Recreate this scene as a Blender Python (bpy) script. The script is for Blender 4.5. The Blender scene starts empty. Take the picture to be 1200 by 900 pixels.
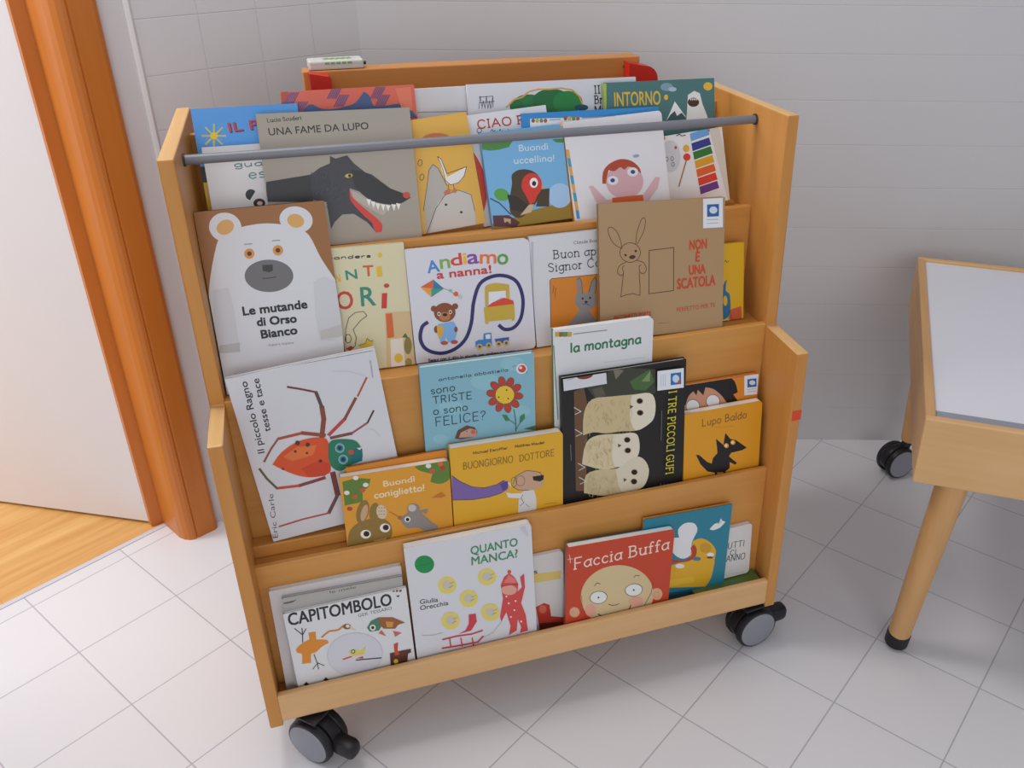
import bpy, bmesh, math, random
from mathutils import Matrix, Vector
C = bpy.context.scene
COL = C.collection
R = math.radians
random.seed(7)

# ---------------------------------------------------------------- camera
cam = bpy.data.cameras.new('camera'); camo = bpy.data.objects.new('camera', cam); COL.objects.link(camo)
cam.sensor_width = 36; cam.sensor_fit = 'HORIZONTAL'
cam.lens = 1043.25 * 36 / 1200
cam.shift_x = -0.0747; cam.shift_y = -0.0278
rx, up, fw = Vector((1.0, .0044, .0085)), Vector((-.0096, .4633, .8861)), Vector((0, .8862, -.4634))
m = Matrix((rx, up, -fw)).transposed().to_4x4(); m.translation = (0, 0, 1.2808)
camo.matrix_world = m
cam.clip_start = .05
C.camera = camo

# ---------------------------------------------------------------- light
C.view_settings.view_transform = 'Standard'; C.view_settings.look = 'None'
C.view_settings.gamma = 1; C.view_settings.use_curve_mapping = False
C.view_settings.exposure = 0.0
wd = bpy.data.worlds.new('World'); C.world = wd; wd.use_nodes = True
wd.node_tree.nodes['Background'].inputs[0].default_value = (.90, .93, 1.0, 1)
wd.node_tree.nodes['Background'].inputs[1].default_value = 0.50

def area(name, loc, target, sx, sy, power, col):
    l = bpy.data.lights.new(name, 'AREA'); l.shape = 'RECTANGLE'; l.size = sx; l.size_y = sy
    l.energy = power; l.color = col
    o = bpy.data.objects.new(name, l); COL.objects.link(o); o.location = loc
    d = Vector(target) - Vector(loc); o.rotation_euler = d.to_track_quat('-Z', 'Y').to_euler()
    return o
area('ceiling_lamp', (-.75, 1.35, 2.7), (-.4, 1.0, 0), .5, .5, 18, (1, .97, .94))
area('window_hall', (-2.45, 1.15, 1.75), (-.95, 1.5, .2), .9, 1.4, 31, (.97, .98, 1))
area('fill_front', (.5, -1.9, 1.5), (.1, 1.4, .5), 2.0, 1.4, 25, (.97, .98, 1))  # added fill from behind the camera, brightens book fronts and wall

# ---------------------------------------------------------------- materials
def lin(h):
    f = lambda c: c / 12.92 if c <= .04045 else ((c + .055) / 1.055) ** 2.4
    return tuple(f(int(h[i:i+2], 16) / 255) for i in (0, 2, 4)) + (1,)
MC = {}
def flat(h, rough=.45, metal=0, spec=.4):
    k = (h, rough, metal)
    if k in MC: return MC[k]
    mt = bpy.data.materials.new('paint_' + h); mt.use_nodes = True
    b = mt.node_tree.nodes['Principled BSDF']
    b.inputs['Base Color'].default_value = lin(h); b.inputs['Roughness'].default_value = rough
    b.inputs['Metallic'].default_value = metal; b.inputs['Specular IOR Level'].default_value = spec
    MC[k] = mt; return mt
class NT:
    def __init__(s, name, rough=.5, spec=.4):
        s.m = bpy.data.materials.new(name); s.m.use_nodes = True; s.t = s.m.node_tree
        s.b = s.t.nodes['Principled BSDF']; s.b.inputs['Roughness'].default_value = rough; s.b.inputs['Specular IOR Level'].default_value = spec
    def n(s, typ, **kw):
        x = s.t.nodes.new(typ)
        for k, v in kw.items(): setattr(x, k, v)
        return x
    def l(s, a, b): s.t.links.new(a, b)
    def math(s, op, a, b=None):
        x = s.n('ShaderNodeMath', operation=op)
        for i, v in enumerate((a, b)):
            if v is None: continue
            if isinstance(v, (int, float)): x.inputs[i].default_value = v
            else: s.l(v, x.inputs[i])
        return x.outputs[0]
def wood(name, c1, c2, axis, scale=1.0, rough=.42):
    """long grain along the given axis of object space"""
    w = NT(name, rough)
    tc = w.n('ShaderNodeTexCoord'); mp = w.n('ShaderNodeMapping')
    sc = [26 * scale] * 3; sc[axis] = 1.6 * scale
    mp.inputs['Scale'].default_value = sc
    w.l(tc.outputs['Object'], mp.inputs['Vector'])
    ns = w.n('ShaderNodeTexNoise'); ns.inputs['Scale'].default_value = 1.6; ns.inputs['Detail'].default_value = 5; ns.inputs['Roughness'].default_value = .6
    w.l(mp.outputs[0], ns.inputs['Vector'])
    n2 = w.n('ShaderNodeTexNoise'); n2.inputs['Scale'].default_value = 5; n2.inputs['Detail'].default_value = 2
    w.l(tc.outputs['Object'], n2.inputs['Vector'])
    f = w.math('ADD', w.math('MULTIPLY', ns.outputs[0], .75), w.math('MULTIPLY', n2.outputs[0], .25))
    cr = w.n('ShaderNodeValToRGB'); cr.color_ramp.elements[0].position = .3; cr.color_ramp.elements[1].position = .7
    cr.color_ramp.elements[0].color = lin(c1); cr.color_ramp.elements[1].color = lin(c2)
    w.l(f, cr.inputs[0]); w.l(cr.outputs[0], w.b.inputs['Base Color'])
    bp = w.n('ShaderNodeBump'); bp.inputs['Strength'].default_value = .05; bp.inputs['Distance'].default_value = .002
    w.l(ns.outputs[0], bp.inputs['Height']); w.l(bp.outputs[0], w.b.inputs['Normal'])
    return w.m
WZ = wood('beech_upright', 'bf7f3c', 'cc9049', 2)
WX = wood('beech_board', 'c4853f', 'd0974f', 0)
WXL = wood('beech_lip', 'cf9f68', 'dcb280', 0)
WT = wood('beech_table', 'c99b66', 'd8ae7c', 0)
WTL = wood('beech_leg', 'c4925a', 'd3a670', 2)
WZ_LIT = wood('beech_upright_lit', 'd2a468', 'deb57c', 1)  # lighter copy of the upright wood, light on the tops put into the colour
WDOOR = wood('door_frame_wood', 'be6c26', 'cc7c34', 2, .6, .35)
WCAB = wood('cabinet_wood', 'bd7c3c', 'cb8d4c', 0)

# ---------------------------------------------------------------- mesh helpers
def mesh_obj(name, bm, mats, parent=None, mw=None, smooth=False):
    me = bpy.data.meshes.new(name); bmesh.ops.recalc_face_normals(bm, faces=bm.faces) if not name.startswith('cover') else None
    bm.to_mesh(me); bm.free()
    for x in (mats if isinstance(mats, (list, tuple)) else [mats]): me.materials.append(x)
    if smooth:
        for q in me.polygons: q.use_smooth = True
        me.set_sharp_from_angle(angle=R(40))
    o = bpy.data.objects.new(name, me); COL.objects.link(o)
    if parent is not None: o.parent = parent
    if mw is not None: o.matrix_world = mw
    return o
def box(bm, x0, x1, y0, y1, z0, z1, bev=.0, mat=0):
    r = bmesh.ops.create_cube(bm, size=1, matrix=Matrix.Translation(((x0+x1)/2, (y0+y1)/2, (z0+z1)/2)) @ Matrix.Diagonal((x1-x0, y1-y0, z1-z0, 1)))
    fs = set(f for v in r['verts'] for f in v.link_faces)
    for f in fs: f.material_index = mat
    if bev: bmesh.ops.bevel(bm, geom=list(set(e for v in r['verts'] for e in v.link_edges)), offset=bev, segments=2, affect='EDGES', profile=.5)
def prism(bm, pts, axis, a, b, bev=0, mat=0):
    """polygon in the two other axes, extruded along axis between a and b"""
    def P(p, t):
        c = list(p); c.insert(axis, t); return c
    lo = [bm.verts.new(P(p, a)) for p in pts]; hi = [bm.verts.new(P(p, b)) for p in pts]
    fs = [bm.faces.new(lo), bm.faces.new(hi[::-1])]
    n = len(pts)
    for i in range(n): fs.append(bm.faces.new((lo[i], hi[i], hi[(i+1) % n], lo[(i+1) % n])))
    for f in fs: f.material_index = mat
    if bev: bmesh.ops.bevel(bm, geom=list(set(e for f in fs for e in f.edges)), offset=bev, segments=2, affect='EDGES', profile=.5)
def cyl(bm, p0, p1, r0, r1=None, seg=24, mat=0):
    r1 = r0 if r1 is None else r1
    p0, p1 = Vector(p0), Vector(p1); d = p1 - p0
    mx = Matrix.Translation((p0 + p1) / 2) @ d.to_track_quat('Z', 'Y').to_matrix().to_4x4()
    r = bmesh.ops.create_cone(bm, cap_ends=True, segments=seg, radius1=r0, radius2=r1, depth=d.length, matrix=mx)
    for f in set(f for v in r['verts'] for f in v.link_faces): f.material_index = mat
def lathe(bm, prof, mx, seg=28, mat=0):
    """profile of (radius, height) turned round the z axis of mx"""
    rings = []
    for r, h in prof:
        rings.append([bm.verts.new(mx @ Vector((r*math.cos(2*math.pi*k/seg), r*math.sin(2*math.pi*k/seg), h))) for k in range(seg)])
    for a, b in zip(rings, rings[1:]):
        for k in range(seg):
            f = bm.faces.new((a[k], a[(k+1) % seg], b[(k+1) % seg], b[k])); f.material_index = mat
    for q in (rings[0][::-1], rings[-1]): bm.faces.new(q).material_index = mat
def empty(name, mw, label, cat, group=None):
    o = bpy.data.objects.new(name, None); COL.objects.link(o); o.empty_display_size = .05; o.matrix_world = mw
    o['label'] = label; o['category'] = cat
    if group: o['group'] = group
    return o
def struct(name, bm, mats, mw=None):
    o = mesh_obj(name, bm, mats, None, mw); o['kind'] = 'structure'; return o

# ---------------------------------------------------------------- the room
# grid of the floor tiles, laid parallel to the doorway
GO, GA, GS = (.1715, 1.0886), R(37.77), .1944
def tile_material(name, base, grout, size, ax, width, rough, bump=.25, off=(0, 0), var=.02, contrast=1.0):
    w = NT(name, rough, .45)
    tc = w.n('ShaderNodeTexCoord'); sp = w.n('ShaderNodeSeparateXYZ'); w.l(tc.outputs['Object'], sp.inputs[0])
    masks = []; cells = []
    for i, a in enumerate(ax):
        q = w.math('DIVIDE', w.math('ADD', sp.outputs[a], off[i]), size[i])
        fr = w.math('FRACT', q); cells.append(w.math('FLOOR', q))
        d = w.math('MINIMUM', fr, w.math('SUBTRACT', 1.0, fr))
        mr = w.n('ShaderNodeMapRange'); mr.interpolation_type = 'SMOOTHSTEP'
        mr.inputs['From Min'].default_value = width[i] / size[i] * .25; mr.inputs['From Max'].default_value = width[i] / size[i]
        mr.inputs['To Min'].default_value = 1; mr.inputs['To Max'].default_value = 0
        w.l(d, mr.inputs['Value']); masks.append(mr.outputs[0])
    mk = w.math('MAXIMUM', masks[0], masks[1])
    cb = w.n('ShaderNodeCombineXYZ'); w.l(cells[0], cb.inputs[0]); w.l(cells[1], cb.inputs[1])
    wn = w.n('ShaderNodeTexWhiteNoise'); w.l(cb.outputs[0], wn.inputs['Vector'])
    v = w.math('ADD', 1 - var, w.math('MULTIPLY', wn.outputs['Value'], var))
    hs = w.n('ShaderNodeHueSaturation'); hs.inputs['Color'].default_value = lin(base); w.l(v, hs.inputs['Value'])
    mx = w.n('ShaderNodeMix', data_type='RGBA'); w.l(w.math('MULTIPLY', mk, contrast), mx.inputs['Factor'])
    w.l(hs.outputs[0], mx.inputs['A']); mx.inputs['B'].default_value = lin(grout)
    w.l(mx.outputs['Result'], w.b.inputs['Base Color'])
    bp = w.n('ShaderNodeBump'); bp.inputs['Strength'].default_value = bump; bp.inputs['Distance'].default_value = .002; bp.invert = True
    w.l(mk, bp.inputs['Height']); w.l(bp.outputs[0], w.b.inputs['Normal'])
    return w.m
FT = tile_material('white_floor_tile', 'dcdbde', 'a2a2aa', (GS, GS), (0, 1), (.0018, .0018), .32, .15, (0, 0), .02, .85)
WTB = tile_material('wall_tile_back', 'c8c6c7', 'bab8b9', (.2, .0975), (0, 2), (.0003, .0016), .38, .25, (0, 0), .008, .4)
WTL_ = tile_material('wall_tile_left', 'dad8d9', 'bfbdbe', (.115, .0975), (0, 2), (.0012, .0016), .38, .3, (0, 0), .015, .5)
wp = NT('white_wall_paint', .7); 
_n = wp.n('ShaderNodeTexNoise'); _n.inputs['Scale'].default_value = 60
_c = wp.n('ShaderNodeMix', data_type='RGBA'); _c.inputs['A'].default_value = lin('d2ced0'); _c.inputs['B'].default_value = lin('d8d5d6'); wp.l(_n.outputs[0], _c.inputs['Factor']); wp.l(_c.outputs['Result'], wp.b.inputs['Base Color'])

# doorway frame of reference: a along the door wall, b towards the room
O2 = Vector((-.866, 1.554)); TA = R(43)
ta = Vector((math.sin(TA), math.cos(TA))); tb = Vector((math.cos(TA), -math.sin(TA)))
def AB(a, b): q = O2 + ta * a + tb * b; return (q.x, q.y)
MAB = Matrix(((ta.x, -tb.x, 0, O2.x), (ta.y, -tb.y, 0, O2.y), (0, 0, 1, 0), (0, 0, 0, 1)))   # local x = a, local y = -b
# floor: object space is turned onto the tile grid
MF = Matrix.Translation((GO[0], GO[1], 0)) @ Matrix.Rotation(math.pi/2 - GA, 4, 'Z'); MFi = MF.inverted()
bm = bmesh.new()
THR0, THR1 = Vector((-.971, 1.573)), Vector((-1.167, 1.331)); td = (THR1 - THR0).normalized()
poly = [THR0 + td * 1.9, THR0 - td * .25]
poly = [tuple(q) for q in poly] + [(-.6, 2.3), (3.4, 2.3), (3.4, -2.4), (-2.2, -2.4)]
vs = [bm.verts.new(MFi @ Vector((x, y, 0))) for x, y in poly]; bm.faces.new(vs)
lo = [bm.verts.new(MFi @ Vector((x, y, -.05))) for x, y in poly]; bm.faces.new(lo[::-1])
for i in range(len(poly)): bm.faces.new((vs[i], lo[i], lo[(i+1) % len(poly)], vs[(i+1) % len(poly)]))
struct('floor', bm, FT, MF)
# parquet beyond the threshold
pq = NT('oak_parquet', .35)
tc = pq.n('ShaderNodeTexCoord'); mp = pq.n('ShaderNodeMapping'); mp.inputs['Scale'].default_value = (1.5, 22, 1)
pq.l(tc.outputs['Object'], mp.inputs[0]); ns = pq.n('ShaderNodeTexNoise'); ns.inputs['Scale'].default_value = 2; ns.inputs['Detail'].default_value = 6
pq.l(mp.outputs[0], ns.inputs['Vector']); br = pq.n('ShaderNodeTexBrick'); br.inputs['Scale'].default_value = 1; br.inputs['Brick Width'].default_value = .6; br.inputs['Row Height'].default_value = .07
br.inputs['Mortar Size'].default_value = .0008; br.inputs['Color1'].default_value = lin('cf9850'); br.inputs['Color2'].default_value = lin('dcab66'); br.inputs['Mortar'].default_value = lin('b07c3c')
pq.l(tc.outputs['Object'], br.inputs['Vector'])
cr = pq.n('ShaderNodeValToRGB'); cr.color_ramp.elements[0].color = lin('c08540'); cr.color_ramp.elements[1].color = lin('e8be7c'); cr.color_ramp.elements[0].position = .3; cr.color_ramp.elements[1].position = .72
pq.l(ns.outputs[0], cr.inputs[0]); mx = pq.n('ShaderNodeMix', data_type='RGBA'); mx.inputs['Factor'].default_value = .5
pq.l(br.outputs[0], mx.inputs['A']); pq.l(cr.outputs[0], mx.inputs['B']); pq.l(mx.outputs['Result'], pq.b.inputs['Base Color'])
bm = bmesh.new(); a_ = math.atan2(-td.y, -td.x)
MP = Matrix.Translation((THR0.x, THR0.y, 0)) @ Matrix.Rotation(a_, 4, 'Z')
box(bm, -1.9, .25, .012, 2.2, -.05, -.001); struct('floor_hall', bm, pq.m, MP)
bm = bmesh.new(); box(bm, -1.9, .25, 0, .012, -.05, .0015); struct('trim_1', bm, flat('c9c8d2', .4), MP)
# walls
bm = bmesh.new(); box(bm, .05, .107, .02, .14, 0, 2.7)
struct('wall_door_side', bm, wp.m, MAB)
bm = bmesh.new(); box(bm, -1.05, .05, .02, .14, 2.14, 2.7); box(bm, -1.8, -1.05, .02, .14, 0, 2.7); struct('wall_left', bm, wp.m, MAB)
bm = bmesh.new(); box(bm, .107, .6, .02, .14, 0, 2.7); struct('wall_left_tiled', bm, WTL_, MAB)
bm = bmesh.new(); box(bm, .100, .110, .013, .021, 0, 2.7, .002); struct('trim_2', bm, flat('eeecec', .4), MAB)
bm = bmesh.new(); box(bm, -.53, 3.2, 1.984, 2.1, 0, 2.7); struct('wall_back', bm, WTB)
# door frame: casing with moulded profile
bm = bmesh.new()
jam = [(-.047, .140), (-.047, .113), (-.024, .110), (-.0215, .030), (-.017, .016), (-.010, .006), (-.003, .001), (.003, 0), (.006, .003), (.009, 0), (.046, 0), (.053, .004), (.056, .010), (.056, .02), (.05, .14)]
prism(bm, jam, 2, 0, 2.12)
prism(bm, [(-.90 - (x + .047), y) for x, y in jam], 2, 0, 2.12)
prism(bm, [(y, z) for y, z in ((.0, 2.06), (.14, 2.06), (.14, 2.14), (0, 2.14))], 0, -.96, .056)
struct('trim_3', bm, WDOOR, MAB)
# open door leaf
H0 = Vector((-.989, 1.606)); hd = Vector((-.983, .180)).normalized()
MD = Matrix.Translation((H0.x, H0.y, 0)) @ Matrix.Rotation(math.atan2(hd.y, hd.x), 4, 'Z')
dp = NT('white_door_laminate', .35); dn = dp.n('ShaderNodeTexNoise'); dn.inputs['Scale'].default_value = 4
dm = dp.n('ShaderNodeMix', data_type='RGBA'); dm.inputs['A'].default_value = lin('dedadb'); dm.inputs['B'].default_value = lin('e2dfe0'); dp.l(dn.outputs[0], dm.inputs['Factor']); dp.l(dm.outputs['Result'], dp.b.inputs['Base Color'])
bm = bmesh.new(); box(bm, .001, .80, -.042, 0, .006, 2.05, .0015)
d1 = struct('door_1', bm, dp.m, MD)

# ---------------------------------------------------------------- bookcase
BA = R(18.712)
MB = Matrix.Translation((-.4996, .9762, 0)) @ Matrix.Rotation(BA, 4, 'Z')    # x along the front, y to the back
BW, T = .90, .02
case = empty('mobile_bookcase', MB, 'stepped beech bookcase on castors, filled with picture books, standing on the white tiles', 'bookcase')
prof = [(0, .095), (0, .628), (.110, .628), (.110, .981), (.44, .977), (.44, .095)]
def upright(x0):
    bm = bmesh.new(); prism(bm, prof, 0, x0, x0 + T, .0022)
    bm.normal_update()
    for f in bm.faces:
        if f.normal.z > .7: f.material_index = 1  # upward faces get the paler wood, painted as if lit from above
    return mesh_obj('side_panel', bm, [WZ, WZ_LIT], case)
upright(0); upright(BW - T)
def board(name, y0, y1, z0, z1, mt=WX, bev=.0015):
    bm = bmesh.new(); box(bm, T - .001, BW - T + .001, y0, y1, z0, z1, bev); return mesh_obj(name, bm, mt, case)
board('front_lip', .0, .012, .104, .1595, WXL, .003)
board('shelf', .013, .44, .097, .136, WX)
board('step_board', .050, .060, .137, .3765)
board('shelf', .0625, .108, .353, .368)
board('shelf_ledge', .0835, .1075, .3685, .3905)
board('step_board', .108, .120, .3535, .6335)
board('shelf', .1205, .196, .611, .6265)
board('step_board', .196, .208, .612, .8130)
board('shelf', .2085, .352, .787, .8025)
board('back_panel', .3525, .364, .137, .955)
bm = bmesh.new(); cyl(bm, (T - .004, .208, .9545), (BW - T + .004, .208, .9545), .0068, seg=20)
mesh_obj('retaining_bar', bm, flat('7d7e85', .5, .25), case, smooth=True)['label'] = 'grey metal bar across the top row'
for x, s in ((T, 1), (BW - T, -1)):
    bm = bmesh.new(); cyl(bm, (x, .208, .9545), (x + s * .003, .208, .9545), .0088); mesh_obj('bar_socket', bm, flat('3a3a3c', .5), case, smooth=True)
bm = bmesh.new(); box(bm, BW - .016, BW + .0008, -.0008, .004, .503, .522, .0005); mesh_obj('red_mark', bm, flat('d9482c', .5), case)['label'] = 'small red dab on the right front edge'
BLK = flat('1c1a20', .42); HUB = flat('8f9098', .38, .2)
def castor(parent, x, y, ang, ztop, name='castor', r=.0425, lever=True, off=0.0):
    """twin wheel castor; wheel axle along local x after turning by ang"""
    mx = Matrix.Translation((x, y, 0)) @ Matrix.Rotation(ang, 4, 'Z')
    bm = bmesh.new(); stem = (0, off, 0)
    mx = mx @ Matrix.Translation((0, -off, 0))
    # hood: half round shell between the wheels, then plate and stem
    pts = [(r * 1.02 * math.cos(t), r + r * 1.02 * math.sin(t)) for t in [math.pi * k / 12 for k in range(13)]] + [(-r * .9, r * .7), (r * .9, r * .7)]
    prism(bm, pts, 0, -.010, .010, .0012)
    cyl(bm, (0, .004 + off * .5, r * 1.3), (0, .004 + off, ztop - .004), .012)
    if not off: box(bm, -.024, .024, -.022, .03, ztop - .0045, ztop, .001)
    if lever: box(bm, -.014, .014, -r * 1.85, -r * .8, r * .62, r * 1.35, .009)
    o = mesh_obj(name, bm, BLK, parent, smooth=True); o.matrix_local = mx
    for s in (-1, 1):
        bm = bmesh.new()
        q = Matrix.Translation((s * .0105, 0, r)) @ Matrix.Rotation(s * math.pi / 2, 4, 'Y')
        lathe(bm, [(r * .5, 0), (r * .93, 0), (r, .003), (r, .0105), (r * .95, .0145), (r * .86, .0155)], q)
        mesh_obj('wheel', bm, BLK, o, smooth=True)
        bm = bmesh.new(); lathe(bm, [(r * .875, .0150), (r * .86, .0162), (r * .6, .0176), (r * .2, .0182)], q, 28)
        mesh_obj('hub_cap', bm, HUB, o, smooth=True)['label'] = 'grey round hub cap'
    return o
castor(case, .068, .016, R(46), .0975)
castor(case, .868, .024, R(97), .0975)
castor(case, .068, .39, R(60), .0975)
castor(case, .832, .39, R(10), .0975)

# ---------------------------------------------------------------- red and wood cabinet behind
MCB = MB @ Matrix.Translation((.196, .55, 0))
cab = empty('low_cabinet', MCB, 'wooden cabinet with red rounded ends behind the bookcase, against the tiled wall', 'cabinet')
bm = bmesh.new(); box(bm, 0, .615, 0, .018, .03, 1.003, .002); mesh_obj('front_board', bm, WCAB, cab)
bm = bmesh.new(); box(bm, 0, .615, .0182, .045, .985, 1.003, .002); mesh_obj('top_board', bm, WCAB, cab)
for x0 in (0, .597):
    bm = bmesh.new(); box(bm, x0, x0 + .018, .0182, .045, 0, .9848); mesh_obj('side_board', bm, WCAB, cab)
RED = flat('c9281c', .4)
for x0, w, r_, zt in ((.010, .034, .005, 1.0045), (.583, .058, .026, .996)):
    bm = bmesh.new()
    pts = [(x0, .55), (x0, zt)] + [(x0 + w - r_ + r_ * math.sin(t), zt - .006 - r_ + r_ * math.cos(t)) for t in [R(15 * k) for k in range(7)]] + [(x0 + w, .55)]
    lo = [(x, z) for x, z in pts]
    vs = [bm.verts.new((x, -.030, z)) for x, z in lo]; v2 = [bm.verts.new((x, -.0005, z)) for x, z in lo]
    bm.faces.new(vs); bm.faces.new(v2[::-1])
    for i in range(len(lo)): bm.faces.new((vs[i], v2[i], v2[(i+1) % len(lo)], vs[(i+1) % len(lo)]))
    mesh_obj('end_panel', bm, RED, cab)['label'] = 'red end panel with rounded corner'
bm = bmesh.new(); cyl(bm, (.585, -.001, .985), (.585, .001, .985), .004); mesh_obj('screw', bm, flat('5a4630', .5), cab)
# small white box on top
MBX = MCB @ Matrix.Translation((.012, .003, 1.0035)) @ Matrix.Rotation(R(2), 4, 'Z')
wb = empty('white_box', MBX, 'small flat white box with green print lying on the wooden cabinet', 'box')
bm = bmesh.new(); box(bm, 0, .092, 0, .042, 0, .015, .003); mesh_obj('body', bm, flat('c9cac6', .4), wb)
bm = bmesh.new()
for k in range(5):
    x = .028 + k * .0095
    prism(bm, [(x, .010), (x + .008, .016), (x + .006, .032), (x - .003, .024)], 2, .0151, .0154)
    box(bm, x - .001, x + .006, -.0003, .0, .009, .0125)
mesh_obj('green_print', bm, flat('7fa35a', .5), wb)
bm = bmesh.new(); cyl(bm, (.092, .02, .006), (.098, .02, .006), .003); mesh_obj('nozzle', bm, flat('2a2a2e', .5), wb)

# ---------------------------------------------------------------- play table on the right
MT = Matrix.Translation((.531, 1.196, 0)) @ Matrix.Rotation(R(-17.0), 4, 'Z')
tab = empty('play_table', MT, 'low beech table with recessed white top, right of the bookcase', 'table')
TW, TD, TH, AP = .78, .735, .55, .122
def apron(name, x0, x1, y0, y1):
    bm = bmesh.new(); box(bm, x0, x1, y0, y1, TH - AP, TH, .0025); mesh_obj(name, bm, WT, tab)
apron('apron', 0, TW, 0, .014); apron('apron', 0, TW, TD - .014, TD); 
for x0 in (0, TW - .016):
    bm = bmesh.new(); box(bm, x0, x0 + .016, .0142, TD - .0142, TH - AP, TH, .0025); mesh_obj('apron', bm, wood('beech_table_side', 'c0905a', 'd0a470', 1), tab)
bm = bmesh.new(); box(bm, .0165, TW - .0165, .0400, TD - .0145, TH - .025, TH - .006); mesh_obj('white_panel', bm, flat('dcdbe2', .3), tab)['label'] = 'recessed white table top'
bm = bmesh.new(); box(bm, .0165, TW - .0165, .0145, .0395, TH - .025, TH - .005, .001); mesh_obj('grey_strip', bm, flat('9a9fa8', .35, .3), tab)
def tleg(top, foot, cast):
    top, foot = Vector(top), Vector(foot); d = (foot - top).normalized()
    bm = bmesh.new(); q = top.lerp(foot, .93 if not cast else 1)
    cyl(bm, top, q, .0270, .0205, 28); L = mesh_obj('leg', bm, WTL, tab, smooth=True)
    if not cast:
        bm = bmesh.new()
        ax = d.to_track_quat('Z', 'Y').to_matrix().to_4x4(); n = (foot - q).length
        lathe(bm, [(.0195, 0), (.0218, .002), (.0218, n - .004), (.018, n)], Matrix.Translation(q) @ ax)
        mesh_obj('foot_cap', bm, flat('17181c', .5), L, smooth=True)['label'] = 'black rubber foot cap'
MTi = MT.inverted()
F1 = MTi @ Vector((.595, 1.262, .006))
top1 = MTi @ Vector((.612, 1.215, TH - AP + .03)); top1.x = max(top1.x, .046); top1.y = max(top1.y, .044)
tleg(top1, F1, False); tleg((TW - top1.x, top1.y, top1.z), (TW - F1.x, F1.y, F1.z), False)
F2 = MTi @ Vector((.790, 1.845, .094))
tleg((.055, TD - .06, TH - AP + .03), F2, True); tleg((TW - .055, TD - .06, TH - AP + .03), (TW - F2.x, F2.y, F2.z), True)
castor(tab, F2.x, F2.y, R(128), .0945, 'castor', .041, False, -.030); castor(tab, TW - F2.x, F2.y, R(40), .0945, 'castor', .041, False, -.030)

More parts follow.
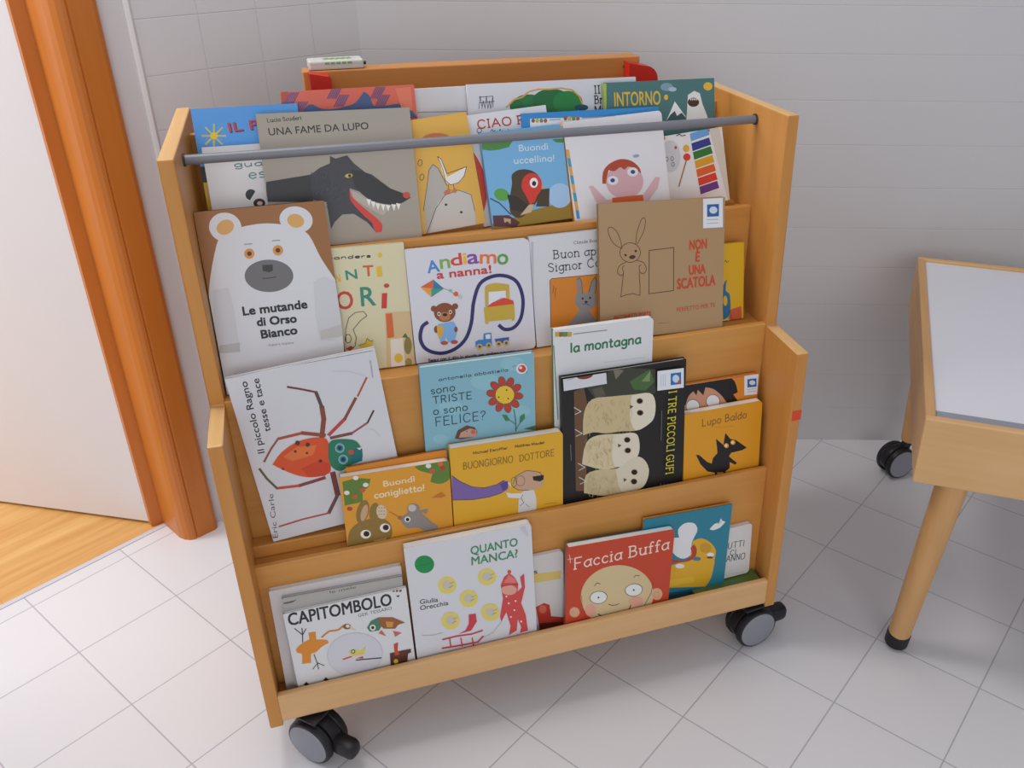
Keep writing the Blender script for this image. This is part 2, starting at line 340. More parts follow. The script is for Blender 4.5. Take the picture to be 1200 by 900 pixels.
# picture books: pose (u, v, z, lean, yaw, turn, width, height, thickness), cover and spine colour, printed shapes in mm
BOOKS = {
'blue_sun': ((0.1049,0.2625,0.8053,12.00,0.00,0.00,0.1450,0.2004,0.0120),'4f9de6','dfe4ea',[
('s','d8c23a',2.2,0,[29.8,161.6,40.7,160.9]),
('s','d8c23a',2.2,0,[27.8,158.1,34.2,149.6]),
('s','d8c23a',2.2,0,[24.1,156.9,22.3,145.5]),
('s','d8c23a',2.2,0,[21,158.6,12,151.1]),
('s','d8c23a',2.2,0,[20.1,162.2,9.3,163]),
('s','d8c23a',2.2,0,[22.1,165.7,15.8,174.2]),
('s','d8c23a',2.2,0,[25.8,166.9,27.6,178.2]),
('s','d8c23a',2.2,0,[29,165.2,38,172.7]),
('p','e8c92c',[29.8,161.6,29.3,160.1,28.4,158.7,27.1,157.7,25.7,157,24.1,156.9,22.7,157.2,21.5,158,20.6,159.2,20.1,160.7,20.1,162.2,20.6,163.8,21.5,165.1,22.8,166.2,24.2,166.8,25.8,166.9,27.2,166.6,28.5,165.8,29.4,164.6,29.8,163.2]),
('t','1d1e2c','IL P',47.8,164.8,3.3,41.5,12.7,'sans',1.2),
('t','c0394f','IL P',46.5,166.2,2.9,41.4,12.7,'sans',1.2),
('p','3d7fc0',[-14.5,116.9,9.6,115,9.7,97.1,-14.5,99.1]),
('p','1b1d2b',[-0.2,120.6,11.9,119.6,11.2,97,-0.9,98]),
('p','d9b728',[-14.5,99.1,12.8,96.9,6.1,56.4,-18.3,58.6])]),
'panda': ((0.1241,0.2474,0.8046,13.00,0.00,0.00,0.1700,0.1512,0.0080),'e9e8ea','e9e8ea',[
('t','4d7f84','guarda',39.3,120.5,-0.6,76.9,7.7,'hand',1),
('t','4d7f84','esa',56.8,102.9,1.3,38,7.8,'hand',1),
('p','1c1c1e',[53.4,72.5,50.9,73.8,49.1,76,48.3,78.9,48.6,81.9,50.1,84.7,52.4,86.8,55.2,87.8,58.1,87.7,60.7,86.4,62.5,84.1]),
('p','1c1c1e',[73.6,66.3,72.9,64.3,71.5,62.6,69.4,61.3,67,60.6,64.5,60.5,62,61,59.9,62.2,58.3,63.8,57.4,65.7,57.4,67.8,58.1,69.7,59.5,71.4,61.5,72.7,63.9,73.4,66.5,73.5,68.9,73,71,71.9,72.6,70.3,73.5,68.3]),
('p','e2c7b0',[69.8,66.3,69.5,65.4,68.8,64.6,67.9,64.1,66.8,63.7,65.6,63.7,64.5,63.9,63.5,64.5,62.7,65.2,62.3,66.1,62.3,67,62.6,67.9,63.3,68.6,64.2,69.2,65.3,69.5,66.5,69.6,67.6,69.3,68.6,68.8,69.3,68.1,69.7,67.2])]),
'wolf': ((0.2241,0.2283,0.8062,14.22,-0.04,-0.90,0.2167,0.1933,0.0070),'a79f92','dedbd2',[
('t','37352f','Lucia Scuderi',14.3,181.3,1.9,46.9,5,'serif',0.5),
('t','2c2b28','UNA FAME DA LUPO',14.3,163,0.8,140,10.1,'sans',0.5),
('p','26262a',[1.7,98.4,64.1,104.7,65.3,75,62.5,65.3,-2.1,70.1]),
('p','3b3b42',[64.1,104.7,78.1,113.6,93.3,119.2,94.5,129.6,102.1,125.3,118.8,129.2,127.3,117.2,142.2,103,151.7,99.1,176.2,77.3,197.3,67.3,205.2,61.6,190.8,54.1,173.6,53,147.5,60.7,130.8,75.4,117.2,81.3,116.6,64.7,132.1,43.3,143.9,28.7,147.5,14.7,137.3,29.2,118.8,43.6,102.3,43.9,89.5,33.1,83.4,23.5,81.8,63.9,62.9,68.6]),
('p','28282c',[122.9,107.5,142.2,103,176.2,77.3,197.3,67.3,205.2,61.6,190.8,54.1,173.6,53,147.5,60.7,130.8,75.4,123.9,87.6]),
('p','d93a2e',[117.2,81.3,120,67.8,136.2,49.7,152.8,33.1,158.6,24.1,156.8,13.2,147.3,13,144.4,27,131.9,41.6,117.1,62.9]),
('p','b9b1a3',[118.8,77.9,130.4,72.1,147.3,59,173.3,50.3,161.8,37.5,136.6,53.1,121.4,66]),
('p','f2f0ea',[139.5,64,146,62.5,142.3,53.3]),
('p','f2f0ea',[145.7,60.2,152.3,58.7,148.6,49.5]),
('p','f2f0ea',[152.1,57,158.7,55.5,155,46.3]),
('p','f2f0ea',[159.6,55.1,166.2,53.6,162.5,44.3]),
('p','f2f0ea',[166.9,53.5,173.5,52,169.8,42.7]),
('p','f2f0ea',[175.4,53.9,182.1,52.4,178.4,43.1]),
('p','f2f0ea',[182.3,54.8,189,53.2,185.3,43.9]),
('p','c9b45a',[123.6,100,123.3,99.1,122.6,98.2,121.3,97.4,119.8,96.9,118.1,96.6,116.4,96.6,114.8,96.9,113.5,97.5,112.7,98.3,112.4,99.2,112.7,100.1,113.5,101,114.7,101.7,116.2,102.3,117.9,102.5,119.7,102.5,121.2,102.2,122.5,101.7,123.3,100.9]),
('p','1a1a1a',[121.6,99.3,121.4,98.6,121,98,120.4,97.5,119.8,97.2,119,97.2,118.4,97.3,117.8,97.7,117.3,98.3,117.1,98.9,117,99.6,117.2,100.3,117.6,101,118.2,101.4,118.9,101.7,119.6,101.8,120.3,101.6,120.9,101.3,121.3,100.7,121.6,100.1]),
('p','d04438',[204.9,65.1,204.5,63.6,203.6,62.3,202.3,61.4,200.7,60.8,199,60.7,197.3,61.1,195.9,61.8,194.8,63,194.1,64.4,194,65.8,194.4,67.3,195.4,68.5,196.7,69.5,198.2,70.1,199.9,70.2,201.6,69.8,203.1,69.1,204.1,67.9,204.8,66.5]),
('p','33353f',[88.8,83.5,85.9,78.9,82,75.4,77.6,73.2,73.2,72.5,69,73.5,65.7,76,63.4,79.8,62.5,84.4,62.9,89.6,64.7,94.6,67.6,99.2,71.4,102.7,75.8,104.9,80.2,105.6,84.3,104.7,87.7,102.2,90,98.5,91,93.8,90.6,88.6]),
('s','55586a',0.6,0,[92.8,70.2,87.1,64.5]),
('s','2c2d34',0.6,0,[112.3,106.7,107.5,103.2]),
('s','2c2d34',0.6,0,[68.1,102.8,64.6,99.3]),
('s','4a4d5c',0.6,0,[89.9,79.3,85.2,75.1]),
('s','2c2d34',0.6,0,[70,65.1,67.3,59]),
('s','4a4d5c',0.6,0,[69.4,78.4,66.8,71.5]),
('s','4a4d5c',0.6,0,[61.8,70.7,56.7,67.1]),
('s','55586a',0.6,0,[111.1,79.7,107,76.4]),
('s','2c2d34',0.6,0,[113.6,97.7,110.6,93.6]),
('s','4a4d5c',0.6,0,[73.8,103,70.5,96.8]),
('s','55586a',0.6,0,[91.9,78,88.8,74.1]),
('s','2c2d34',0.6,0,[104.3,83.3,101.7,78.6]),
('s','4a4d5c',0.6,0,[73.6,97.2,68.2,93.3]),
('s','2c2d34',0.6,0,[83.1,81.1,79.7,76]),
('s','4a4d5c',0.6,0,[66.7,108.6,62.2,101.9]),
('s','2c2d34',0.6,0,[70.8,97.9,67.7,93.9]),
('s','4a4d5c',0.6,0,[87.7,68.7,83.3,62.7]),
('s','2c2d34',0.6,0,[82.8,94.5,77.5,91.8]),
('s','4a4d5c',0.6,0,[79.5,78.1,76.1,71.4]),
('s','2c2d34',0.6,0,[91.6,93,88.4,86.9]),
('s','2c2d34',0.6,0,[93.1,71.2,87.6,68.2]),
('s','55586a',0.6,0,[62.6,59.4,57.4,56.9]),
('s','2c2d34',0.6,0,[101.2,90.7,97.6,86.4]),
('s','4a4d5c',0.6,0,[63.4,63,58.5,59.2]),
('s','55586a',0.6,0,[70.5,59,64.8,53.9]),
('s','2c2d34',0.6,0,[105,103,102,100.3]),
('s','55586a',0.6,0,[86.5,102.4,81,95.6]),
('s','55586a',0.6,0,[85.9,84.1,82.9,80.4]),
('s','4a4d5c',0.6,0,[84.1,62.3,80.5,55.2]),
('s','2c2d34',0.6,0,[110.5,75,105.4,71.9]),
('s','55586a',0.6,0,[87.7,82.6,82.5,78.6]),
('s','55586a',0.6,0,[100.8,67.8,96.9,65.3]),
('s','55586a',0.6,0,[78.1,80.9,75.1,76.2]),
('s','2c2d34',0.6,0,[100.5,72.3,95,68.5]),
('s','2c2d34',0.6,0,[69.9,66,66,62.4]),
('s','55586a',0.6,0,[97,84.7,92.4,78.7]),
('s','55586a',0.6,0,[79.7,76.3,74.2,72.1]),
('s','55586a',0.6,0,[111.4,99.1,107.8,95]),
('s','4a4d5c',0.6,0,[82.2,102.7,79.6,98.5]),
('s','4a4d5c',0.6,0,[107.3,93.6,102.5,87.8]),
('s','55586a',0.6,0,[70,69.8,65.9,63.1]),
('s','55586a',0.6,0,[78,81.2,74.8,74.2]),
('s','55586a',0.6,0,[72.4,79.9,68.2,76.5]),
('s','4a4d5c',0.6,0,[96.7,75.8,90.7,69]),
('s','4a4d5c',0.6,0,[69,63.9,66.1,60.6]),
('s','2c2d34',0.6,0,[75.9,108.6,72.5,103.2])]),
'coral': ((0.2542,0.2853,0.8052,10.00,0.00,0.20,0.1954,0.2132,0.0120),'e2654f','f0ece4',[
('p','b5472f',[1.7,213.9,11.8,213.3,6.8,179.7,-1.8,180.2]),
('s','7a4a78',2,0,[14.1,211.5,3.8,196.1]),
('s','7a4a78',2,0,[17,211.4,6.7,195.9]),
('s','7a4a78',2,0,[19.8,211.2,9.5,195.7]),
('s','7a4a78',2,0,[22.7,211.1,12.4,195.5]),
('s','7a4a78',2,0,[25.6,210.9,15.3,195.4]),
('s','7a4a78',2,0,[25,198,14.7,182.4]),
('s','7a4a78',2,0,[27.9,197.8,17.5,182.2]),
('s','7a4a78',2,0,[30.8,197.7,20.4,182]),
('s','7a4a78',2,0,[33.7,197.5,23.3,181.9]),
('s','7a4a78',2,0,[36.6,197.3,26.2,181.7]),
('s','7a4a78',2,0,[76.4,216.1,66.1,200.5]),
('s','7a4a78',2,0,[79.4,216,69,200.3]),
('s','7a4a78',2,0,[82.3,215.8,72,200.1]),
('s','7a4a78',2,0,[85.3,215.6,74.9,199.9]),
('s','7a4a78',2,0,[88.2,215.5,77.8,199.8]),
('s','7a4a78',2,0,[84.7,204.3,74.3,188.5]),
('s','7a4a78',2,0,[87.7,204.1,77.3,188.3]),
('s','7a4a78',2,0,[90.6,203.9,80.3,188.1]),
('s','7a4a78',2,0,[93.6,203.8,83.2,188]),
('s','7a4a78',2,0,[96.6,203.6,86.2,187.8]),
('s','7a4a78',2,0,[139.3,212.7,128.9,196.8]),
('s','7a4a78',2,0,[142.3,212.5,131.9,196.6]),
('s','7a4a78',2,0,[145.4,212.3,134.9,196.4]),
('s','7a4a78',2,0,[148.4,212.2,138,196.2]),
('s','7a4a78',2,0,[151.4,212,141,196]),
('s','7a4a78',2,0,[144.6,200.8,134.2,184.8]),
('s','7a4a78',2,0,[147.7,200.6,137.2,184.6]),
('s','7a4a78',2,0,[150.7,200.5,140.3,184.4]),
('s','7a4a78',2,0,[153.8,200.3,143.3,184.3]),
('s','7a4a78',2,0,[156.8,200.1,146.4,184.1]),
('p','3a5686',[29.6,184.7,40.6,193.8,55.9,186.4,75.5,185.1,96,188.8,106.6,193.1,120.1,207.2,127.6,200.1,131,186.7,142.6,184.3,177.1,185.5,195.6,164.1,27.7,171.8]),
('p','ea7a5c',[166.1,209.5,190.2,209.9,189.8,174.7,172.9,179.1])]),
'white_blank': ((0.3685,0.3181,0.8037,6.00,-0.00,-0.00,0.1400,0.2028,0.0090),'dfe0e4','dfe0e4',[
('s','9aa0a8',1.5,0,[56.7,167.9,133.9,164.6])]),
'tree': ((0.5733,0.2893,0.8056,10.50,-0.00,-0.39,0.2822,0.2073,0.0100),'dddce2','dddce2',[
('p','1f7a3f',[126.3,169.8,124.6,164.7,120.3,160.2,113.8,156.7,105.7,154.7,96.9,154.4,88.2,155.7,80.6,158.5,74.6,162.6,71,167.5,70,172.7,71.7,177.8,76,182.2,82.4,185.6,90.4,187.6,99.1,188,107.7,186.8,115.5,184.1,121.5,180,125.3,175.1]),
('p','1b6e3a',[168.9,174.8,167,169.2,162.1,164.3,154.6,160.5,145.3,158.4,135.2,158,125.2,159.5,116.4,162.5,109.5,167,105.3,172.3,104.1,178,106,183.5,110.9,188.4,118.2,192.1,127.3,194.2,137.3,194.7,147.3,193.3,156.2,190.3,163.2,185.9,167.6,180.6]),
('p','23833f',[188.2,171.4,186.7,165.9,182.8,161.1,177,157.4,169.9,155.3,162,154.8,154.3,156.1,147.5,159,142.2,163.2,138.9,168.3,138,173.9,139.6,179.2,143.4,184,149.1,187.6,156.1,189.8,163.9,190.3,171.6,189.1,178.5,186.2,183.8,182.1,187.2,176.9]),
('p','1b6e3a',[88.5,170,87.8,167,86,164.3,83.3,162.3,80.1,161.1,76.6,160.8,73.2,161.4,70.2,163,67.9,165.3,66.5,168.1,66.2,171.1,66.9,174.1,68.7,176.8,71.3,178.8,74.5,180,78,180.3,81.4,179.7,84.4,178.1,86.8,175.9,88.2,173.1]),
('p','1d4f63',[197.6,162.6,196.9,161.1,195.2,159.8,192.5,158.8,189.2,158.3,185.6,158.2,182,158.7,178.8,159.5,176.2,160.8,174.7,162.3,174.2,163.8,174.8,165.4,176.5,166.7,179.2,167.6,182.5,168.2,186.1,168.2,189.7,167.8,192.9,166.9,195.5,165.7,197.1,164.2]),
('s','d9a441',2.4,0,[60.5,169.7,74.3,181.2,87.6,184.1,99.4,192.2,114.6,195,133.5,194.2,152.6,195,171.7,191.4,182.8,181.3,188,168.5]),
('s','3b3b40',0.9,0,[16.3,170.2,19.7,189,21.6,171.7]),
('s','3b3b40',0.9,0,[21.1,170,24.2,181.9,25.9,171.5]),
('s','3b3b40',0.9,0,[25.8,169.7,29.9,188.6,30.3,171.2]),
('s','3b3b40',0.9,0,[30.6,169.5,34.4,181.4,34.7,171]),
('s','3b3b40',0.9,0,[35.3,169.2,40.1,188.1,39.1,170.8]),
('s','3b3b40',0.9,0,[17.7,187.4,39.7,188.1]),
('s','3b3b40',0.9,0,[18.1,178.8,42,180]),
('t','25252a','Il',209.5,183.9,1.6,9.5,12.1,'serif',0.9),
('t','25252a','Bruco',208.8,168.2,0.4,38.5,12.2,'serif',0.9),
('t','25252a','Misura',208.1,152.3,-0.1,48.7,12.3,'serif',0.9)]),
'teal_yeti': ((0.7511,0.2664,0.8055,13.00,-0.00,-0.52,0.1976,0.2031,0.0080),'4c7777','a9c04a',[
('p','a9c04a',[-0.6,202.1,5.3,201.8,3.1,159.2,-2.8,159.5]),
('t','e3bd3a','INTORNO',17.6,165.7,-0.7,81.2,22.1,'sans',0.9),
('p','e2b93f',[194.1,189.6,193.7,187.6,192.4,185.8,190.5,184.4,188.2,183.6,185.6,183.3,183,183.8,180.7,184.8,178.8,186.4,177.7,188.3,177.3,190.3,177.8,192.3,179,194.1,180.9,195.5,183.2,196.3,185.8,196.6,188.4,196.1,190.8,195.1,192.6,193.6,193.7,191.7]),
('p','e2b93f',[112.7,175.6,112.4,174.3,111.9,173.1,111,172.2,110,171.6,108.8,171.4,107.7,171.7,106.7,172.4,105.9,173.4,105.4,174.6,105.3,176,105.5,177.3,106.1,178.5,106.9,179.4,108,180,109.1,180.1,110.3,179.9,111.3,179.2,112,178.2,112.5,177]),
('p','7f9fae',[122.2,191.6,121.6,189.6,119.9,187.8,117.3,186.5,114.1,185.7,110.5,185.5,107,186,103.9,187.1,101.4,188.6,99.9,190.5,99.4,192.5,100,194.5,101.7,196.2,104.2,197.6,107.5,198.4,111,198.5,114.5,198.1,117.7,197,120.1,195.5,121.7,193.6]),
('p','a9c3cf',[128.2,187.7,127.9,186.6,126.8,185.6,125.1,184.9,123,184.4,120.7,184.4,118.5,184.6,116.4,185.2,114.8,186.1,113.8,187.2,113.5,188.3,113.9,189.4,115,190.4,116.6,191.1,118.7,191.5,121,191.6,123.3,191.3,125.3,190.7,126.9,189.9,127.9,188.8]),
('p','eef0f0',[124.4,168.5,146.3,139,109,139.2]),
('p','3d5558',[115.4,146.9,123.9,153.1,127.7,144.8,136.2,149.6,146.3,139,108.9,138.4]),
('p','e3e5e2',[148.6,177.6,160,183.7,170.4,179.6,175,161.7,183,142.7,186.1,127.6,144,129.9]),
('p','4a2a22',[168.8,164.9,168.2,162.7,166.7,160.7,164.3,159.2,161.4,158.3,158.1,158.1,154.9,158.6,152,159.8,149.8,161.5,148.3,163.6,147.9,165.9,148.5,168.2,150,170.2,152.3,171.7,155.3,172.6,158.5,172.8,161.7,172.3,164.6,171.1,166.9,169.4,168.3,167.2]),
('p','e9e6e0',[151.8,171.6,155.5,171.5,153.4,167.9]),
('p','e9e6e0',[155.5,171.5,159.3,171.3,157.1,167.7]),
('p','e9e6e0',[159.3,171.3,163,171.1,160.9,167.5]),
('p','e9e6e0',[163,171.1,166.8,170.9,164.6,167.4])]),
'goose': ((0.3835,0.2416,0.8084,13.66,0.06,4.75,0.1049,0.1714,0.0060),'e6b24a','e6b24a',[
('p','c8764a',[75.6,134.2,73.9,131.5,70.2,129.4,64.9,128.1,58.4,127.7,51.4,128.3,44.6,129.9,38.7,132.1,34.2,134.9,31.6,138,31,141,32.7,143.7,36.3,145.8,41.6,147.1,48.1,147.5,55,146.9,61.8,145.4,67.8,143.2,72.3,140.3,75,137.3]),
('p','b9b4ac',[35.4,101,42.4,100.5,47.9,92,56.9,55.5,75.1,55.9,89.7,46.3,91,13.8,90.5,-15.1,9.8,-1.9,14.9,41.6]),
('p','cdc8c0',[36.9,44.8,57.3,57.2,75.2,56.6,89.7,46.3,90.5,21.1,87.6,-14.6,13.3,-2.6]),
('s','2a2622',0.8,0,[11.8,35.1,23.7,68.2,32.4,94.5,40.2,101.9,46.7,95,55.4,66.3]),
('s','2a2622',0.8,0,[10.2,-0.2,31.4,35.2,49.3,53.3,71.7,57.2,89.8,47,91.2,21]),
('p','eeece6',[49.4,112.5,53.5,108.4,58,79.9,90.6,90.3,84.5,77.2,73.8,68.5,61,67.1,54.3,75.3]),
('s','2a2622',0.9,0,[49.4,112.5,53.5,108.4,59,85,90.6,90.3,84.5,77.2,73.8,68.5,61,67.1,54.3,75.3,53.7,91,49.4,112.5]),
('p','cf7a4d',[48.6,58.7,56.5,62.6,60.7,60.1,58.7,55.2,48.7,54.1]),
('p','cf7a4d',[60,56.7,66,61.7,70.1,58.5,66.6,53.1]),
('s','2a2622',0.8,0,[57.7,68.7,56.4,61.9]),
('s','2a2622',0.8,0,[65.7,67.4,65.1,60.4]),
('p','2a2622',[50.4,38.2,50.2,37.7,49.8,37.3,49.2,37,48.6,36.8,47.9,36.9,47.3,37.1,46.8,37.4,46.4,37.9,46.2,38.4,46.2,38.9,46.4,39.5,46.8,39.9,47.3,40.2,47.9,40.3,48.6,40.3,49.2,40.1,49.8,39.7,50.2,39.3,50.4,38.8]),
('p','2a2622',[71.7,22.7,71.5,22.1,71.1,21.7,70.6,21.4,70,21.3,69.3,21.3,68.6,21.5,68.1,21.9,67.7,22.3,67.5,22.9,67.5,23.4,67.7,23.9,68.1,24.4,68.6,24.7,69.3,24.8,69.9,24.8,70.6,24.6,71.1,24.2,71.5,23.8,71.7,23.2]),
('p','2a2622',[53.2,-3.8,53,-4.4,52.6,-4.8,52.1,-5.1,51.4,-5.2,50.8,-5.2,50.1,-5,49.6,-4.6,49.2,-4.2,49,-3.6,49,-3.1,49.2,-2.5,49.6,-2.1,50.1,-1.8,50.8,-1.7,51.4,-1.7,52.1,-1.9,52.6,-2.3,53,-2.7,53.2,-3.3]),
('s','4a3a1c',0.8,1,[24.1,106.4,23.3,104.9,22.3,103.7,21.2,103,20,102.8,19,103.2,18.2,104,17.9,105.3,17.9,106.8,18.3,108.4,19.1,109.8,20.1,111,21.3,111.7,22.4,111.9,23.4,111.6,24.2,110.7,24.6,109.5,24.5,108]),
('s','4a3a1c',0.8,1,[22.7,84.8,21.9,83.4,20.9,82.2,19.7,81.5,18.5,81.3,17.5,81.6,16.8,82.5,16.4,83.8,16.4,85.3,16.8,86.9,17.6,88.4,18.6,89.5,19.8,90.3,21,90.5,22,90.1,22.7,89.2,23.1,88,23.1,86.4])]),
'red_circle': ((0.4981,0.2487,0.8083,14.05,0.08,3.76,0.1286,0.1727,0.0060),'dddde0','dddde0',[
('t','b93c34','CIAO PI',15.1,150.8,-1.2,82.5,12.3,'serif',1.2),
('p','d9402e',[-8.4,125.6,-0.8,121.1,8.7,102.3,14.9,73.1,12,44.9,0.2,18,-13.6,2.1,-23.2,0.1]),
('s','2a2a2e',0.9,0,[33.8,143.5,37,147.3,38.1,142.9]),
('s','2a2a2e',0.9,0,[38.1,142.9,41.1,145.3,42.4,142.4]),
('s','2a2a2e',0.9,0,[42.4,142.4,45.2,143.4,46.8,141.8]),
('s','2a2a2e',0.9,0,[46.8,141.8,49.9,145.6,51.1,141.2]),
('s','2a2a2e',0.9,0,[51.1,141.2,54,143.6,55.4,140.6]),
('s','2a2a2e',0.9,0,[55.4,140.6,58.1,141.7,59.7,140.1]),
('s','2a2a2e',0.9,0,[59.7,140.1,62.9,143.8,64.1,139.5]),
('s','2a2a2e',0.9,0,[64.1,139.5,67.1,141.9,68.4,138.9]),
('s','2a2a2e',0.9,0,[68.4,138.9,71.2,140,72.8,138.3]),
('s','2a2a2e',0.9,1,[20.3,147.4,19.9,146.3,19.1,145.3,18,144.7,16.8,144.4,15.6,144.6,14.5,145.2,13.6,146,13.2,147.1,13.2,148.3,13.6,149.5,14.4,150.4,15.4,151,16.7,151.3,17.9,151.1,19,150.6,19.8,149.7,20.3,148.6]),
('s','3a3a3a',0.8,0,[14.1,145.1,15.2,118.9,14.1,101.5])]),
'bird': ((0.5086,0.2245,0.8092,13.54,-0.02,2.59,0.1310,0.1481,0.0150),'79b6e2','5a93c9',[
('p','4c8a3e',[0.1,134,50.2,131.7,41.7,122.3,26.9,120.6,12.5,120.6,0.4,123.7]),
('p','4c8a3e',[112.2,126.3,134.6,125.5,130,119,119,121]),
('t','d7e6f0','Buondì',57.4,114.3,-3.4,47,10.3,'sans',0.2),
('t','d7e6f0','uccellino!',47.3,96.7,-3.3,65.3,9.7,'hand',1),
('p','9a7d22',[-3.3,8.7,45.7,16.1,68.9,21.9,122.6,27.2,141.9,28.2,145.3,-8.9,-1.2,-2.4]),
('p','5a2f3a',[2.3,22.2,27.6,19.3,44.3,5.5,37.8,-0.8,1.7,5.1]),
('p','a9cbee',[134,35.8,132.3,30,128.9,25,124,21.3,118.2,19.3,112.1,19.2,106.2,20.9,101.1,24.4,97.3,29.2,95.3,34.9,95.1,41,96.7,46.7,100.2,51.7,105,55.3,110.7,57.4,116.8,57.5,122.7,55.8,127.8,52.4,131.6,47.6,133.8,41.9]),
('p','58a545',[32,46.7,30.2,44.5,27.4,43,24,42.4,20.3,42.9,16.7,44.2,13.6,46.3,11.1,49,9.7,52,9.4,55,10.2,57.8,12.1,60,14.8,61.5,18.2,62,21.9,61.6,25.5,60.3,28.6,58.2,31.1,55.5,32.5,52.5,32.9,49.4]),
('p','4a3a24',[39.6,66.8,41.5,80.6,55.1,86.6,73.1,83,84.7,71.6,86.1,53.6,78.3,36.8,61.3,21.1,45.2,12.6,31.6,21.6,32.7,42.9]),
('p','33291f',[29.4,51.2,42.6,48,62.5,29.9,53.7,20.4,32.3,26.9]),
('p','4a3a24',[84.1,52.1,99.1,51.9,94.8,23.7,73.3,26.7]),
('p','d9392b',[87.5,58.8,86,53.3,83,48.5,78.8,44.9,73.8,42.9,68.6,42.7,63.6,44.3,59.4,47.5,56.3,52,54.6,57.4,54.6,63.1,56.1,68.5,59.1,73.3,63.3,76.8,68.2,78.8,73.4,79,78.3,77.5,82.6,74.4,85.7,69.9,87.4,64.5]),
('p','d9392b',[55,57.7,84.3,53.9,72.3,34,64.4,30.7]),
('p','cdb898',[62.6,31,70.8,30.6,64.7,18.8,45.7,16.1]),
('p','d9a441',[86.8,58.9,92.7,54.9,86,52.9]),
('p','f2f2f2',[81.3,62.8,80.7,60.5,79.5,58.4,77.8,56.9,75.8,56.1,73.7,56,71.7,56.6,70,57.9,68.8,59.8,68.1,62.1,68.1,64.5,68.7,66.8,70,68.8,71.6,70.4,73.6,71.2,75.7,71.3,77.7,70.7,79.4,69.4,80.6,67.5,81.3,65.2]),
('p','1a1a1a',[78.2,62.1,77.9,61,77.3,60,76.5,59.2,75.5,58.8,74.4,58.7,73.4,59,72.6,59.7,72,60.6,71.6,61.8,71.6,63,72,64.1,72.6,65.2,73.4,65.9,74.4,66.3,75.4,66.4,76.4,66.1,77.3,65.4,77.9,64.5,78.2,63.3]),
('s','2f2a25',1.6,0,[2.4,48.8,15.7,39.9,26.6,25.9,31.4,19.9]),
('p','c9a98a',[19,16.2,30.4,12.8,28.6,4.8,24.5,10.1,19.4,8.3])]),
'blue_white': ((0.6223,0.2408,0.8054,13.90,-0.01,-0.63,0.2314,0.1689,0.0055),'2f86c8','2f86c8',[
('p','dfe3e8',[13.5,160.3,234.9,155.2,233.4,118.2,11.1,127.4]),
('p','8a5a3c',[21.1,157.1,20.9,156.2,20.4,155.4,19.7,154.7,18.8,154.3,17.9,154.2,17,154.4,16.2,154.9,15.6,155.6,15.2,156.5,15.2,157.5,15.4,158.4,15.9,159.2,16.6,159.9,17.4,160.3,18.4,160.4,19.3,160.2,20,159.7,20.6,159,21,158.1]),
('p','8a5a3c',[74.2,157.9,74,156.9,73.5,156.1,72.8,155.4,71.9,155,71,154.9,70.1,155.1,69.3,155.6,68.6,156.3,68.3,157.2,68.2,158.2,68.4,159.2,68.9,160,69.6,160.7,70.5,161.1,71.4,161.2,72.3,161,73.1,160.5,73.8,159.8,74.1,158.9]),
('p','c9a441',[27.7,156.8,27.5,155.9,27,155,26.3,154.4,25.4,154,24.5,153.8,23.6,154,22.8,154.5,22.2,155.3,21.9,156.1,21.8,157.1,22,158.1,22.5,158.9,23.2,159.6,24.1,160,25,160.1,25.9,159.9,26.7,159.4,27.3,158.7,27.6,157.8]),
('p','c9a441',[81,157.6,80.8,156.6,80.3,155.7,79.6,155.1,78.7,154.7,77.8,154.6,76.9,154.8,76,155.3,75.4,156,75.1,156.9,75,157.9,75.2,158.8,75.7,159.7,76.4,160.3,77.3,160.8,78.2,160.9,79.1,160.7,79.9,160.2,80.6,159.4,80.9,158.5]),
('p','6a8a4c',[34.4,156.5,34.2,155.5,33.7,154.7,33,154,32.1,153.6,31.2,153.5,30.3,153.7,29.5,154.2,28.9,154.9,28.5,155.8,28.4,156.8,28.7,157.7,29.1,158.6,29.9,159.2,30.7,159.6,31.6,159.7,32.5,159.5,33.3,159,33.9,158.3,34.3,157.4]),
('p','6a8a4c',[87.8,157.2,87.6,156.3,87.1,155.4,86.4,154.7,85.5,154.3,84.6,154.2,83.7,154.4,82.8,154.9,82.2,155.7,81.9,156.5,81.8,157.5,82,158.5,82.5,159.3,83.2,160,84,160.4,85,160.5,85.9,160.3,86.7,159.8,87.4,159.1,87.7,158.2]),
('p','b0563c',[41.1,156.1,40.8,155.2,40.4,154.3,39.6,153.7,38.8,153.3,37.9,153.2,36.9,153.4,36.2,153.8,35.5,154.6,35.2,155.5,35.1,156.4,35.3,157.4,35.8,158.2,36.5,158.9,37.4,159.3,38.3,159.4,39.2,159.2,40,158.7,40.6,158,41,157.1]),
('p','b0563c',[94.6,156.9,94.4,155.9,94,155.1,93.2,154.4,92.4,154,91.4,153.9,90.5,154.1,89.7,154.6,89,155.3,88.7,156.2,88.6,157.2,88.8,158.1,89.3,159,90,159.7,90.9,160.1,91.8,160.2,92.7,160,93.6,159.5,94.2,158.8,94.6,157.9]),
('s','6a88a8',1.2,0,[44.8,157,62.8,157.1]),
('s','7a98c0',1.6,0,[98.5,157.7,153.7,157.4])]),
'boy': ((0.6593,0.2169,0.8109,15.10,-0.03,2.77,0.1672,0.1577,0.0160),'e6e4e8','e2a552',[
('p','e2a552',[-0.3,115.6,4.9,114.9,5.4,101.5,0.2,102.1]),
('p','3d9bc4',[0.2,102.1,5.4,101.5,5.9,87.9,0.7,88.6]),
('p','e2a552',[0.7,88.6,5.9,87.9,6.4,74.3,1.2,75]),
('p','3d9bc4',[1.2,75,6.4,74.3,6.9,60.7,1.7,61.4]),
('p','e2a552',[1.7,61.4,6.9,60.7,7.4,46.9,2.2,47.6]),
('p','3d9bc4',[2.2,47.6,7.4,46.9,8,33.1,2.7,33.9]),
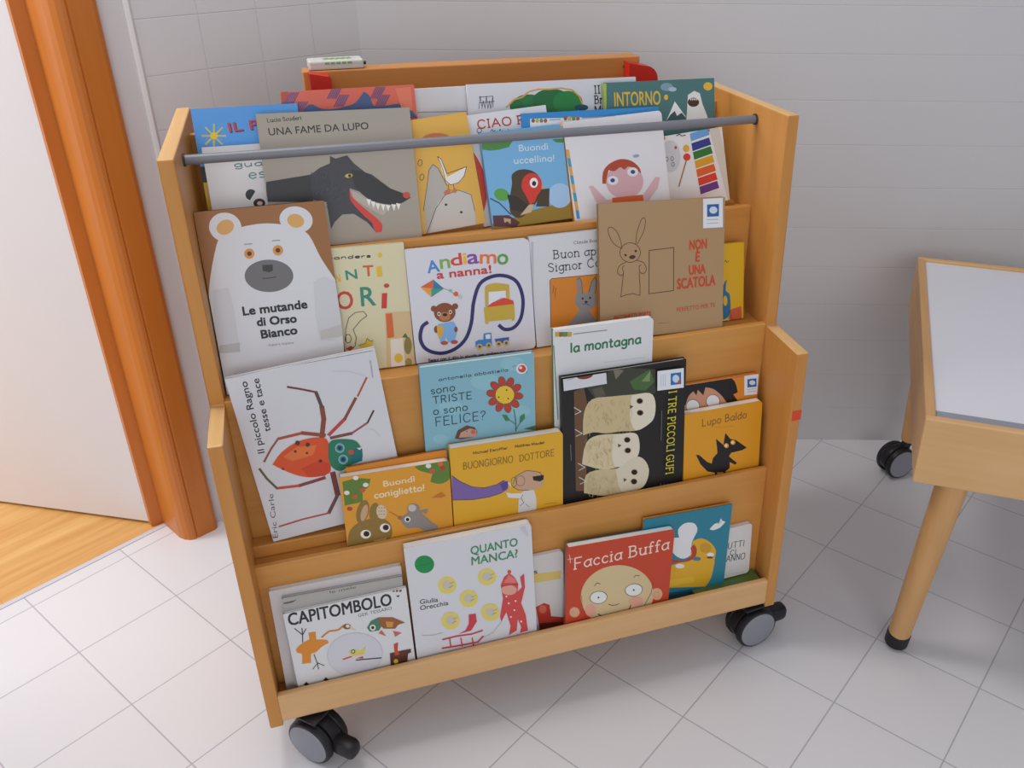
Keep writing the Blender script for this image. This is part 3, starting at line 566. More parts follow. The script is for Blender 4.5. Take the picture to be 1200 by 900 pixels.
('p','e2a552',[2.7,33.9,8,33.1,8.5,19.3,3.2,20]),
('p','3d9bc4',[3.2,20,8.5,19.3,9,5.3,3.7,6.1]),
('s','a9b4c9',1.2,0,[34.4,161.2,86.3,157.6]),
('p','d9aeb4',[123.6,49.6,121.1,41.4,115.6,34.5,107.8,29.4,98.4,26.8,88.3,26.8,78.6,29.5,70.2,34.5,63.9,41.4,60.4,49.5,59.9,58,62.4,66.1,67.8,72.9,75.5,77.9,84.7,80.6,94.7,80.7,104.4,78.1,112.9,73.2,119.3,66.3,123,58.2]),
('p','b4492e',[53.3,55.2,56.6,72.9,67.7,84.1,87.9,89.8,107,84.6,119.4,72.1,121.1,62.8,109.5,72.6,100.1,76.4,93.7,72.5,86.4,77,76,72.2,66.6,75.2,62.3,64.9,59.4,54.4]),
('p','dcb4ba',[29.9,54,36.9,54.5,57.1,29.3,68.7,27.7,67,19.8,40.8,23.5]),
('p','dcb4ba',[145.4,54.1,153.3,52.4,147.4,35.4,127.1,15.9,111.2,18.1]),
('p','d9602c',[67.1,30.8,120.5,28.7,120.7,13.1,65.8,20]),
('p','e8e6ea',[80.8,56.7,80.1,54.5,78.6,52.7,76.3,51.4,73.6,50.7,70.7,50.8,67.9,51.5,65.4,52.9,63.6,54.7,62.5,56.9,62.3,59.1,63.1,61.3,64.6,63.1,66.8,64.4,69.5,65.1,72.4,65.1,75.2,64.3,77.7,63,79.6,61.1,80.6,59]),
('p','e8e6ea',[116.3,65.9,115.6,63.8,114,61.9,111.8,60.6,109,59.9,106.1,60,103.2,60.7,100.8,62,98.9,63.9,97.8,66.1,97.6,68.3,98.3,70.5,99.9,72.3,102.1,73.6,104.8,74.3,107.8,74.3,110.6,73.6,113.1,72.2,115,70.4,116.1,68.2]),
('p','3a4a86',[75.1,57.8,74.8,56.8,74.1,56,73.2,55.4,72,55.1,70.8,55.1,69.7,55.4,68.6,56,67.9,56.8,67.4,57.8,67.4,58.8,67.7,59.8,68.3,60.6,69.3,61.2,70.4,61.5,71.6,61.5,72.8,61.2,73.8,60.6,74.6,59.8,75,58.8]),
('p','3a4a86',[111.2,66.6,110.9,65.6,110.3,64.8,109.3,64.2,108.2,63.9,106.9,63.9,105.8,64.2,104.7,64.8,103.9,65.6,103.5,66.6,103.4,67.6,103.7,68.6,104.4,69.4,105.3,70,106.5,70.3,107.7,70.3,108.9,70,109.9,69.4,110.7,68.6,111.2,67.6]),
('p','8fa8c4',[121.2,91.6,121,90.9,120.2,90.1,119.1,89.5,117.6,89.1,115.9,88.9,114.2,89,112.6,89.3,111.4,89.8,110.5,90.5,110.2,91.2,110.4,92,111.1,92.8,112.3,93.4,113.8,93.8,115.5,94,117.2,93.9,118.7,93.6,120,93.1,120.8,92.4])]),
'xylo': ((0.8009,0.2340,0.8088,15.11,0.05,4.44,0.1179,0.1221,0.0060),'e6e5e6','e6e5e6',[
('p','6aa6de',[58.3,119.6,91.5,124.4,94.1,111.8,59,106.1]),
('s','eeeeee',1.3,0,[59,106.1,94.1,111.8]),
('p','2f3f8f',[59.1,103.5,92.4,108.3,95,95.5,59.8,89.9]),
('s','eeeeee',1.3,0,[59.8,89.9,95,95.5]),
('p','2f7a32',[60.1,89.1,93.5,93.9,96.2,81,60.9,75.5]),
('s','eeeeee',1.3,0,[60.9,75.5,96.2,81]),
('p','dda127',[61.1,74.3,94.6,79,97.3,66.1,61.9,60.6]),
('s','eeeeee',1.3,0,[61.9,60.6,97.3,66.1]),
('p','e0622a',[62.2,59.8,95.8,64.4,98.4,51.4,62.9,46]),
('s','eeeeee',1.3,0,[62.9,46,98.4,51.4]),
('p','d9402e',[63.3,45.2,96.9,49.8,99.6,36.7,64,31.4]),
('s','eeeeee',1.3,0,[64,31.4,99.6,36.7]),
('p','6f3a86',[64.4,30.9,98.2,35.4,100.8,22.3,65.1,17]),
('s','eeeeee',1.3,0,[65.1,17,100.8,22.3]),
('p','e3a93c',[54.4,96,53.8,94.2,52.8,92.7,51.4,91.6,49.7,91,47.9,91,46.1,91.5,44.7,92.6,43.6,94.1,43,95.9,42.9,97.7,43.5,99.5,44.5,101,45.9,102.1,47.6,102.7,49.4,102.7,51.1,102.1,52.6,101.1,53.7,99.6,54.3,97.8]),
('p','d9402e',[54.6,81.7,54,80,52.9,78.5,51.2,77.4,49.3,76.8,47.2,76.9,45.3,77.5,43.6,78.6,42.3,80.1,41.6,81.9,41.5,83.7,42.1,85.5,43.2,87,44.8,88.1,46.7,88.6,48.8,88.6,50.8,88,52.5,86.9,53.8,85.4,54.5,83.6]),
('s','a8743c',2.4,0,[46,76.7,27.4,37.4]),
('p','d0d0d4',[36.8,85.6,34.8,77.8,31.2,71,26.4,66,20.8,63.1,15,62.8,9.6,64.9,5,69.3,1.8,75.6,0.2,83.1,0.4,91.1,2.4,98.9,5.9,105.5,10.7,110.5,16.2,113.4,22,113.8,27.4,111.7,32,107.4,35.3,101.1,36.9,93.6]),
('p','d9402e',[13.6,118.4,13.3,117.5,12.8,116.7,12.1,116.2,11.3,115.9,10.4,115.9,9.6,116.2,8.8,116.7,8.3,117.4,8,118.3,8,119.2,8.3,120.1,8.8,120.8,9.5,121.3,10.3,121.6,11.2,121.7,12,121.4,12.8,120.9,13.3,120.1,13.6,119.3]),
('p','c83a50',[32.6,100.7,32.4,100,31.9,99.3,31.3,98.8,30.6,98.6,29.8,98.6,29.1,98.8,28.4,99.3,28,99.9,27.7,100.7,27.7,101.5,28,102.2,28.4,102.9,29,103.4,29.7,103.6,30.5,103.7,31.2,103.4,31.9,103,32.3,102.3,32.6,101.6]),
('p','e3c53c',[2.2,98.3,6.5,99.5,4.9,79.3,0.7,78.1]),
('p','22252c',[1.1,87.3,5.1,86.7,4.5,76.4,1.2,76.2]),
('s','33363c',0.9,1,[14.3,84.6,14,83.5,13.4,82.5,12.7,81.9,11.9,81.6,11,81.8,10.3,82.3,9.7,83.1,9.5,84.2,9.5,85.3,9.8,86.4,10.3,87.3,11.1,88,11.9,88.2,12.7,88.1,13.5,87.6,14,86.8,14.3,85.7]),
('s','33363c',0.9,1,[23.7,83.9,23.4,82.8,22.8,81.8,22.1,81.2,21.2,80.9,20.4,81.1,19.7,81.6,19.1,82.4,18.8,83.5,18.8,84.6,19.1,85.7,19.7,86.6,20.4,87.3,21.3,87.5,22.1,87.4,22.9,86.9,23.4,86.1,23.7,85]),
('s','33363c',0.9,1,[24.1,74.5,23.8,73.3,23.2,72.4,22.5,71.8,21.6,71.5,20.8,71.6,20,72.2,19.5,73,19.2,74.1,19.2,75.2,19.5,76.3,20.1,77.2,20.8,77.9,21.7,78.1,22.5,78,23.2,77.5,23.8,76.7,24.1,75.6]),
('s','2a2c33',1.4,0,[33.9,119.4,39.5,121.6,43.2,118.1,50.2,118.2]),
('p','d23a50',[101.8,119.6,101.5,118.6,100.6,117.8,99.4,117.2,98,117,96.4,117,94.9,117.4,93.6,118.1,92.6,119,92,120,91.9,121,92.3,122,93.1,122.8,94.3,123.4,95.7,123.7,97.3,123.6,98.8,123.2,100.1,122.6,101.1,121.7,101.7,120.7]),
('p','d5cfc4',[93.9,123.7,111.5,122.3,130.9,-11.9,116,-9.3])]),
'bear': ((0.1085,0.1376,0.6291,12.00,0.08,0.26,0.1726,0.2634,0.0090),'99622c','1e1b1a',[
('p','d9d9dd',[1.8,154.7,21.8,215.7,34.1,230.7,57.5,237.2,86,239.3,111.1,235.5,133,227.2,146,215.8,157.4,182.2,172.3,149,176.1,132.7,164.9,-40.7,-16.1,-10.1,-6.7,87.8]),
('p','d9d9dd',[57.1,233.3,54.1,227.6,49.5,223.1,43.6,220.2,37.1,219.1,30.7,220.1,24.9,222.9,20.3,227.3,17.4,232.9,16.4,239,17.5,245.2,20.4,250.8,25,255.2,30.8,258.2,37.2,259.2,43.6,258.4,49.4,255.6,54,251.3,57,245.7,58.1,239.5]),
('p','d9d9dd',[152.9,233.8,150.1,228.6,145.4,224.4,139.4,221.9,132.6,221.1,125.7,222.2,119.4,225,114.3,229.3,110.9,234.7,109.5,240.5,110.2,246.3,113.1,251.4,117.7,255.5,123.6,258.1,130.3,258.9,137.2,257.9,143.5,255.1,148.7,250.8,152.2,245.5,153.6,239.6]),
('p','d9a45a',[48.4,243.4,48.6,240.3,47.7,237.1,45.8,234.1,43,231.6,39.6,229.9,36,229.1,32.5,229.3,29.5,230.5,27.2,232.5,25.9,235.2,25.7,238.3,26.7,241.5,28.6,244.4,31.4,246.9,34.7,248.6,38.3,249.4,41.8,249.2,44.8,248.1,47.1,246.1]),
('p','d9a45a',[141.3,234.4,139.6,231.9,137,230,133.9,228.9,130.4,228.8,126.9,229.7,123.8,231.4,121.4,233.9,119.9,236.8,119.5,239.9,120.1,242.8,121.8,245.4,124.3,247.3,127.5,248.3,130.9,248.4,134.4,247.6,137.5,245.9,139.9,243.4,141.4,240.5,141.9,237.4]),
('p','6d6b6d',[116,161.2,113.3,154.2,107.6,148.3,99.6,144.1,90,141.9,79.8,142.1,69.9,144.5,61.5,148.9,55.2,154.9,51.7,161.8,51.3,169.1,54,175.9,59.5,181.7,67.4,185.9,76.8,188.1,86.9,188.1,96.7,185.8,105.3,181.5,111.7,175.6,115.4,168.6]),
('p','33302f',[77,181.6,90.7,180.6,89.9,172.1,84.4,170.3,76.2,173.1]),
('s','3a3738',1.4,0,[74.6,162.6,82.6,161.9,92.8,162.5]),
('p','d98f3c',[69.1,198.7,68.4,196.5,67.1,194.6,65.4,193.2,63.4,192.4,61.2,192.3,59.2,192.9,57.5,194.1,56.3,195.9,55.7,197.9,55.7,200.2,56.4,202.4,57.7,204.2,59.4,205.6,61.4,206.4,63.5,206.6,65.5,206,67.2,204.8,68.5,203,69.1,200.9]),
('p','4a2a1a',[65.5,199.1,65.1,198.1,64.6,197.2,63.8,196.6,62.8,196.2,61.9,196.2,60.9,196.4,60.2,197,59.6,197.8,59.3,198.8,59.3,199.8,59.6,200.8,60.2,201.6,61,202.3,61.9,202.6,62.9,202.7,63.8,202.4,64.6,201.9,65.2,201.1,65.5,200.1]),
('p','d98f3c',[107.7,199.2,107,197,105.7,195.1,104,193.7,101.9,192.9,99.7,192.8,97.7,193.4,95.9,194.6,94.7,196.4,94,198.5,94,200.7,94.7,202.9,96,204.8,97.7,206.2,99.8,207,101.9,207.2,104,206.6,105.7,205.3,107,203.6,107.7,201.5]),
('p','4a2a1a',[104,199.6,103.7,198.6,103.1,197.7,102.3,197.1,101.3,196.7,100.3,196.7,99.4,196.9,98.6,197.5,98,198.3,97.7,199.3,97.7,200.3,98,201.3,98.6,202.2,99.4,202.8,100.3,203.2,101.3,203.3,102.3,203,103.1,202.4,103.7,201.6,104,200.7]),
('s','8a8586',1.2,0,[57.8,213.2,68.2,212.7]),
('s','8a8586',1.2,0,[95.2,214,105.5,213.8]),
('p','cfcfd3',[7.3,154,27.1,154.6,29.5,126.5,28.2,65.3,20.3,61,-0.9,63.2,2.6,117.7]),
('p','cfcfd3',[142.4,149.6,158.1,155.5,173.3,145.8,171.5,65.4,156.8,59.3,138.9,61.9,138.2,99.3]),
('p','bcbab8',[0.9,74.1,29.7,74.6,27.4,60.6,-0.1,63.1]),
('p','c4c0bc',[140.9,76.3,172.2,81.7,171.6,63.8,140.5,62.7]),
('t','17171a','Le mutande',40.8,113.1,-0.5,87.5,12.4,'sans',1.9),
('t','17171a','di Orso',57,95.1,-1.8,53.6,11.9,'sans',1.9),
('t','17171a','Bianco',59.9,76.3,0,49.1,12,'sans',1.9),
('t','8a888c','tupera tupera',66.8,63.7,-2.1,35.1,3.5,'sans',0)]),
'cream': ((0.2108,0.1510,0.6298,11.00,-0.13,-0.91,0.1700,0.1896,0.0090),'ddd4ae','ddd4ae',[
('t','2a2a2a','Sanders',57.3,173.8,-1.9,63.1,4.7,'hand',0.9),
('t','e0b92c','N',67.2,139,-0.1,6.4,12.1,'sans',1),
('t','2f8a7a','N',82.4,141.6,2.4,15.7,14,'sans',1.4),
('t','c9622f','T',107.3,144.5,-1.9,14.5,15.9,'sans',1.6),
('t','e3bd2c','I',127.2,142.2,-0.3,6.9,14.7,'sans',1.6),
('p','e3c12c',[137,173.4,136.7,172.2,136.2,171.2,135.4,170.5,134.5,170,133.5,169.9,132.6,170.2,131.8,170.8,131.2,171.7,130.9,172.8,130.8,174,131.1,175.1,131.6,176.1,132.4,176.9,133.3,177.4,134.3,177.5,135.2,177.2,136,176.6,136.6,175.7,136.9,174.6]),
('t','c93c2f','O',64.6,98.3,-0.7,23.1,27,'sans',1.4),
('t','2f8a7a','R',99.4,99.9,-1.8,20.9,29.1,'sans',1.4),
('p','c93c2f',[130.8,116.2,138.7,116,135.7,92.6,127.8,93.2]),
('p','c93c2f',[142.9,126.7,142.6,125.7,141.9,124.9,141,124.2,139.8,123.9,138.5,123.9,137.3,124.1,136.2,124.7,135.4,125.5,134.9,126.5,134.8,127.5,135.1,128.5,135.8,129.3,136.7,129.9,137.9,130.3,139.2,130.3,140.4,130,141.5,129.5,142.3,128.6,142.8,127.7]),
('s','2a2723',0.9,0,[71,48.8,72.5,66.9,79,84.2,89.1,91.3,101.6,91.5,105.5,84.5,95.5,78.3,83.2,65.6,86.6,53.5,83.6,40.5,76.7,34.7]),
('s','2a2723',0.9,1,[78.9,52.1,78.4,49.9,77.4,48,76.1,46.7,74.6,46.1,73.1,46.3,71.8,47.2,70.8,48.9,70.3,50.9,70.3,53.2,70.8,55.4,71.8,57.3,73.1,58.6,74.6,59.2,76.1,59,77.4,58.1,78.4,56.5,78.9,54.4]),
('p','b93c34',[69.7,37.3,77.4,41.3,81.7,37.4,74.9,33.3]),
('p','e3bd3c',[88.2,40,99.5,42.6,101.9,50,106.1,45.1,110.9,45.5,108.4,37.4,94,35.2]),
('s','5a4a20',0.7,0,[88.2,40,99.5,42.6,101.9,50,106.1,45.1,110.9,45.5]),
('p','d8b98a',[132.5,86.4,170.6,84.4,168.5,-8,126.4,-5.8]),
('p','d9682f',[133.3,84.6,142.8,84.2,142.3,46.7,131.6,46.3]),
('p','e6ddd0',[136.2,44.1,154.8,43.5,154,-6,132.9,-4.9]),
('p','e0b93c',[151.8,12.2,151.3,9.9,150.2,7.9,148.6,6.5,146.7,5.6,144.7,5.5,142.7,6.2,141,7.5,139.8,9.3,139.1,11.5,139,13.8,139.5,16.1,140.7,18,142.2,19.5,144.1,20.3,146.1,20.4,148.1,19.8,149.7,18.5,151,16.7,151.7,14.5]),
('p','8a7a3c',[167.2,30.1,166.5,25.9,165.3,22.3,163.7,19.4,162,17.7,160.1,17.3,158.4,18.2,156.9,20.3,156,23.4,155.5,27.3,155.6,31.5,156.3,35.6,157.5,39.3,159,42.1,160.8,43.8,162.7,44.2,164.4,43.4,165.8,41.3,166.8,38.1,167.3,34.3]),
('p','4a6a3c',[154,45.3,159.5,51.4,163.5,42.5]),
('p','9a8a4c',[164.9,2.9,164.5,0.6,163.5,-1.4,162.2,-2.9,160.7,-3.8,159.1,-4,157.5,-3.4,156.2,-2.1,155.2,-0.3,154.7,1.9,154.6,4.2,155.1,6.5,156,8.5,157.3,10,158.9,10.9,160.5,11,162,10.5,163.4,9.2,164.4,7.4,164.9,5.2])]),
'kite': ((0.3923,0.1462,0.6300,10.99,-0.13,-0.53,0.1906,0.1767,0.0120),'dbdae2','b9b4d6',[
('t','4a8ad0','A',31,138.9,3.6,18.2,18.2,'sans',1.6),
('t','7ab04a','n',50.7,143.6,1.3,14.6,15.8,'sans',1.6),
('t','d9402e','d',67.3,146.1,2.6,16.6,18.2,'sans',1.6),
('t','f0b93c','i',85.4,147.3,0.2,5.8,17.7,'sans',1.4),
('t','8a4aa0','a',92.4,146.6,0.3,17.3,16.5,'sans',1.6),
('t','e8752f','m',111.4,145.3,-4.4,24.8,16,'sans',1.6),
('t','5aa04a','o',137.9,141.4,-3.7,16.9,17.9,'sans',1.6),
('t','c93c34','a nanna!',44.2,128.9,0.3,83.4,12.2,'sans',1.6),
('s','2f2a66',5.6,0,[22.9,63.2,21.6,62.4,19.7,61.5,17.6,60.2,15.6,58.6,14,56.4,12.7,53.4,11.4,49.8,10.4,45.7,9.8,41.7,9.8,37.9,10.3,34.3,11.3,30.7,12.8,27.1,14.8,23.8,17.3,21,20.6,18.4,24.6,16.1,29,14.1,33.6,12.7,38,11.7,42.4,11.5,46.9,11.7,51.5,12.5,55.9,13.7,60.1,15.2,64.1,17.2,68.1,19.5,71.8,22.2,75.3,25.4,78.5,29,81.3,33,83.8,37.5,86,42.4,88,47.6,89.9,53.3,91.5,59.6,92.7,66.6,93.9,73.9,95.1,81,96.8,87.5,98.7,93.6,100.8,99.6,103.1,105.3,105.8,110.3,108.9,114.4,112.8,117.7,117.3,120.1,122.1,121.9,126.9,123.1,131.6,123.9,136.1,124.2,140.7,124,145.2,123.2,149.5,122.1,153.4,120.7,157,118.9,160.3,116.9,163.4,114.5,166.1,111.5,168.4,108,170.4,103.6,172.1,98.6,173.4,93,174.3,87.3,174.7,81.7,174.5,75.9,173.8,69.8,172.7,63.7,171.3,58.1,169.6,53.2,167.6,49.2,165.3,45.7,162.7,42.7,160,40.3,157.3,38.5,154.4,37.2,151.3,36.5,148.2,36.3,145.2,36.5,142.6,37,140.3,38.1,138.2,39.8,136.3,41.7,134.7,43.5,133.6,44.7]),
('p','d9642f',[17.7,118.9,38.1,128.3,36.8,114.6]),
('p','e8a33c',[17.7,118.9,33.8,114.9,32.6,101.7]),
('p','2f7aa8',[38.1,128.3,52.7,112.8,36.8,114.6]),
('p','3d9a8a',[33.8,114.9,52.7,112.8,32.6,101.7]),
('s','8a7a6a',0.8,0,[52.7,112.8,60.6,108.8,67.7,102.7,77.9,95.9]),
('p','d9642f',[73.8,102.1,73.6,100.9,72.9,99.9,72.1,99.2,71,98.8,69.9,98.7,68.7,99.1,67.8,99.7,67,100.6,66.6,101.7,66.5,102.9,66.8,104,67.4,105,68.3,105.7,69.4,106.1,70.5,106.2,71.6,105.9,72.6,105.2,73.3,104.3,73.8,103.2]),
('p','7ac0a0',[65.2,108.3,65,107.7,64.5,107.1,63.8,106.7,62.9,106.5,61.9,106.5,61,106.7,60.2,107.1,59.6,107.7,59.2,108.3,59.1,109,59.3,109.7,59.8,110.2,60.5,110.6,61.4,110.8,62.3,110.8,63.3,110.6,64.1,110.2,64.7,109.7,65.1,109]),
('p','c9c4d0',[79.9,97,79.6,95.8,79.2,94.8,78.5,94.1,77.7,93.6,76.8,93.6,76,93.8,75.3,94.5,74.7,95.4,74.4,96.4,74.4,97.6,74.6,98.7,75.1,99.7,75.8,100.5,76.6,100.9,77.4,101,78.3,100.7,79,100.1,79.5,99.2,79.8,98.2]),
('p','8a4a26',[67,73.6,65.8,69,63.1,65.1,59.2,62.2,54.4,60.7,49.2,60.5,44.2,61.9,39.9,64.6,36.6,68.3,34.6,72.8,34.3,77.5,35.5,82,38.2,85.9,42.1,88.7,46.8,90.3,51.9,90.5,56.9,89.2,61.3,86.5,64.7,82.8,66.6,78.3]),
('p','8a4a26',[39,82.9,38.7,81.5,37.9,80.3,36.8,79.4,35.5,78.8,34.1,78.8,32.7,79.2,31.5,80,30.6,81.1,30.1,82.5,30,84,30.4,85.4,31.1,86.6,32.2,87.5,33.5,88,34.9,88.1,36.3,87.7,37.5,86.9,38.4,85.7,38.9,84.4]),
('p','8a4a26',[71.9,82.8,71.5,81.4,70.8,80.2,69.6,79.2,68.3,78.7,66.9,78.7,65.5,79.1,64.3,79.9,63.3,81,62.8,82.4,62.7,83.9,63.1,85.3,63.8,86.5,64.9,87.4,66.3,88,67.7,88,69.1,87.6,70.3,86.8,71.2,85.7,71.8,84.3]),
('p','b97a4a',[58.6,68.3,57.9,66.2,56.6,64.4,54.5,63.1,52.1,62.4,49.4,62.4,46.8,63.1,44.5,64.4,42.8,66.1,41.8,68.2,41.5,70.3,42.1,72.4,43.5,74.2,45.5,75.5,48,76.2,50.6,76.2,53.2,75.5,55.5,74.3,57.3,72.5,58.3,70.5]),
('p','2a1a14',[54.2,71.6,54,70.9,53.4,70.3,52.5,69.8,51.5,69.6,50.4,69.6,49.2,69.8,48.3,70.3,47.5,71,47.1,71.7,46.9,72.5,47.2,73.3,47.8,73.9,48.6,74.4,49.7,74.6,50.8,74.6,51.9,74.3,52.9,73.8,53.7,73.2,54.1,72.4]),
('p','f0ece8',[44,74.1,43.8,73.2,43.4,72.4,42.8,71.7,42.1,71.4,41.3,71.3,40.6,71.5,40,72.1,39.5,72.8,39.2,73.7,39.2,74.7,39.4,75.7,39.8,76.5,40.4,77.1,41.1,77.5,41.9,77.5,42.6,77.3,43.3,76.8,43.7,76,44,75.1]),
('p','1a1a1a',[43.1,74.2,43,73.7,42.7,73.2,42.4,72.8,41.9,72.6,41.4,72.6,41,72.7,40.6,73,40.3,73.5,40.1,74,40.1,74.6,40.2,75.2,40.5,75.7,40.9,76,41.3,76.3,41.8,76.3,42.2,76.1,42.6,75.8,42.9,75.4,43.1,74.8]),
('p','f0ece8',[61.6,74.9,61.4,73.9,61,73.1,60.4,72.5,59.7,72.1,58.9,72,58.1,72.3,57.5,72.8,57,73.6,56.8,74.5,56.7,75.4,56.9,76.4,57.4,77.2,58,77.9,58.7,78.2,59.4,78.3,60.2,78,60.8,77.5,61.3,76.8,61.6,75.8]),
('p','1a1a1a',[60.7,75,60.6,74.4,60.3,73.9,59.9,73.5,59.5,73.3,59,73.3,58.5,73.4,58.1,73.7,57.8,74.2,57.7,74.8,57.6,75.3,57.8,75.9,58,76.4,58.4,76.8,58.9,77,59.3,77,59.8,76.9,60.2,76.6,60.5,76.1,60.7,75.6]),
('p','7fb4e6',[38.6,58.1,62.4,59.9,67.5,46.5,61.2,28,51.8,27.6,49,37.6,46.2,27.4,39.5,27.6]),
('p','8a4a26',[39.1,50.1,38.7,48.3,38.1,46.8,37.1,45.7,36,45,34.9,44.9,33.8,45.3,32.9,46.2,32.2,47.6,31.8,49.2,31.8,51,32.1,52.7,32.8,54.2,33.7,55.4,34.8,56,35.9,56.2,37,55.7,38,54.8,38.7,53.5,39,51.8]),
('p','8a4a26',[68.1,46.4,67.8,45.1,67.3,43.9,66.6,43,65.8,42.4,64.9,42.3,64.1,42.6,63.4,43.4,62.9,44.4,62.6,45.7,62.6,47.1,62.8,48.5,63.3,49.6,64,50.5,64.8,51.1,65.7,51.2,66.6,50.9,67.3,50.1,67.8,49.1,68.1,47.8]),
('p','e3ad3c',[36.5,55.1,46.6,54.8,45.5,42.9,38.5,34.2,36.3,44]),
('p','b8503c',[51.1,26.8,50.8,25.8,49.9,25,48.6,24.5,47.1,24.2,45.3,24.3,43.7,24.7,42.2,25.3,41,26.2,40.3,27.2,40.1,28.2,40.5,29.1,41.3,29.9,42.6,30.5,44.2,30.7,45.9,30.7,47.6,30.3,49.1,29.6,50.3,28.8,51,27.8]),
('p','b8503c',[66.7,26.3,66.3,25.4,65.5,24.6,64.2,24.1,62.6,23.8,60.8,23.9,59.1,24.3,57.6,24.9,56.5,25.8,55.8,26.8,55.6,27.8,55.9,28.7,56.8,29.5,58.1,30.1,59.7,30.3,61.4,30.2,63.1,29.9,64.6,29.2,65.8,28.4,66.5,27.4]),
('p','c9ab3c',[116.2,107.4,124.4,112.1,137,112,154.1,107.9,153.1,81,148,80.9,148.1,99.1,120.9,99.9,118.5,77,114.2,77.5]),
('p','e4e4ea',[120.9,99.9,148.1,99.1,147.4,81.6,119.4,80.1]),
('p','8fb8e0',[129.2,83.7,140,88.9,147.8,86.4,144,78.8,129.8,79.8]),
('p','d9482f',[115.3,75.8,125.3,82.6,144.7,88.3,158.7,81.9,159.8,75.4,116.6,72.5]),
('p','c9ab3c',[111.6,76.2,159.9,76.3,158.8,51.3,154.8,49.2,154.4,52.5,117.3,53.1,116.4,49.4,112,49.9]),
('p','3f86d0',[93.8,23.1,99.3,25.6,106.6,24.7,108.3,34.9,120.1,34.7,120.1,13.8,94,14]),
('p','e4e8ee',[110.7,32.6,118.3,32.6,118.4,25.1,110.8,25.5]),
('p','3460b0',[124.7,23.7,148.2,23.9,146.9,15.2,126.6,15.6]),
('p','d9b94a',[104.7,13.9,104.4,12.5,103.6,11.3,102.5,10.5,101.1,10,99.7,10,98.2,10.4,97,11.2,96,12.3,95.4,13.7,95.3,15.1,95.7,16.5,96.4,17.6,97.6,18.5,98.9,19,100.4,19,101.8,18.6,103.1,17.8,104.1,16.6,104.6,15.3]),
('p','3a5a9a',[102.2,14.2,102.1,13.5,101.7,12.9,101.2,12.5,100.5,12.3,99.9,12.2,99.2,12.4,98.6,12.8,98.1,13.4,97.9,14.1,97.8,14.8,98,15.5,98.4,16.1,98.9,16.5,99.5,16.7,100.2,16.8,100.9,16.6,101.5,16.1,101.9,15.6,102.2,14.9]),
('p','d9b94a',[119.4,13.9,119.1,12.5,118.3,11.3,117.2,10.5,115.8,10,114.3,10,112.9,10.4,111.6,11.2,110.6,12.4,110.1,13.7,109.9,15.1,110.3,16.5,111.1,17.7,112.2,18.5,113.6,19,115,19,116.5,18.6,117.8,17.8,118.7,16.7,119.3,15.3]),
('p','3a5a9a',[116.9,14.2,116.7,13.5,116.4,12.9,115.8,12.5,115.2,12.3,114.5,12.2,113.8,12.5,113.2,12.9,112.8,13.4,112.5,14.1,112.5,14.8,112.6,15.5,113,16.1,113.5,16.5,114.2,16.8,114.9,16.8,115.5,16.6,116.1,16.2,116.6,15.6,116.8,14.9]),
('p','d9b94a',[135.5,14.4,135.2,13,134.4,11.8,133.3,11,131.9,10.5,130.4,10.5,129,10.9,127.7,11.7,126.7,12.9,126.1,14.2,126,15.7,126.3,17,127.1,18.2,128.2,19.1,129.6,19.5,131.1,19.6,132.5,19.2,133.8,18.3,134.8,17.2,135.4,15.8]),
('p','3a5a9a',[133,14.7,132.8,14,132.5,13.4,131.9,13,131.3,12.8,130.6,12.7,129.9,13,129.3,13.4,128.8,13.9,128.6,14.6,128.5,15.3,128.7,16,129,16.6,129.6,17,130.2,17.3,130.9,17.3,131.6,17.1,132.2,16.7,132.7,16.1,132.9,15.4]),
('p','d9b94a',[147.5,14.5,147.2,13.1,146.4,11.9,145.2,11,143.9,10.6,142.4,10.5,140.9,11,139.6,11.8,138.6,12.9,138,14.3,137.9,15.7,138.2,17.1,139,18.3,140.1,19.2,141.5,19.6,143,19.7,144.5,19.2,145.8,18.4,146.8,17.3,147.4,15.9]),
('p','3a5a9a',[144.9,14.8,144.8,14.1,144.4,13.5,143.9,13.1,143.2,12.8,142.5,12.8,141.8,13,141.2,13.4,140.8,14,140.5,14.7,140.4,15.4,140.6,16.1,141,16.7,141.5,17.1,142.1,17.4,142.8,17.4,143.5,17.2,144.1,16.8,144.6,16.2,144.9,15.5]),
('t','35305a','Segui con il dito la strada per andare a nanna',18.4,0.5,-1.2,136.7,4.5,'hand',0.7),
('p','b4aed8',[3,-0.3,185.3,-6.5,185.1,-10.8,2.5,-5.4])]),
'rabbit_orange': ((0.5851,0.1485,0.6287,10.98,0.22,0.00,0.1900,0.1783,0.0100),'d9d8dc','c4c4ca',[
('p','bfbfc6',[2.6,170.9,6.7,170.5,-5.2,-9.1,-10.1,-8.4]),
('t','6a6a70','Claude Boujon',71.7,159.8,-0.2,50,4.4,'serif',0.4),
('t','35353a','Buon appetito',36.9,140.1,-1,124.6,13.2,'serif',0.8),
('t','35353a','Signor Coniglio',27.1,120.2,-0.4,137.1,13.3,'serif',0.8),
('p','d98426',[28.7,106.2,32.2,109,112.2,107,109.8,28.4,46.7,25.3,25.2,29.9]),
('s','3a2a18',0.9,0,[28.7,106.2,32.2,109,112.2,107]),
('s','3a2a18',0.9,0,[28.7,106.2,27.4,72.4,25.2,29.9]),
('p','8f8c8e',[73.2,102.5,78.4,105.2,81.3,98.3,81.9,78.6,92.1,79,98.1,96.3,104.6,103.7,106.5,95.3,103.1,76,104.8,62.5,99.1,53.3,90.5,51.1,101.5,32.9,115,27.7,46.7,25.3,62.6,38.1,75.3,53.1,68.6,63.8,70,76.8,73.7,82.9]),
('s','33302e',0.8,0,[73.2,102.5,78.4,105.2,81.3,98.3,81.9,78.6]),
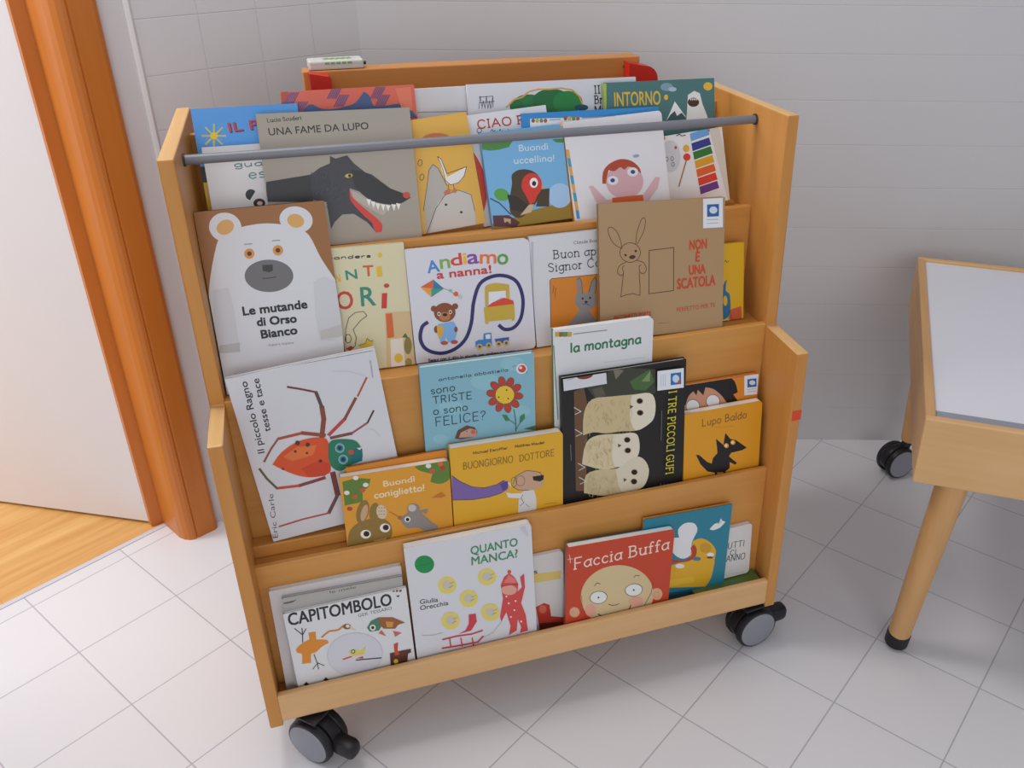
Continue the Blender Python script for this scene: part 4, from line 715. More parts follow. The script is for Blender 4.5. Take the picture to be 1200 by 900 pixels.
('s','33302e',0.8,0,[92.1,79,98.1,96.3,104.6,103.7,106.5,95.3,103.1,76]),
('p','2a2826',[83.1,70.2,83,69.6,82.7,69.1,82.3,68.7,81.8,68.5,81.3,68.5,80.8,68.6,80.3,69,80,69.5,79.8,70,79.7,70.7,79.9,71.3,80.1,71.8,80.5,72.2,81,72.4,81.5,72.4,82,72.3,82.5,71.9,82.8,71.4,83.1,70.9]),
('p','2a2826',[95.6,69.7,95.5,69.1,95.2,68.5,94.8,68.1,94.3,67.9,93.8,67.9,93.3,68.1,92.8,68.4,92.5,68.9,92.3,69.5,92.2,70.1,92.4,70.7,92.6,71.2,93,71.6,93.5,71.8,94,71.8,94.5,71.7,95,71.3,95.3,70.8,95.6,70.3]),
('p','2a2826',[89.5,63.8,89.3,63.2,88.9,62.7,88.3,62.4,87.5,62.2,86.7,62.2,85.9,62.4,85.1,62.8,84.6,63.3,84.2,63.9,84.1,64.5,84.3,65.1,84.7,65.6,85.3,65.9,86.1,66.1,86.9,66.1,87.8,65.9,88.5,65.5,89.1,65,89.4,64.4]),
('s','2a2826',0.8,0,[80.9,60.6,86.7,61.5,91.9,58.2]),
('s','4a3218',0.7,0,[34.7,97.5,32.2,84.8]),
('s','4a3218',0.7,0,[37.8,93.8,35.1,77.9]),
('p','d5d8e4',[109.9,61.9,133.9,60.5,133.1,28.7,109.9,29.1])]),
'box_rabbit': ((0.6985,0.1242,0.6327,11.48,-0.01,-2.12,0.2166,0.2186,0.0100),'b08f68','8a6a44',[
('s','4a2f22',1,0,[37.9,147,35.6,148.3,32.2,150.1,28.5,152.2,25.5,154.6,23.1,157.4,21,160.5,19.3,163.8,17.8,166.9,16.6,170.1,15.7,173.4,15.1,176.4,15.2,178.8,15.9,180.4,17.1,181.5,18.7,182,20.5,181.8,22.5,180.9,24.8,179.2,27.2,177.1,29.3,174.6,31.1,171.6,32.8,168,34.3,164.3,35.6,160.7,36.5,157,37.1,153,37.6,149.5,37.9,147]),
('s','4a2f22',1,0,[61.4,153.2,61.7,156.1,62.1,160.2,62.6,164.8,63.3,169,64.3,172.9,65.5,176.9,66.8,180.6,68.1,183.9,69.3,186.9,70.6,189.6,71.9,191.7,73.2,193,74.5,193.4,75.9,193,77.1,191.9,77.8,190,78,187.1,77.7,183.3,77,179,76,175,74.5,171.1,72.6,167.2,70.5,163.4,68.7,160.2,67.1,157.5,65.5,155.2,64.2,153.4,63.2,152.1]),
('s','4a2f22',1,1,[69.3,138.4,68.3,133,65.2,128.5,60.5,125.3,54.8,123.9,48.8,124.3,43.1,126.6,38.6,130.4,35.6,135.4,34.6,140.8,35.7,146.1,38.8,150.5,43.4,153.7,49,155.2,55,154.8,60.7,152.5,65.3,148.7,68.3,143.8]),
('p','4a2f22',[46.1,135.9,46,135.3,45.7,134.7,45.2,134.3,44.6,134.1,43.9,134,43.3,134.2,42.7,134.5,42.2,135,41.9,135.6,41.8,136.2,41.9,136.8,42.2,137.4,42.7,137.8,43.3,138,44,138.1,44.6,138,45.2,137.6,45.7,137.1,46,136.5]),
('p','4a2f22',[63.5,141.2,63.4,140.5,63.1,140,62.6,139.6,62,139.3,61.3,139.3,60.7,139.4,60.1,139.7,59.6,140.2,59.3,140.8,59.2,141.5,59.3,142.1,59.6,142.6,60.1,143.1,60.7,143.3,61.4,143.4,62,143.2,62.6,142.9,63.1,142.4,63.4,141.8]),
('p','4a2f22',[60.9,132.7,60.8,131.7,60.2,130.8,59.1,130,57.7,129.4,56,129.1,54.4,129.1,52.8,129.4,51.5,129.9,50.6,130.7,50.1,131.6,50.2,132.6,50.8,133.5,51.9,134.3,53.3,134.9,54.9,135.2,56.6,135.2,58.2,134.9,59.5,134.4,60.4,133.6]),
('s','4a2f22',1,0,[44.9,125,41.9,123.9,37.6,122.3,34.1,120,31.8,116.9,30.4,113.3,30,110.1,31.2,107.3,33.5,105,35.7,103.8,37.5,104.1,39.1,105.5,40.1,107.6,39.9,110.3,39.1,113.6,38.7,116.3,39.4,117.9,40.5,118.9,41.3,119.5]),
('s','4a2f22',1,0,[63.1,125.8,66.1,125.1,70.4,124.1,74,122.2,76.6,119,78.6,115,79.5,111.4,78.9,108.4,77.1,105.7,75.1,104.1,72.9,104.1,70.4,105.3,68.5,107.1,67.5,109.8,67,113.2,67.1,115.8,67.9,117.2,69.3,117.9,70.4,118.3]),
('s','4a2f22',1,0,[40.1,107.6,38.5,93.9,35.3,69.1,44.5,71.8,55.5,72.9,68.3,68.7,68.4,84.5,67,107.2]),
('s','4a2f22',1.1,1,[84.3,140.7,126.8,142.6,127,71.8,83.9,70.2]),
('t','c44a30','NON',154.7,137.2,0.6,30.4,15.3,'sans',2),
('t','c44a30','È',165.6,116.8,-1.3,6.9,16.1,'sans',2),
('t','c44a30','UNA',154.4,95.8,1.1,29.1,15.5,'sans',2),
('t','c44a30','SCATOLA',133.8,73.7,1.3,68,17,'sans',2),
('t','c44a30','ANTOINETTE PORTIS',22.5,32.3,1.5,65.1,7.1,'sans',0.6),
('t','c44a30','PERFETTO PER TE',133,35.5,1.9,69.6,7.2,'sans',0.3),
('s','7a6a58',0.6,0,[98.9,19.3,120.1,18.7]),
('sticker',),
('p','e4e6ea',[177.2,217.6,212.3,217.5,213.5,169.9,178,170.4]),
('p','2f62a8',[184.3,208.2,205.5,208.1,205.9,188.2,184.7,188.4]),
('p','cfdbe6',[202.8,198.3,202.5,196.6,201.6,195,200,193.9,198.1,193.2,195.9,193,193.7,193.4,191.7,194.3,190.1,195.7,189.1,197.3,188.7,199.1,189,200.8,190,202.3,191.5,203.5,193.5,204.2,195.6,204.4,197.8,204,199.8,203.1,201.4,201.7,202.5,200.1]),
('s','3d6ea8',0.6,0,[184.8,183.6,204.2,183.4]),
('s','3d6ea8',0.6,0,[184.9,177.9,204.4,177.7]),
('end',)]),
'yellow_blue': ((0.7839,0.1480,0.6295,11.00,-0.11,-0.58,0.1500,0.1319,0.0100),'dcae1e','2f6f8f',[
('p','c96038',[119.6,17.5,145.9,21.9,147.4,-10.5,123.7,-7.6]),
('p','2a6f94',[114.6,68.2,118.6,71.5,116.3,53.3,123.5,45.1,125.6,22.4,122.9,7.7,111.6,1.5,109.5,54]),
('p','dcae1e',[119.5,34.3,119.3,31.6,118.8,29.1,117.9,27.3,116.8,26.1,115.5,25.8,114.3,26.4,113.2,27.8,112.3,29.9,111.7,32.5,111.5,35.2,111.7,38,112.3,40.4,113.1,42.3,114.2,43.4,115.5,43.7,116.7,43.2,117.8,41.8,118.7,39.7,119.3,37.1]),
('p','d5d8e0',[109.6,1,123.7,0.8,127.8,-8.1,110,-7.8]),
('s','2a2a30',0.9,0,[113.7,102,116.1,104.7,117.7,100.9,121.6,102.6]),
('s','3a2a1a',0.8,0,[122.8,17.1,126.9,7.2,128.6,-8.2])]),
'spider': ((0.1535,0.0875,0.3999,2.28,0.07,4.58,0.2070,0.2831,0.0090),'d6d6da','e0dedc',[
('s','2f2d30',0.7,0,[10.4,285.3,203.7,280.4]),
('t','2c2b2f','Il piccolo Ragno',23.6,156.2,88.3,118,9.3,'sans',0.6),
('t','2c2b2f','tesse e tace',39.6,188.8,87.5,85.9,9.2,'sans',0.6),
('t','55555a','Eric Carle',7.8,5.6,82.1,79.4,7.4,'sans',0.1),
('t','4a4a4e','MONDADORI',197.2,238.3,87,27.7,2.3,'sans',0.2),
('s','8a4a34',7,0,[106.2,160.1,115.1,188.7,116.5,208.7]),
('s','5a4a4a',5,0,[116.5,208.7,113.5,234.5]),
('s','7a3a40',3.2,0,[113.5,234.5,94.5,244.3,77.5,252.2]),
('s','c0484a',5.5,0,[116.5,160.7,143.9,181]),
('s','8a4a3c',4.5,0,[143.9,181,165.8,211]),
('s','b5503c',2.8,0,[169.2,213.5,187.4,240.1]),
('s','7a4a44',5,0,[118.2,155,148.9,154.6]),
('s','a05058',3.2,0,[148.9,154.6,174.8,166.4]),
('s','5a3434',2.8,0,[174.8,166.4,187,184]),
('s','9a4a38',6,0,[110.9,161.6,80.5,174.1]),
('s','b5503c',4.5,0,[79,173.8,46.4,173.3]),
('s','8a5a4a',3,0,[46.4,173.3,33.4,159.7,19.2,141.1]),
('s','8a4040',5.5,0,[95.9,90.1,57.1,87.1]),
('s','c4503a',4.5,0,[57.1,87.1,26.2,91.8]),
('s','6a5a44',3.4,0,[26.2,91.8,16.5,111.9,10.4,131.4]),
('s','7a3a34',8,0,[108.8,95.3,108,55]),
('s','6a4a48',5.5,0,[108,55,88.6,26.4]),
('s','b5504a',2.8,0,[88.6,26.4,49.7,27,13.7,24.6]),
('p','d9552a',[29.3,133.6,32,136.6,35.8,140.8,40.4,145.4,45.1,149.4,50.3,152.7,56,155.8,61.9,158.4,67.5,160.5,72.9,161.8,78.1,162.5,83.1,162.7,88.1,162.7,93,162.4,97.9,161.7,102.4,160.7,106.1,159.4,108.8,158,110.8,156.4,112.2,154.3,113.1,151.2,113.4,147.1,113.1,142,112.4,136.4,111.7,130.4,110.9,123.6,110,115.9,108.8,108.7,107.5,103,106.1,99.4,104.7,97.2,102.8,96,99.9,95.1,95.6,94.5,90.4,94.5,84.8,95.1,79.5,96,74.7,97.4,70.1,99.1,65.5,101.3,60.8,104.1,55.8,107.7,50.7,112,45.7,116.5,41.4,120.6,37.6,124.4,34.1,128.1,31.3,131.4,29.3,133.6]),
('p','cf4424',[66.1,115.1,90.9,122.2,109.6,113.2,106.8,99.6,96.6,93.5,74,97.7]),
('p','e0763a',[46.3,142.1,68.8,153.2,96.6,148.8,87.6,133.8,58.2,131.6]),
('p','5a3028',[74.3,158.6,73.8,157.4,73.1,156.4,72.2,155.8,71.2,155.5,70.2,155.6,69.2,156,68.4,156.8,67.9,157.9,67.7,159.1,67.8,160.4,68.2,161.5,68.9,162.5,69.8,163.2,70.9,163.5,71.9,163.4,72.9,162.9,73.6,162.1,74.2,161.1,74.4,159.8]),
('p','5a3028',[87.2,152.2,86.8,151.1,86.2,150.2,85.3,149.6,84.4,149.3,83.4,149.4,82.6,149.8,81.8,150.6,81.4,151.5,81.1,152.7,81.2,153.8,81.6,154.9,82.3,155.8,83.1,156.4,84.1,156.7,85,156.6,85.9,156.2,86.6,155.4,87.1,154.4,87.3,153.3]),
('p','5a3028',[98.4,120,98,119.1,97.5,118.4,96.8,117.9,96,117.6,95.2,117.7,94.5,118.1,93.9,118.7,93.5,119.5,93.3,120.5,93.4,121.4,93.7,122.3,94.2,123.1,94.9,123.6,95.7,123.8,96.5,123.8,97.3,123.4,97.9,122.8,98.3,121.9,98.4,121]),
('p','5a3028',[66.9,146,66.6,145.3,66.2,144.8,65.7,144.4,65.1,144.2,64.5,144.2,63.9,144.5,63.5,145,63.2,145.6,63.1,146.3,63.1,147.1,63.4,147.8,63.8,148.3,64.3,148.7,64.9,148.9,65.5,148.8,66.1,148.6,66.5,148.1,66.8,147.5,67,146.7]),
('p','5a3028',[81.8,139,81.5,138.4,81.2,137.9,80.7,137.5,80.2,137.4,79.7,137.4,79.2,137.7,78.8,138.1,78.6,138.6,78.4,139.3,78.5,139.9,78.7,140.5,79.1,141,79.5,141.3,80,141.5,80.6,141.4,81,141.2,81.4,140.8,81.7,140.2,81.8,139.6]),
('p','5a3028',[43.4,121.8,43.2,121.2,42.8,120.7,42.4,120.3,41.9,120.2,41.3,120.2,40.9,120.5,40.5,120.9,40.2,121.4,40.1,122.1,40.2,122.7,40.4,123.3,40.8,123.8,41.2,124.1,41.7,124.3,42.2,124.2,42.7,124,43.1,123.6,43.4,123,43.5,122.4]),
('p','2a7a5c',[112.9,146,114.4,147.6,116.8,149.7,120.3,151,125.3,150.7,131.4,149.6,137.3,148,142.7,146.1,147.8,143.7,152,140.4,155,135.8,156.9,130.3,157.8,124.5,157.8,117.9,156.8,111,154.2,105.7,149.4,103.3,143.1,102.6,136.9,101.6,131.2,99.2,125.7,96.5,120.8,95.4,116.7,96.9,113.2,99.9,110.6,103.9,108.8,108.6,107.8,114.3,107.6,120.9,109,129.6,111.2,139.2,112.9,146]),
('p','1d6f74',[145.1,128.1,158.7,124.2,154.7,103.7,137.6,105.1]),
('p','86b4b8',[134,133,133.1,130.6,131.7,128.6,129.9,127.2,127.8,126.6,125.6,126.8,123.7,127.8,122,129.5,120.9,131.7,120.4,134.2,120.6,136.8,121.4,139.2,122.8,141.1,124.7,142.5,126.8,143.1,128.9,142.9,130.9,142,132.5,140.3,133.6,138.1,134.1,135.6]),
('p','2f7f9a',[132,133.6,131.4,131.9,130.4,130.4,129.1,129.5,127.6,129,126.1,129.2,124.7,129.9,123.6,131.1,122.8,132.6,122.4,134.4,122.5,136.2,123.1,137.9,124.1,139.3,125.4,140.3,126.9,140.7,128.4,140.6,129.8,139.9,131,138.7,131.8,137.2,132.1,135.4]),
('p','20364a',[130.1,134.1,129.7,133.1,129.1,132.3,128.4,131.7,127.5,131.5,126.6,131.5,125.8,131.9,125.1,132.6,124.6,133.6,124.4,134.6,124.5,135.7,124.8,136.7,125.4,137.5,126.2,138.1,127.1,138.3,128,138.2,128.8,137.8,129.5,137.1,129.9,136.2,130.1,135.2]),
('p','86b4b8',[134.9,112.3,134,109.9,132.6,107.9,130.8,106.5,128.7,105.9,126.5,106.1,124.5,107.1,122.8,108.8,121.7,111.1,121.2,113.6,121.4,116.2,122.3,118.6,123.7,120.6,125.5,122,127.6,122.6,129.8,122.4,131.8,121.4,133.4,119.7,134.5,117.5,135.1,115]),
('p','2f7f9a',[132.9,112.9,132.3,111.2,131.3,109.8,130,108.8,128.5,108.4,127,108.5,125.5,109.2,124.4,110.4,123.6,112,123.2,113.8,123.4,115.7,124,117.4,125,118.8,126.3,119.8,127.8,120.2,129.3,120.1,130.7,119.4,131.9,118.2,132.7,116.6,133,114.8]),
('p','20364a',[130.9,113.5,130.6,112.5,130,111.6,129.2,111.1,128.3,110.8,127.4,110.9,126.6,111.3,125.9,112,125.5,112.9,125.3,114,125.3,115.1,125.7,116.1,126.3,116.9,127,117.5,127.9,117.8,128.8,117.7,129.7,117.3,130.3,116.6,130.8,115.6,131,114.6]),
('p','c85040',[145.8,122.5,145.4,121.3,144.6,120.3,143.5,119.7,142.3,119.4,141.1,119.6,139.9,120.1,138.9,121,138.2,122.1,137.9,123.4,137.9,124.7,138.4,125.9,139.2,126.9,140.2,127.6,141.4,127.8,142.7,127.7,143.9,127.1,144.8,126.3,145.5,125.1,145.9,123.8]),
('p','d9d9dc',[151.1,128.2,159.3,127.6,154.7,123.6]),
('s','c2c2c8',0.5,0,[143.1,261.5,164.7,256.2,185.1,243]),
('s','c2c2c8',0.5,0,[168.6,156.9,179.9,153.9,187.6,139.3])]),
'sad_flower': ((0.3792,0.0845,0.3924,2.20,-0.02,-0.76,0.1767,0.2571,0.0120),'86b7c6','5f93b0',[
('p','8fc0cb',[61.6,180.8,60.5,177.1,57.7,174.1,53.5,172,48.3,171.1,42.6,171.4,37,173,32,175.6,28.1,179,25.8,182.9,25.1,186.8,26.2,190.5,29,193.5,33.2,195.6,38.4,196.5,44,196.2,49.6,194.7,54.6,192.1,58.5,188.7,60.9,184.8]),
('p','8fc0cb',[119.3,216.7,118.1,212.5,114.8,208.9,109.9,206.5,103.7,205.4,97,205.7,90.3,207.5,84.4,210.4,79.8,214.3,76.9,218.8,76.1,223.3,77.4,227.5,80.6,231,85.5,233.4,91.5,234.6,98.2,234.3,104.8,232.6,110.8,229.7,115.5,225.8,118.4,221.3]),
('p','8fc0cb',[168.9,156.1,168,152.9,165.6,150.2,162,148.5,157.4,147.7,152.4,148,147.4,149.4,143,151.7,139.5,154.6,137.3,158,136.6,161.4,137.5,164.6,139.8,167.2,143.4,168.9,148,169.7,152.9,169.4,157.9,168.1,162.4,165.8,165.9,162.9,168.1,159.5]),
('p','8fc0cb',[37,128.5,36.2,126,34.3,123.9,31.5,122.5,28,121.9,24.2,122.2,20.4,123.3,17.1,125.1,14.5,127.5,12.9,130.2,12.5,132.9,13.2,135.4,15.1,137.4,17.9,138.8,21.4,139.4,25.2,139.2,29,138.1,32.3,136.3,34.9,133.9,36.5,131.2]),
('p','8fc0cb',[161,241.4,160,237.7,157.2,234.7,153,232.6,147.7,231.6,141.8,231.9,136,233.4,130.8,235.9,126.8,239.2,124.3,242.9,123.5,246.8,124.5,250.4,127.3,253.4,131.5,255.5,136.7,256.5,142.5,256.2,148.3,254.8,153.5,252.4,157.6,249.1,160.2,245.3]),
('t','2f4450','antonella abbatiello',27.9,231.3,0.5,107,5,'hand',0.7),
('t','25404a','sono',14.6,210.8,1.5,37,7.4,'hand',1),
('t','25404a','TRISTE',16.5,194.1,-0.4,60.1,12.2,'hand',1),
('t','25404a','o sono',16.2,175.2,-0.5,52.9,7.6,'hand',1),
('t','25404a','FELICE?',17.6,154.7,-0.6,78.9,15.3,'hand',1),
('p','b5432f',[157.7,184.5,157,182.7,155.6,181.3,153.5,180.5,151,180.2,148.3,180.6,145.7,181.7,143.5,183.2,141.7,185.1,140.7,187.1,140.5,189.1,141.2,190.9,142.6,192.3,144.7,193.2,147.1,193.4,149.8,193,152.4,192,154.7,190.5,156.4,188.6,157.5,186.6]),
('s','4a2018',0.5,1,[157.7,184.5,156.1,181.7,152.7,180.3,148.3,180.6,144.2,182.6,141.3,185.7,140.5,189.1,142.1,191.9,145.4,193.3,149.8,193,154,191,156.9,187.9]),
('p','b5432f',[149.8,167.1,148.2,166.2,146.2,166.1,144,166.9,141.7,168.3,139.5,170.4,137.8,172.9,136.6,175.6,136.1,178.1,136.3,180.3,137.2,181.9,138.8,182.8,140.7,182.9,143,182.2,145.3,180.7,147.4,178.7,149.2,176.2,150.4,173.5,150.9,171,150.7,168.8]),
('s','4a2018',0.5,1,[149.8,167.1,146.9,166.1,143.2,167.3,139.5,170.4,136.9,174.7,136.1,178.9,137.2,181.9,140,183,143.8,181.8,147.4,178.7,150.1,174.4,150.9,170.2]),
('p','b5432f',[133.6,159.5,131.7,159.8,130,161.1,128.4,163.1,127.1,165.7,126.4,168.7,126.2,171.7,126.6,174.4,127.5,176.6,128.8,178.1,130.5,178.7,132.3,178.4,134.1,177.1,135.7,175.1,136.9,172.5,137.7,169.6,137.9,166.6,137.5,163.8,136.6,161.6,135.2,160.1]),
('s','4a2018',0.5,1,[133.6,159.5,130.5,160.6,127.9,163.9,126.4,168.7,126.4,173.5,127.9,177.2,130.5,178.7,133.5,177.6,136.1,174.3,137.7,169.6,137.7,164.7,136.2,161]),
('p','b5432f',[115.4,164.5,114,166,113.1,168.1,112.8,170.6,113.2,173.4,114.1,176.1,115.5,178.4,117.2,180.2,119.2,181.2,121.2,181.4,122.9,180.8,124.3,179.3,125.2,177.2,125.5,174.7,125.2,171.9,124.3,169.3,122.9,166.9,121.1,165.1,119.2,164.1,117.2,163.9]),
('s','4a2018',0.5,1,[115.4,164.5,113.4,167.3,112.9,171.6,114.1,176.1,116.6,179.7,119.9,181.4,122.9,180.8,125,178,125.5,173.8,124.3,169.3,121.8,165.6,118.5,163.9]),
('p','b5432f',[102.4,180.2,102,182.2,102.3,184.3,103.4,186.4,105.1,188.2,107.3,189.6,109.7,190.4,112.2,190.6,114.4,190.1,116.2,188.9,117.4,187.3,117.9,185.3,117.6,183.2,116.5,181.1,114.8,179.2,112.6,177.8,110.1,177,107.7,176.9,105.4,177.4,103.6,178.5]),
('s','4a2018',0.5,1,[102.4,180.2,102.1,183.6,103.9,187,107.3,189.6,111.4,190.6,115.1,189.8,117.4,187.3,117.8,183.9,116,180.4,112.6,177.8,108.5,176.8,104.8,177.7]),
('p','b5432f',[99.4,200.2,100.1,202,101.5,203.4,103.5,204.2,105.9,204.5,108.5,204.1,111.1,203.1,113.3,201.6,115,199.8,115.9,197.7,116.1,195.7,115.5,194,114.1,192.6,112,191.7,109.6,191.5,106.9,191.9,104.4,192.9,102.2,194.4,100.5,196.2,99.6,198.3]),
('s','4a2018',0.5,1,[99.4,200.2,100.9,203,104.3,204.4,108.5,204.1,112.6,202.1,115.4,199.1,116.1,195.7,114.6,193,111.2,191.6,106.9,191.9,102.9,193.8,100.1,196.9]),
('p','b5432f',[107.3,217.2,108.8,218.1,110.7,218.2,112.9,217.5,115.2,216.1,117.3,214.1,118.9,211.7,120.1,209.1,120.6,206.6,120.3,204.5,119.4,202.9,117.9,202,116,201.9,113.7,202.6,111.5,204,109.4,206,107.8,208.4,106.6,211,106.2,213.4,106.4,215.6]),
('s','4a2018',0.5,1,[107.3,217.2,110.1,218.2,113.7,217.1,117.3,214.1,119.8,210,120.6,205.9,119.4,202.9,116.7,201.8,113,203,109.4,206,106.9,210.1,106.2,214.2]),
('p','b5432f',[123.1,224.7,124.9,224.4,126.7,223.2,128.2,221.3,129.4,218.7,130.2,215.9,130.4,213,130,210.3,129.1,208.1,127.7,206.7,126.1,206.1,124.3,206.4,122.5,207.6,121,209.5,119.8,212.1,119.1,214.9,118.9,217.8,119.2,220.5,120.1,222.7,121.5,224.1]),
('s','4a2018',0.5,1,[123.1,224.7,126.1,223.7,128.7,220.5,130.2,215.9,130.2,211.2,128.7,207.6,126.1,206.1,123.1,207.1,120.5,210.3,119.1,214.9,119.1,219.7,120.5,223.2]),
('p','b5432f',[141,220,142.4,218.6,143.3,216.6,143.6,214.1,143.3,211.4,142.4,208.8,141.1,206.5,139.3,204.7,137.3,203.6,135.4,203.4,133.6,204.1,132.2,205.5,131.3,207.5,131,210,131.3,212.7,132.2,215.4,133.6,217.7,135.3,219.4,137.3,220.4,139.2,220.7]),
('s','4a2018',0.5,1,[141,220,143,217.3,143.6,213.2,142.4,208.8,139.9,205.2,136.7,203.5,133.6,204.1,131.6,206.8,131,210.9,132.2,215.4,134.7,218.9,137.9,220.6]),
('p','b5432f',[154.2,204.8,154.7,202.8,154.4,200.6,153.3,198.6,151.6,196.7,149.4,195.3,147,194.5,144.5,194.3,142.2,194.8,140.4,196,139.1,197.6,138.7,199.6,139,201.7,140,203.8,141.8,205.6,143.9,207,146.4,207.8,148.9,208,151.2,207.5,153,206.4]),
('s','4a2018',0.5,1,[154.2,204.8,154.6,201.4,152.8,197.9,149.4,195.3,145.3,194.3,141.5,195.2,139.1,197.6,138.8,201,140.6,204.5,143.9,207,148.1,208,151.8,207.2]),
('p','e6c23c',[143.5,190,142.6,185.2,140.3,181,136.8,178,132.5,176.4,127.8,176.4,123.1,177.9,118.9,180.9,115.7,185,113.7,189.8,113.2,194.8,114.1,199.6,116.4,203.7,119.8,206.7,124.1,208.3,128.8,208.4,133.4,206.9,137.6,204,140.9,199.9,142.9,195.1]),
('s','5a4018',0.5,1,[143.5,190,142.4,184.7,139.6,180.2,135.5,177.3,130.4,176.2,125.1,177,120.2,179.8,116.3,184,113.9,189.2,113.2,194.8,114.3,200.1,117.1,204.5,121.2,207.4,126.2,208.5,131.4,207.7,136.3,205.1,140.2,200.9,142.7,195.7]),
('p','4a4020',[119.6,189.6,119.6,189.2,119.4,188.8,119.1,188.6,118.7,188.4,118.3,188.4,117.9,188.6,117.6,188.8,117.3,189.2,117.2,189.6,117.1,190,117.2,190.4,117.4,190.8,117.7,191.1,118,191.2,118.4,191.2,118.8,191.1,119.2,190.8,119.4,190.5,119.6,190.1]),
('p','4a4020',[132.7,200.1,132.6,199.7,132.4,199.4,132.1,199.1,131.7,199,131.3,199,131,199.1,130.6,199.3,130.3,199.7,130.2,200.1,130.1,200.5,130.2,201,130.4,201.3,130.7,201.6,131,201.7,131.4,201.7,131.8,201.6,132.2,201.3,132.4,201,132.6,200.6]),
('p','4a4020',[134.7,184.8,134.7,184.3,134.5,184,134.2,183.7,133.8,183.6,133.4,183.6,133,183.7,132.7,184,132.4,184.3,132.2,184.7,132.2,185.2,132.3,185.6,132.5,186,132.7,186.2,133.1,186.4,133.5,186.4,133.9,186.2,134.2,186,134.5,185.6,134.7,185.2]),
('s','2f5a4a',1.2,0,[141.8,164.1,144.2,145.8,144.3,124]),
('p','3f7f5a',[122.7,157.7,130,156.4,135.2,145.5,128.1,145.6]),
('p','3f7f5a',[159.1,154.1,159.5,145,150.5,136.7,151.5,150]),
('s','2f5a4a',0.8,0,[135.2,145.5,144.3,136.7]),
('s','2f5a4a',0.8,0,[150.5,137.5,144.7,127.6]),
('p','3f6a4a',[156.8,126.2,181.6,130.3,181.4,119.3]),
('p','6a4632',[46.4,128.6,51.8,142,66.2,148.4,78.5,142.7,82,134.9,80.3,126.2,55.6,125.2]),
('p','c99a8a',[52.6,128.6,56.3,137.6,70.6,142.3,80.8,138,80.9,125.7]),
('p','c86a62',[79.4,134.6,79.2,133.4,78.6,132.4,77.7,131.7,76.6,131.4,75.5,131.4,74.3,131.8,73.3,132.5,72.5,133.5,72,134.7,71.9,135.9,72.1,137.1,72.7,138.1,73.6,138.8,74.7,139.2,75.8,139.2,77,138.8,78,138.1,78.8,137.1,79.3,135.9]),
('p','2a2018',[66.6,137.6,66.6,137.3,66.4,137,66.2,136.8,65.9,136.7,65.6,136.7,65.3,136.8,65.1,137,64.9,137.3,64.8,137.6,64.7,137.9,64.8,138.2,65,138.5,65.2,138.7,65.4,138.8,65.7,138.8,66,138.7,66.3,138.5,66.5,138.3,66.6,137.9]),
('p','e4e4e4',[164.9,232.3,164.5,229.6,163.1,227.3,161.1,225.6,158.6,224.7,155.9,224.7,153.1,225.5,150.7,227.1,148.8,229.4,147.6,232.1,147.3,234.9,147.8,237.5,149.1,239.8,151.1,241.5,153.6,242.4,156.3,242.4,159,241.6,161.4,240,163.4,237.7,164.6,235.1]),
('p','c94a44',[163,232.5,162.7,230.6,161.7,228.9,160.3,227.7,158.5,227,156.6,227,154.6,227.6,152.9,228.8,151.5,230.4,150.7,232.3,150.4,234.4,150.8,236.3,151.7,238,153.1,239.2,154.9,239.9,156.9,239.9,158.8,239.3,160.5,238.2,161.9,236.5,162.8,234.6]),
('p','ecd8d4',[157.1,235.1,156.9,234.4,156.6,233.8,156,233.3,155.3,233.1,154.5,233.1,153.7,233.3,153,233.8,152.5,234.4,152.1,235.1,152,235.9,152.2,236.6,152.5,237.2,153.1,237.6,153.8,237.9,154.6,237.9,155.4,237.7,156.1,237.2,156.6,236.6,157,235.9]),
('s','4a4a4a',0.7,0,[145.8,240.2,142,239]),
('s','4a4a4a',0.7,0,[162.3,227.5,165.4,225.7])]),
'mountain': ((0.5833,0.0845,0.3918,2.30,-0.01,-0.40,0.1666,0.2893,0.0100),'dedee0','3f8a52',[
('p','c9a441',[3.3,286.1,10,285.5,9.9,277.8,3.2,277.7]),
('p','8a6a3c',[10,285.2,16.8,284.6,16.7,276.9,9.9,276.8]),
('p','6a8a4c',[16.8,284.3,23.5,283.7,23.4,275.9,16.7,275.9]),
('p','c9a441',[23.5,283.3,30.3,282.7,30.2,275,23.4,274.9]),
('s','9a9aa0',2,0,[33.2,278.6,87.9,277.9]),
('t','2f7a52','la montagna',27.8,247.7,-0.3,118,15.7,'hand',2),
('s','c0c0c6',0.8,0,[83.5,222.1,155.2,220.9]),
('s','3f8a52',1.5,0,[0.8,263.6,6.2,132.1])]),
'owls': ((0.6165,0.0660,0.3690,3.54,-0.05,0.07,0.2143,0.2359,0.0100),'1f1c1b','1f1c1b',[
('p','3f4034',[38.2,219,75,228.7,85.1,240.4,115.5,235.5,160.4,225.5,161.2,182.1,57.9,189]),
('p','6b4c34',[21.5,209.5,38.1,213.7,44.3,177.1,38.7,20.3,21.3,24.1]),
('p','4a6a3a',[115.7,211.4,149.9,227.2,159,204.3,143.6,190.6,122.7,195.9]),
('p','7a9460',[136.4,208,151.7,225.1,150.3,205.7]),
('p','5a5648',[51.4,207.9,68.2,210.4,74.8,193.3,57.9,190.8]),
('p','7a7466',[86.8,240.1,105.3,232.6,91.8,218.9]),
('t','c9c4b8','I TRE PICCOLI GUFI',108.7,238,-0.9,44.5,3.2,'sans',0),
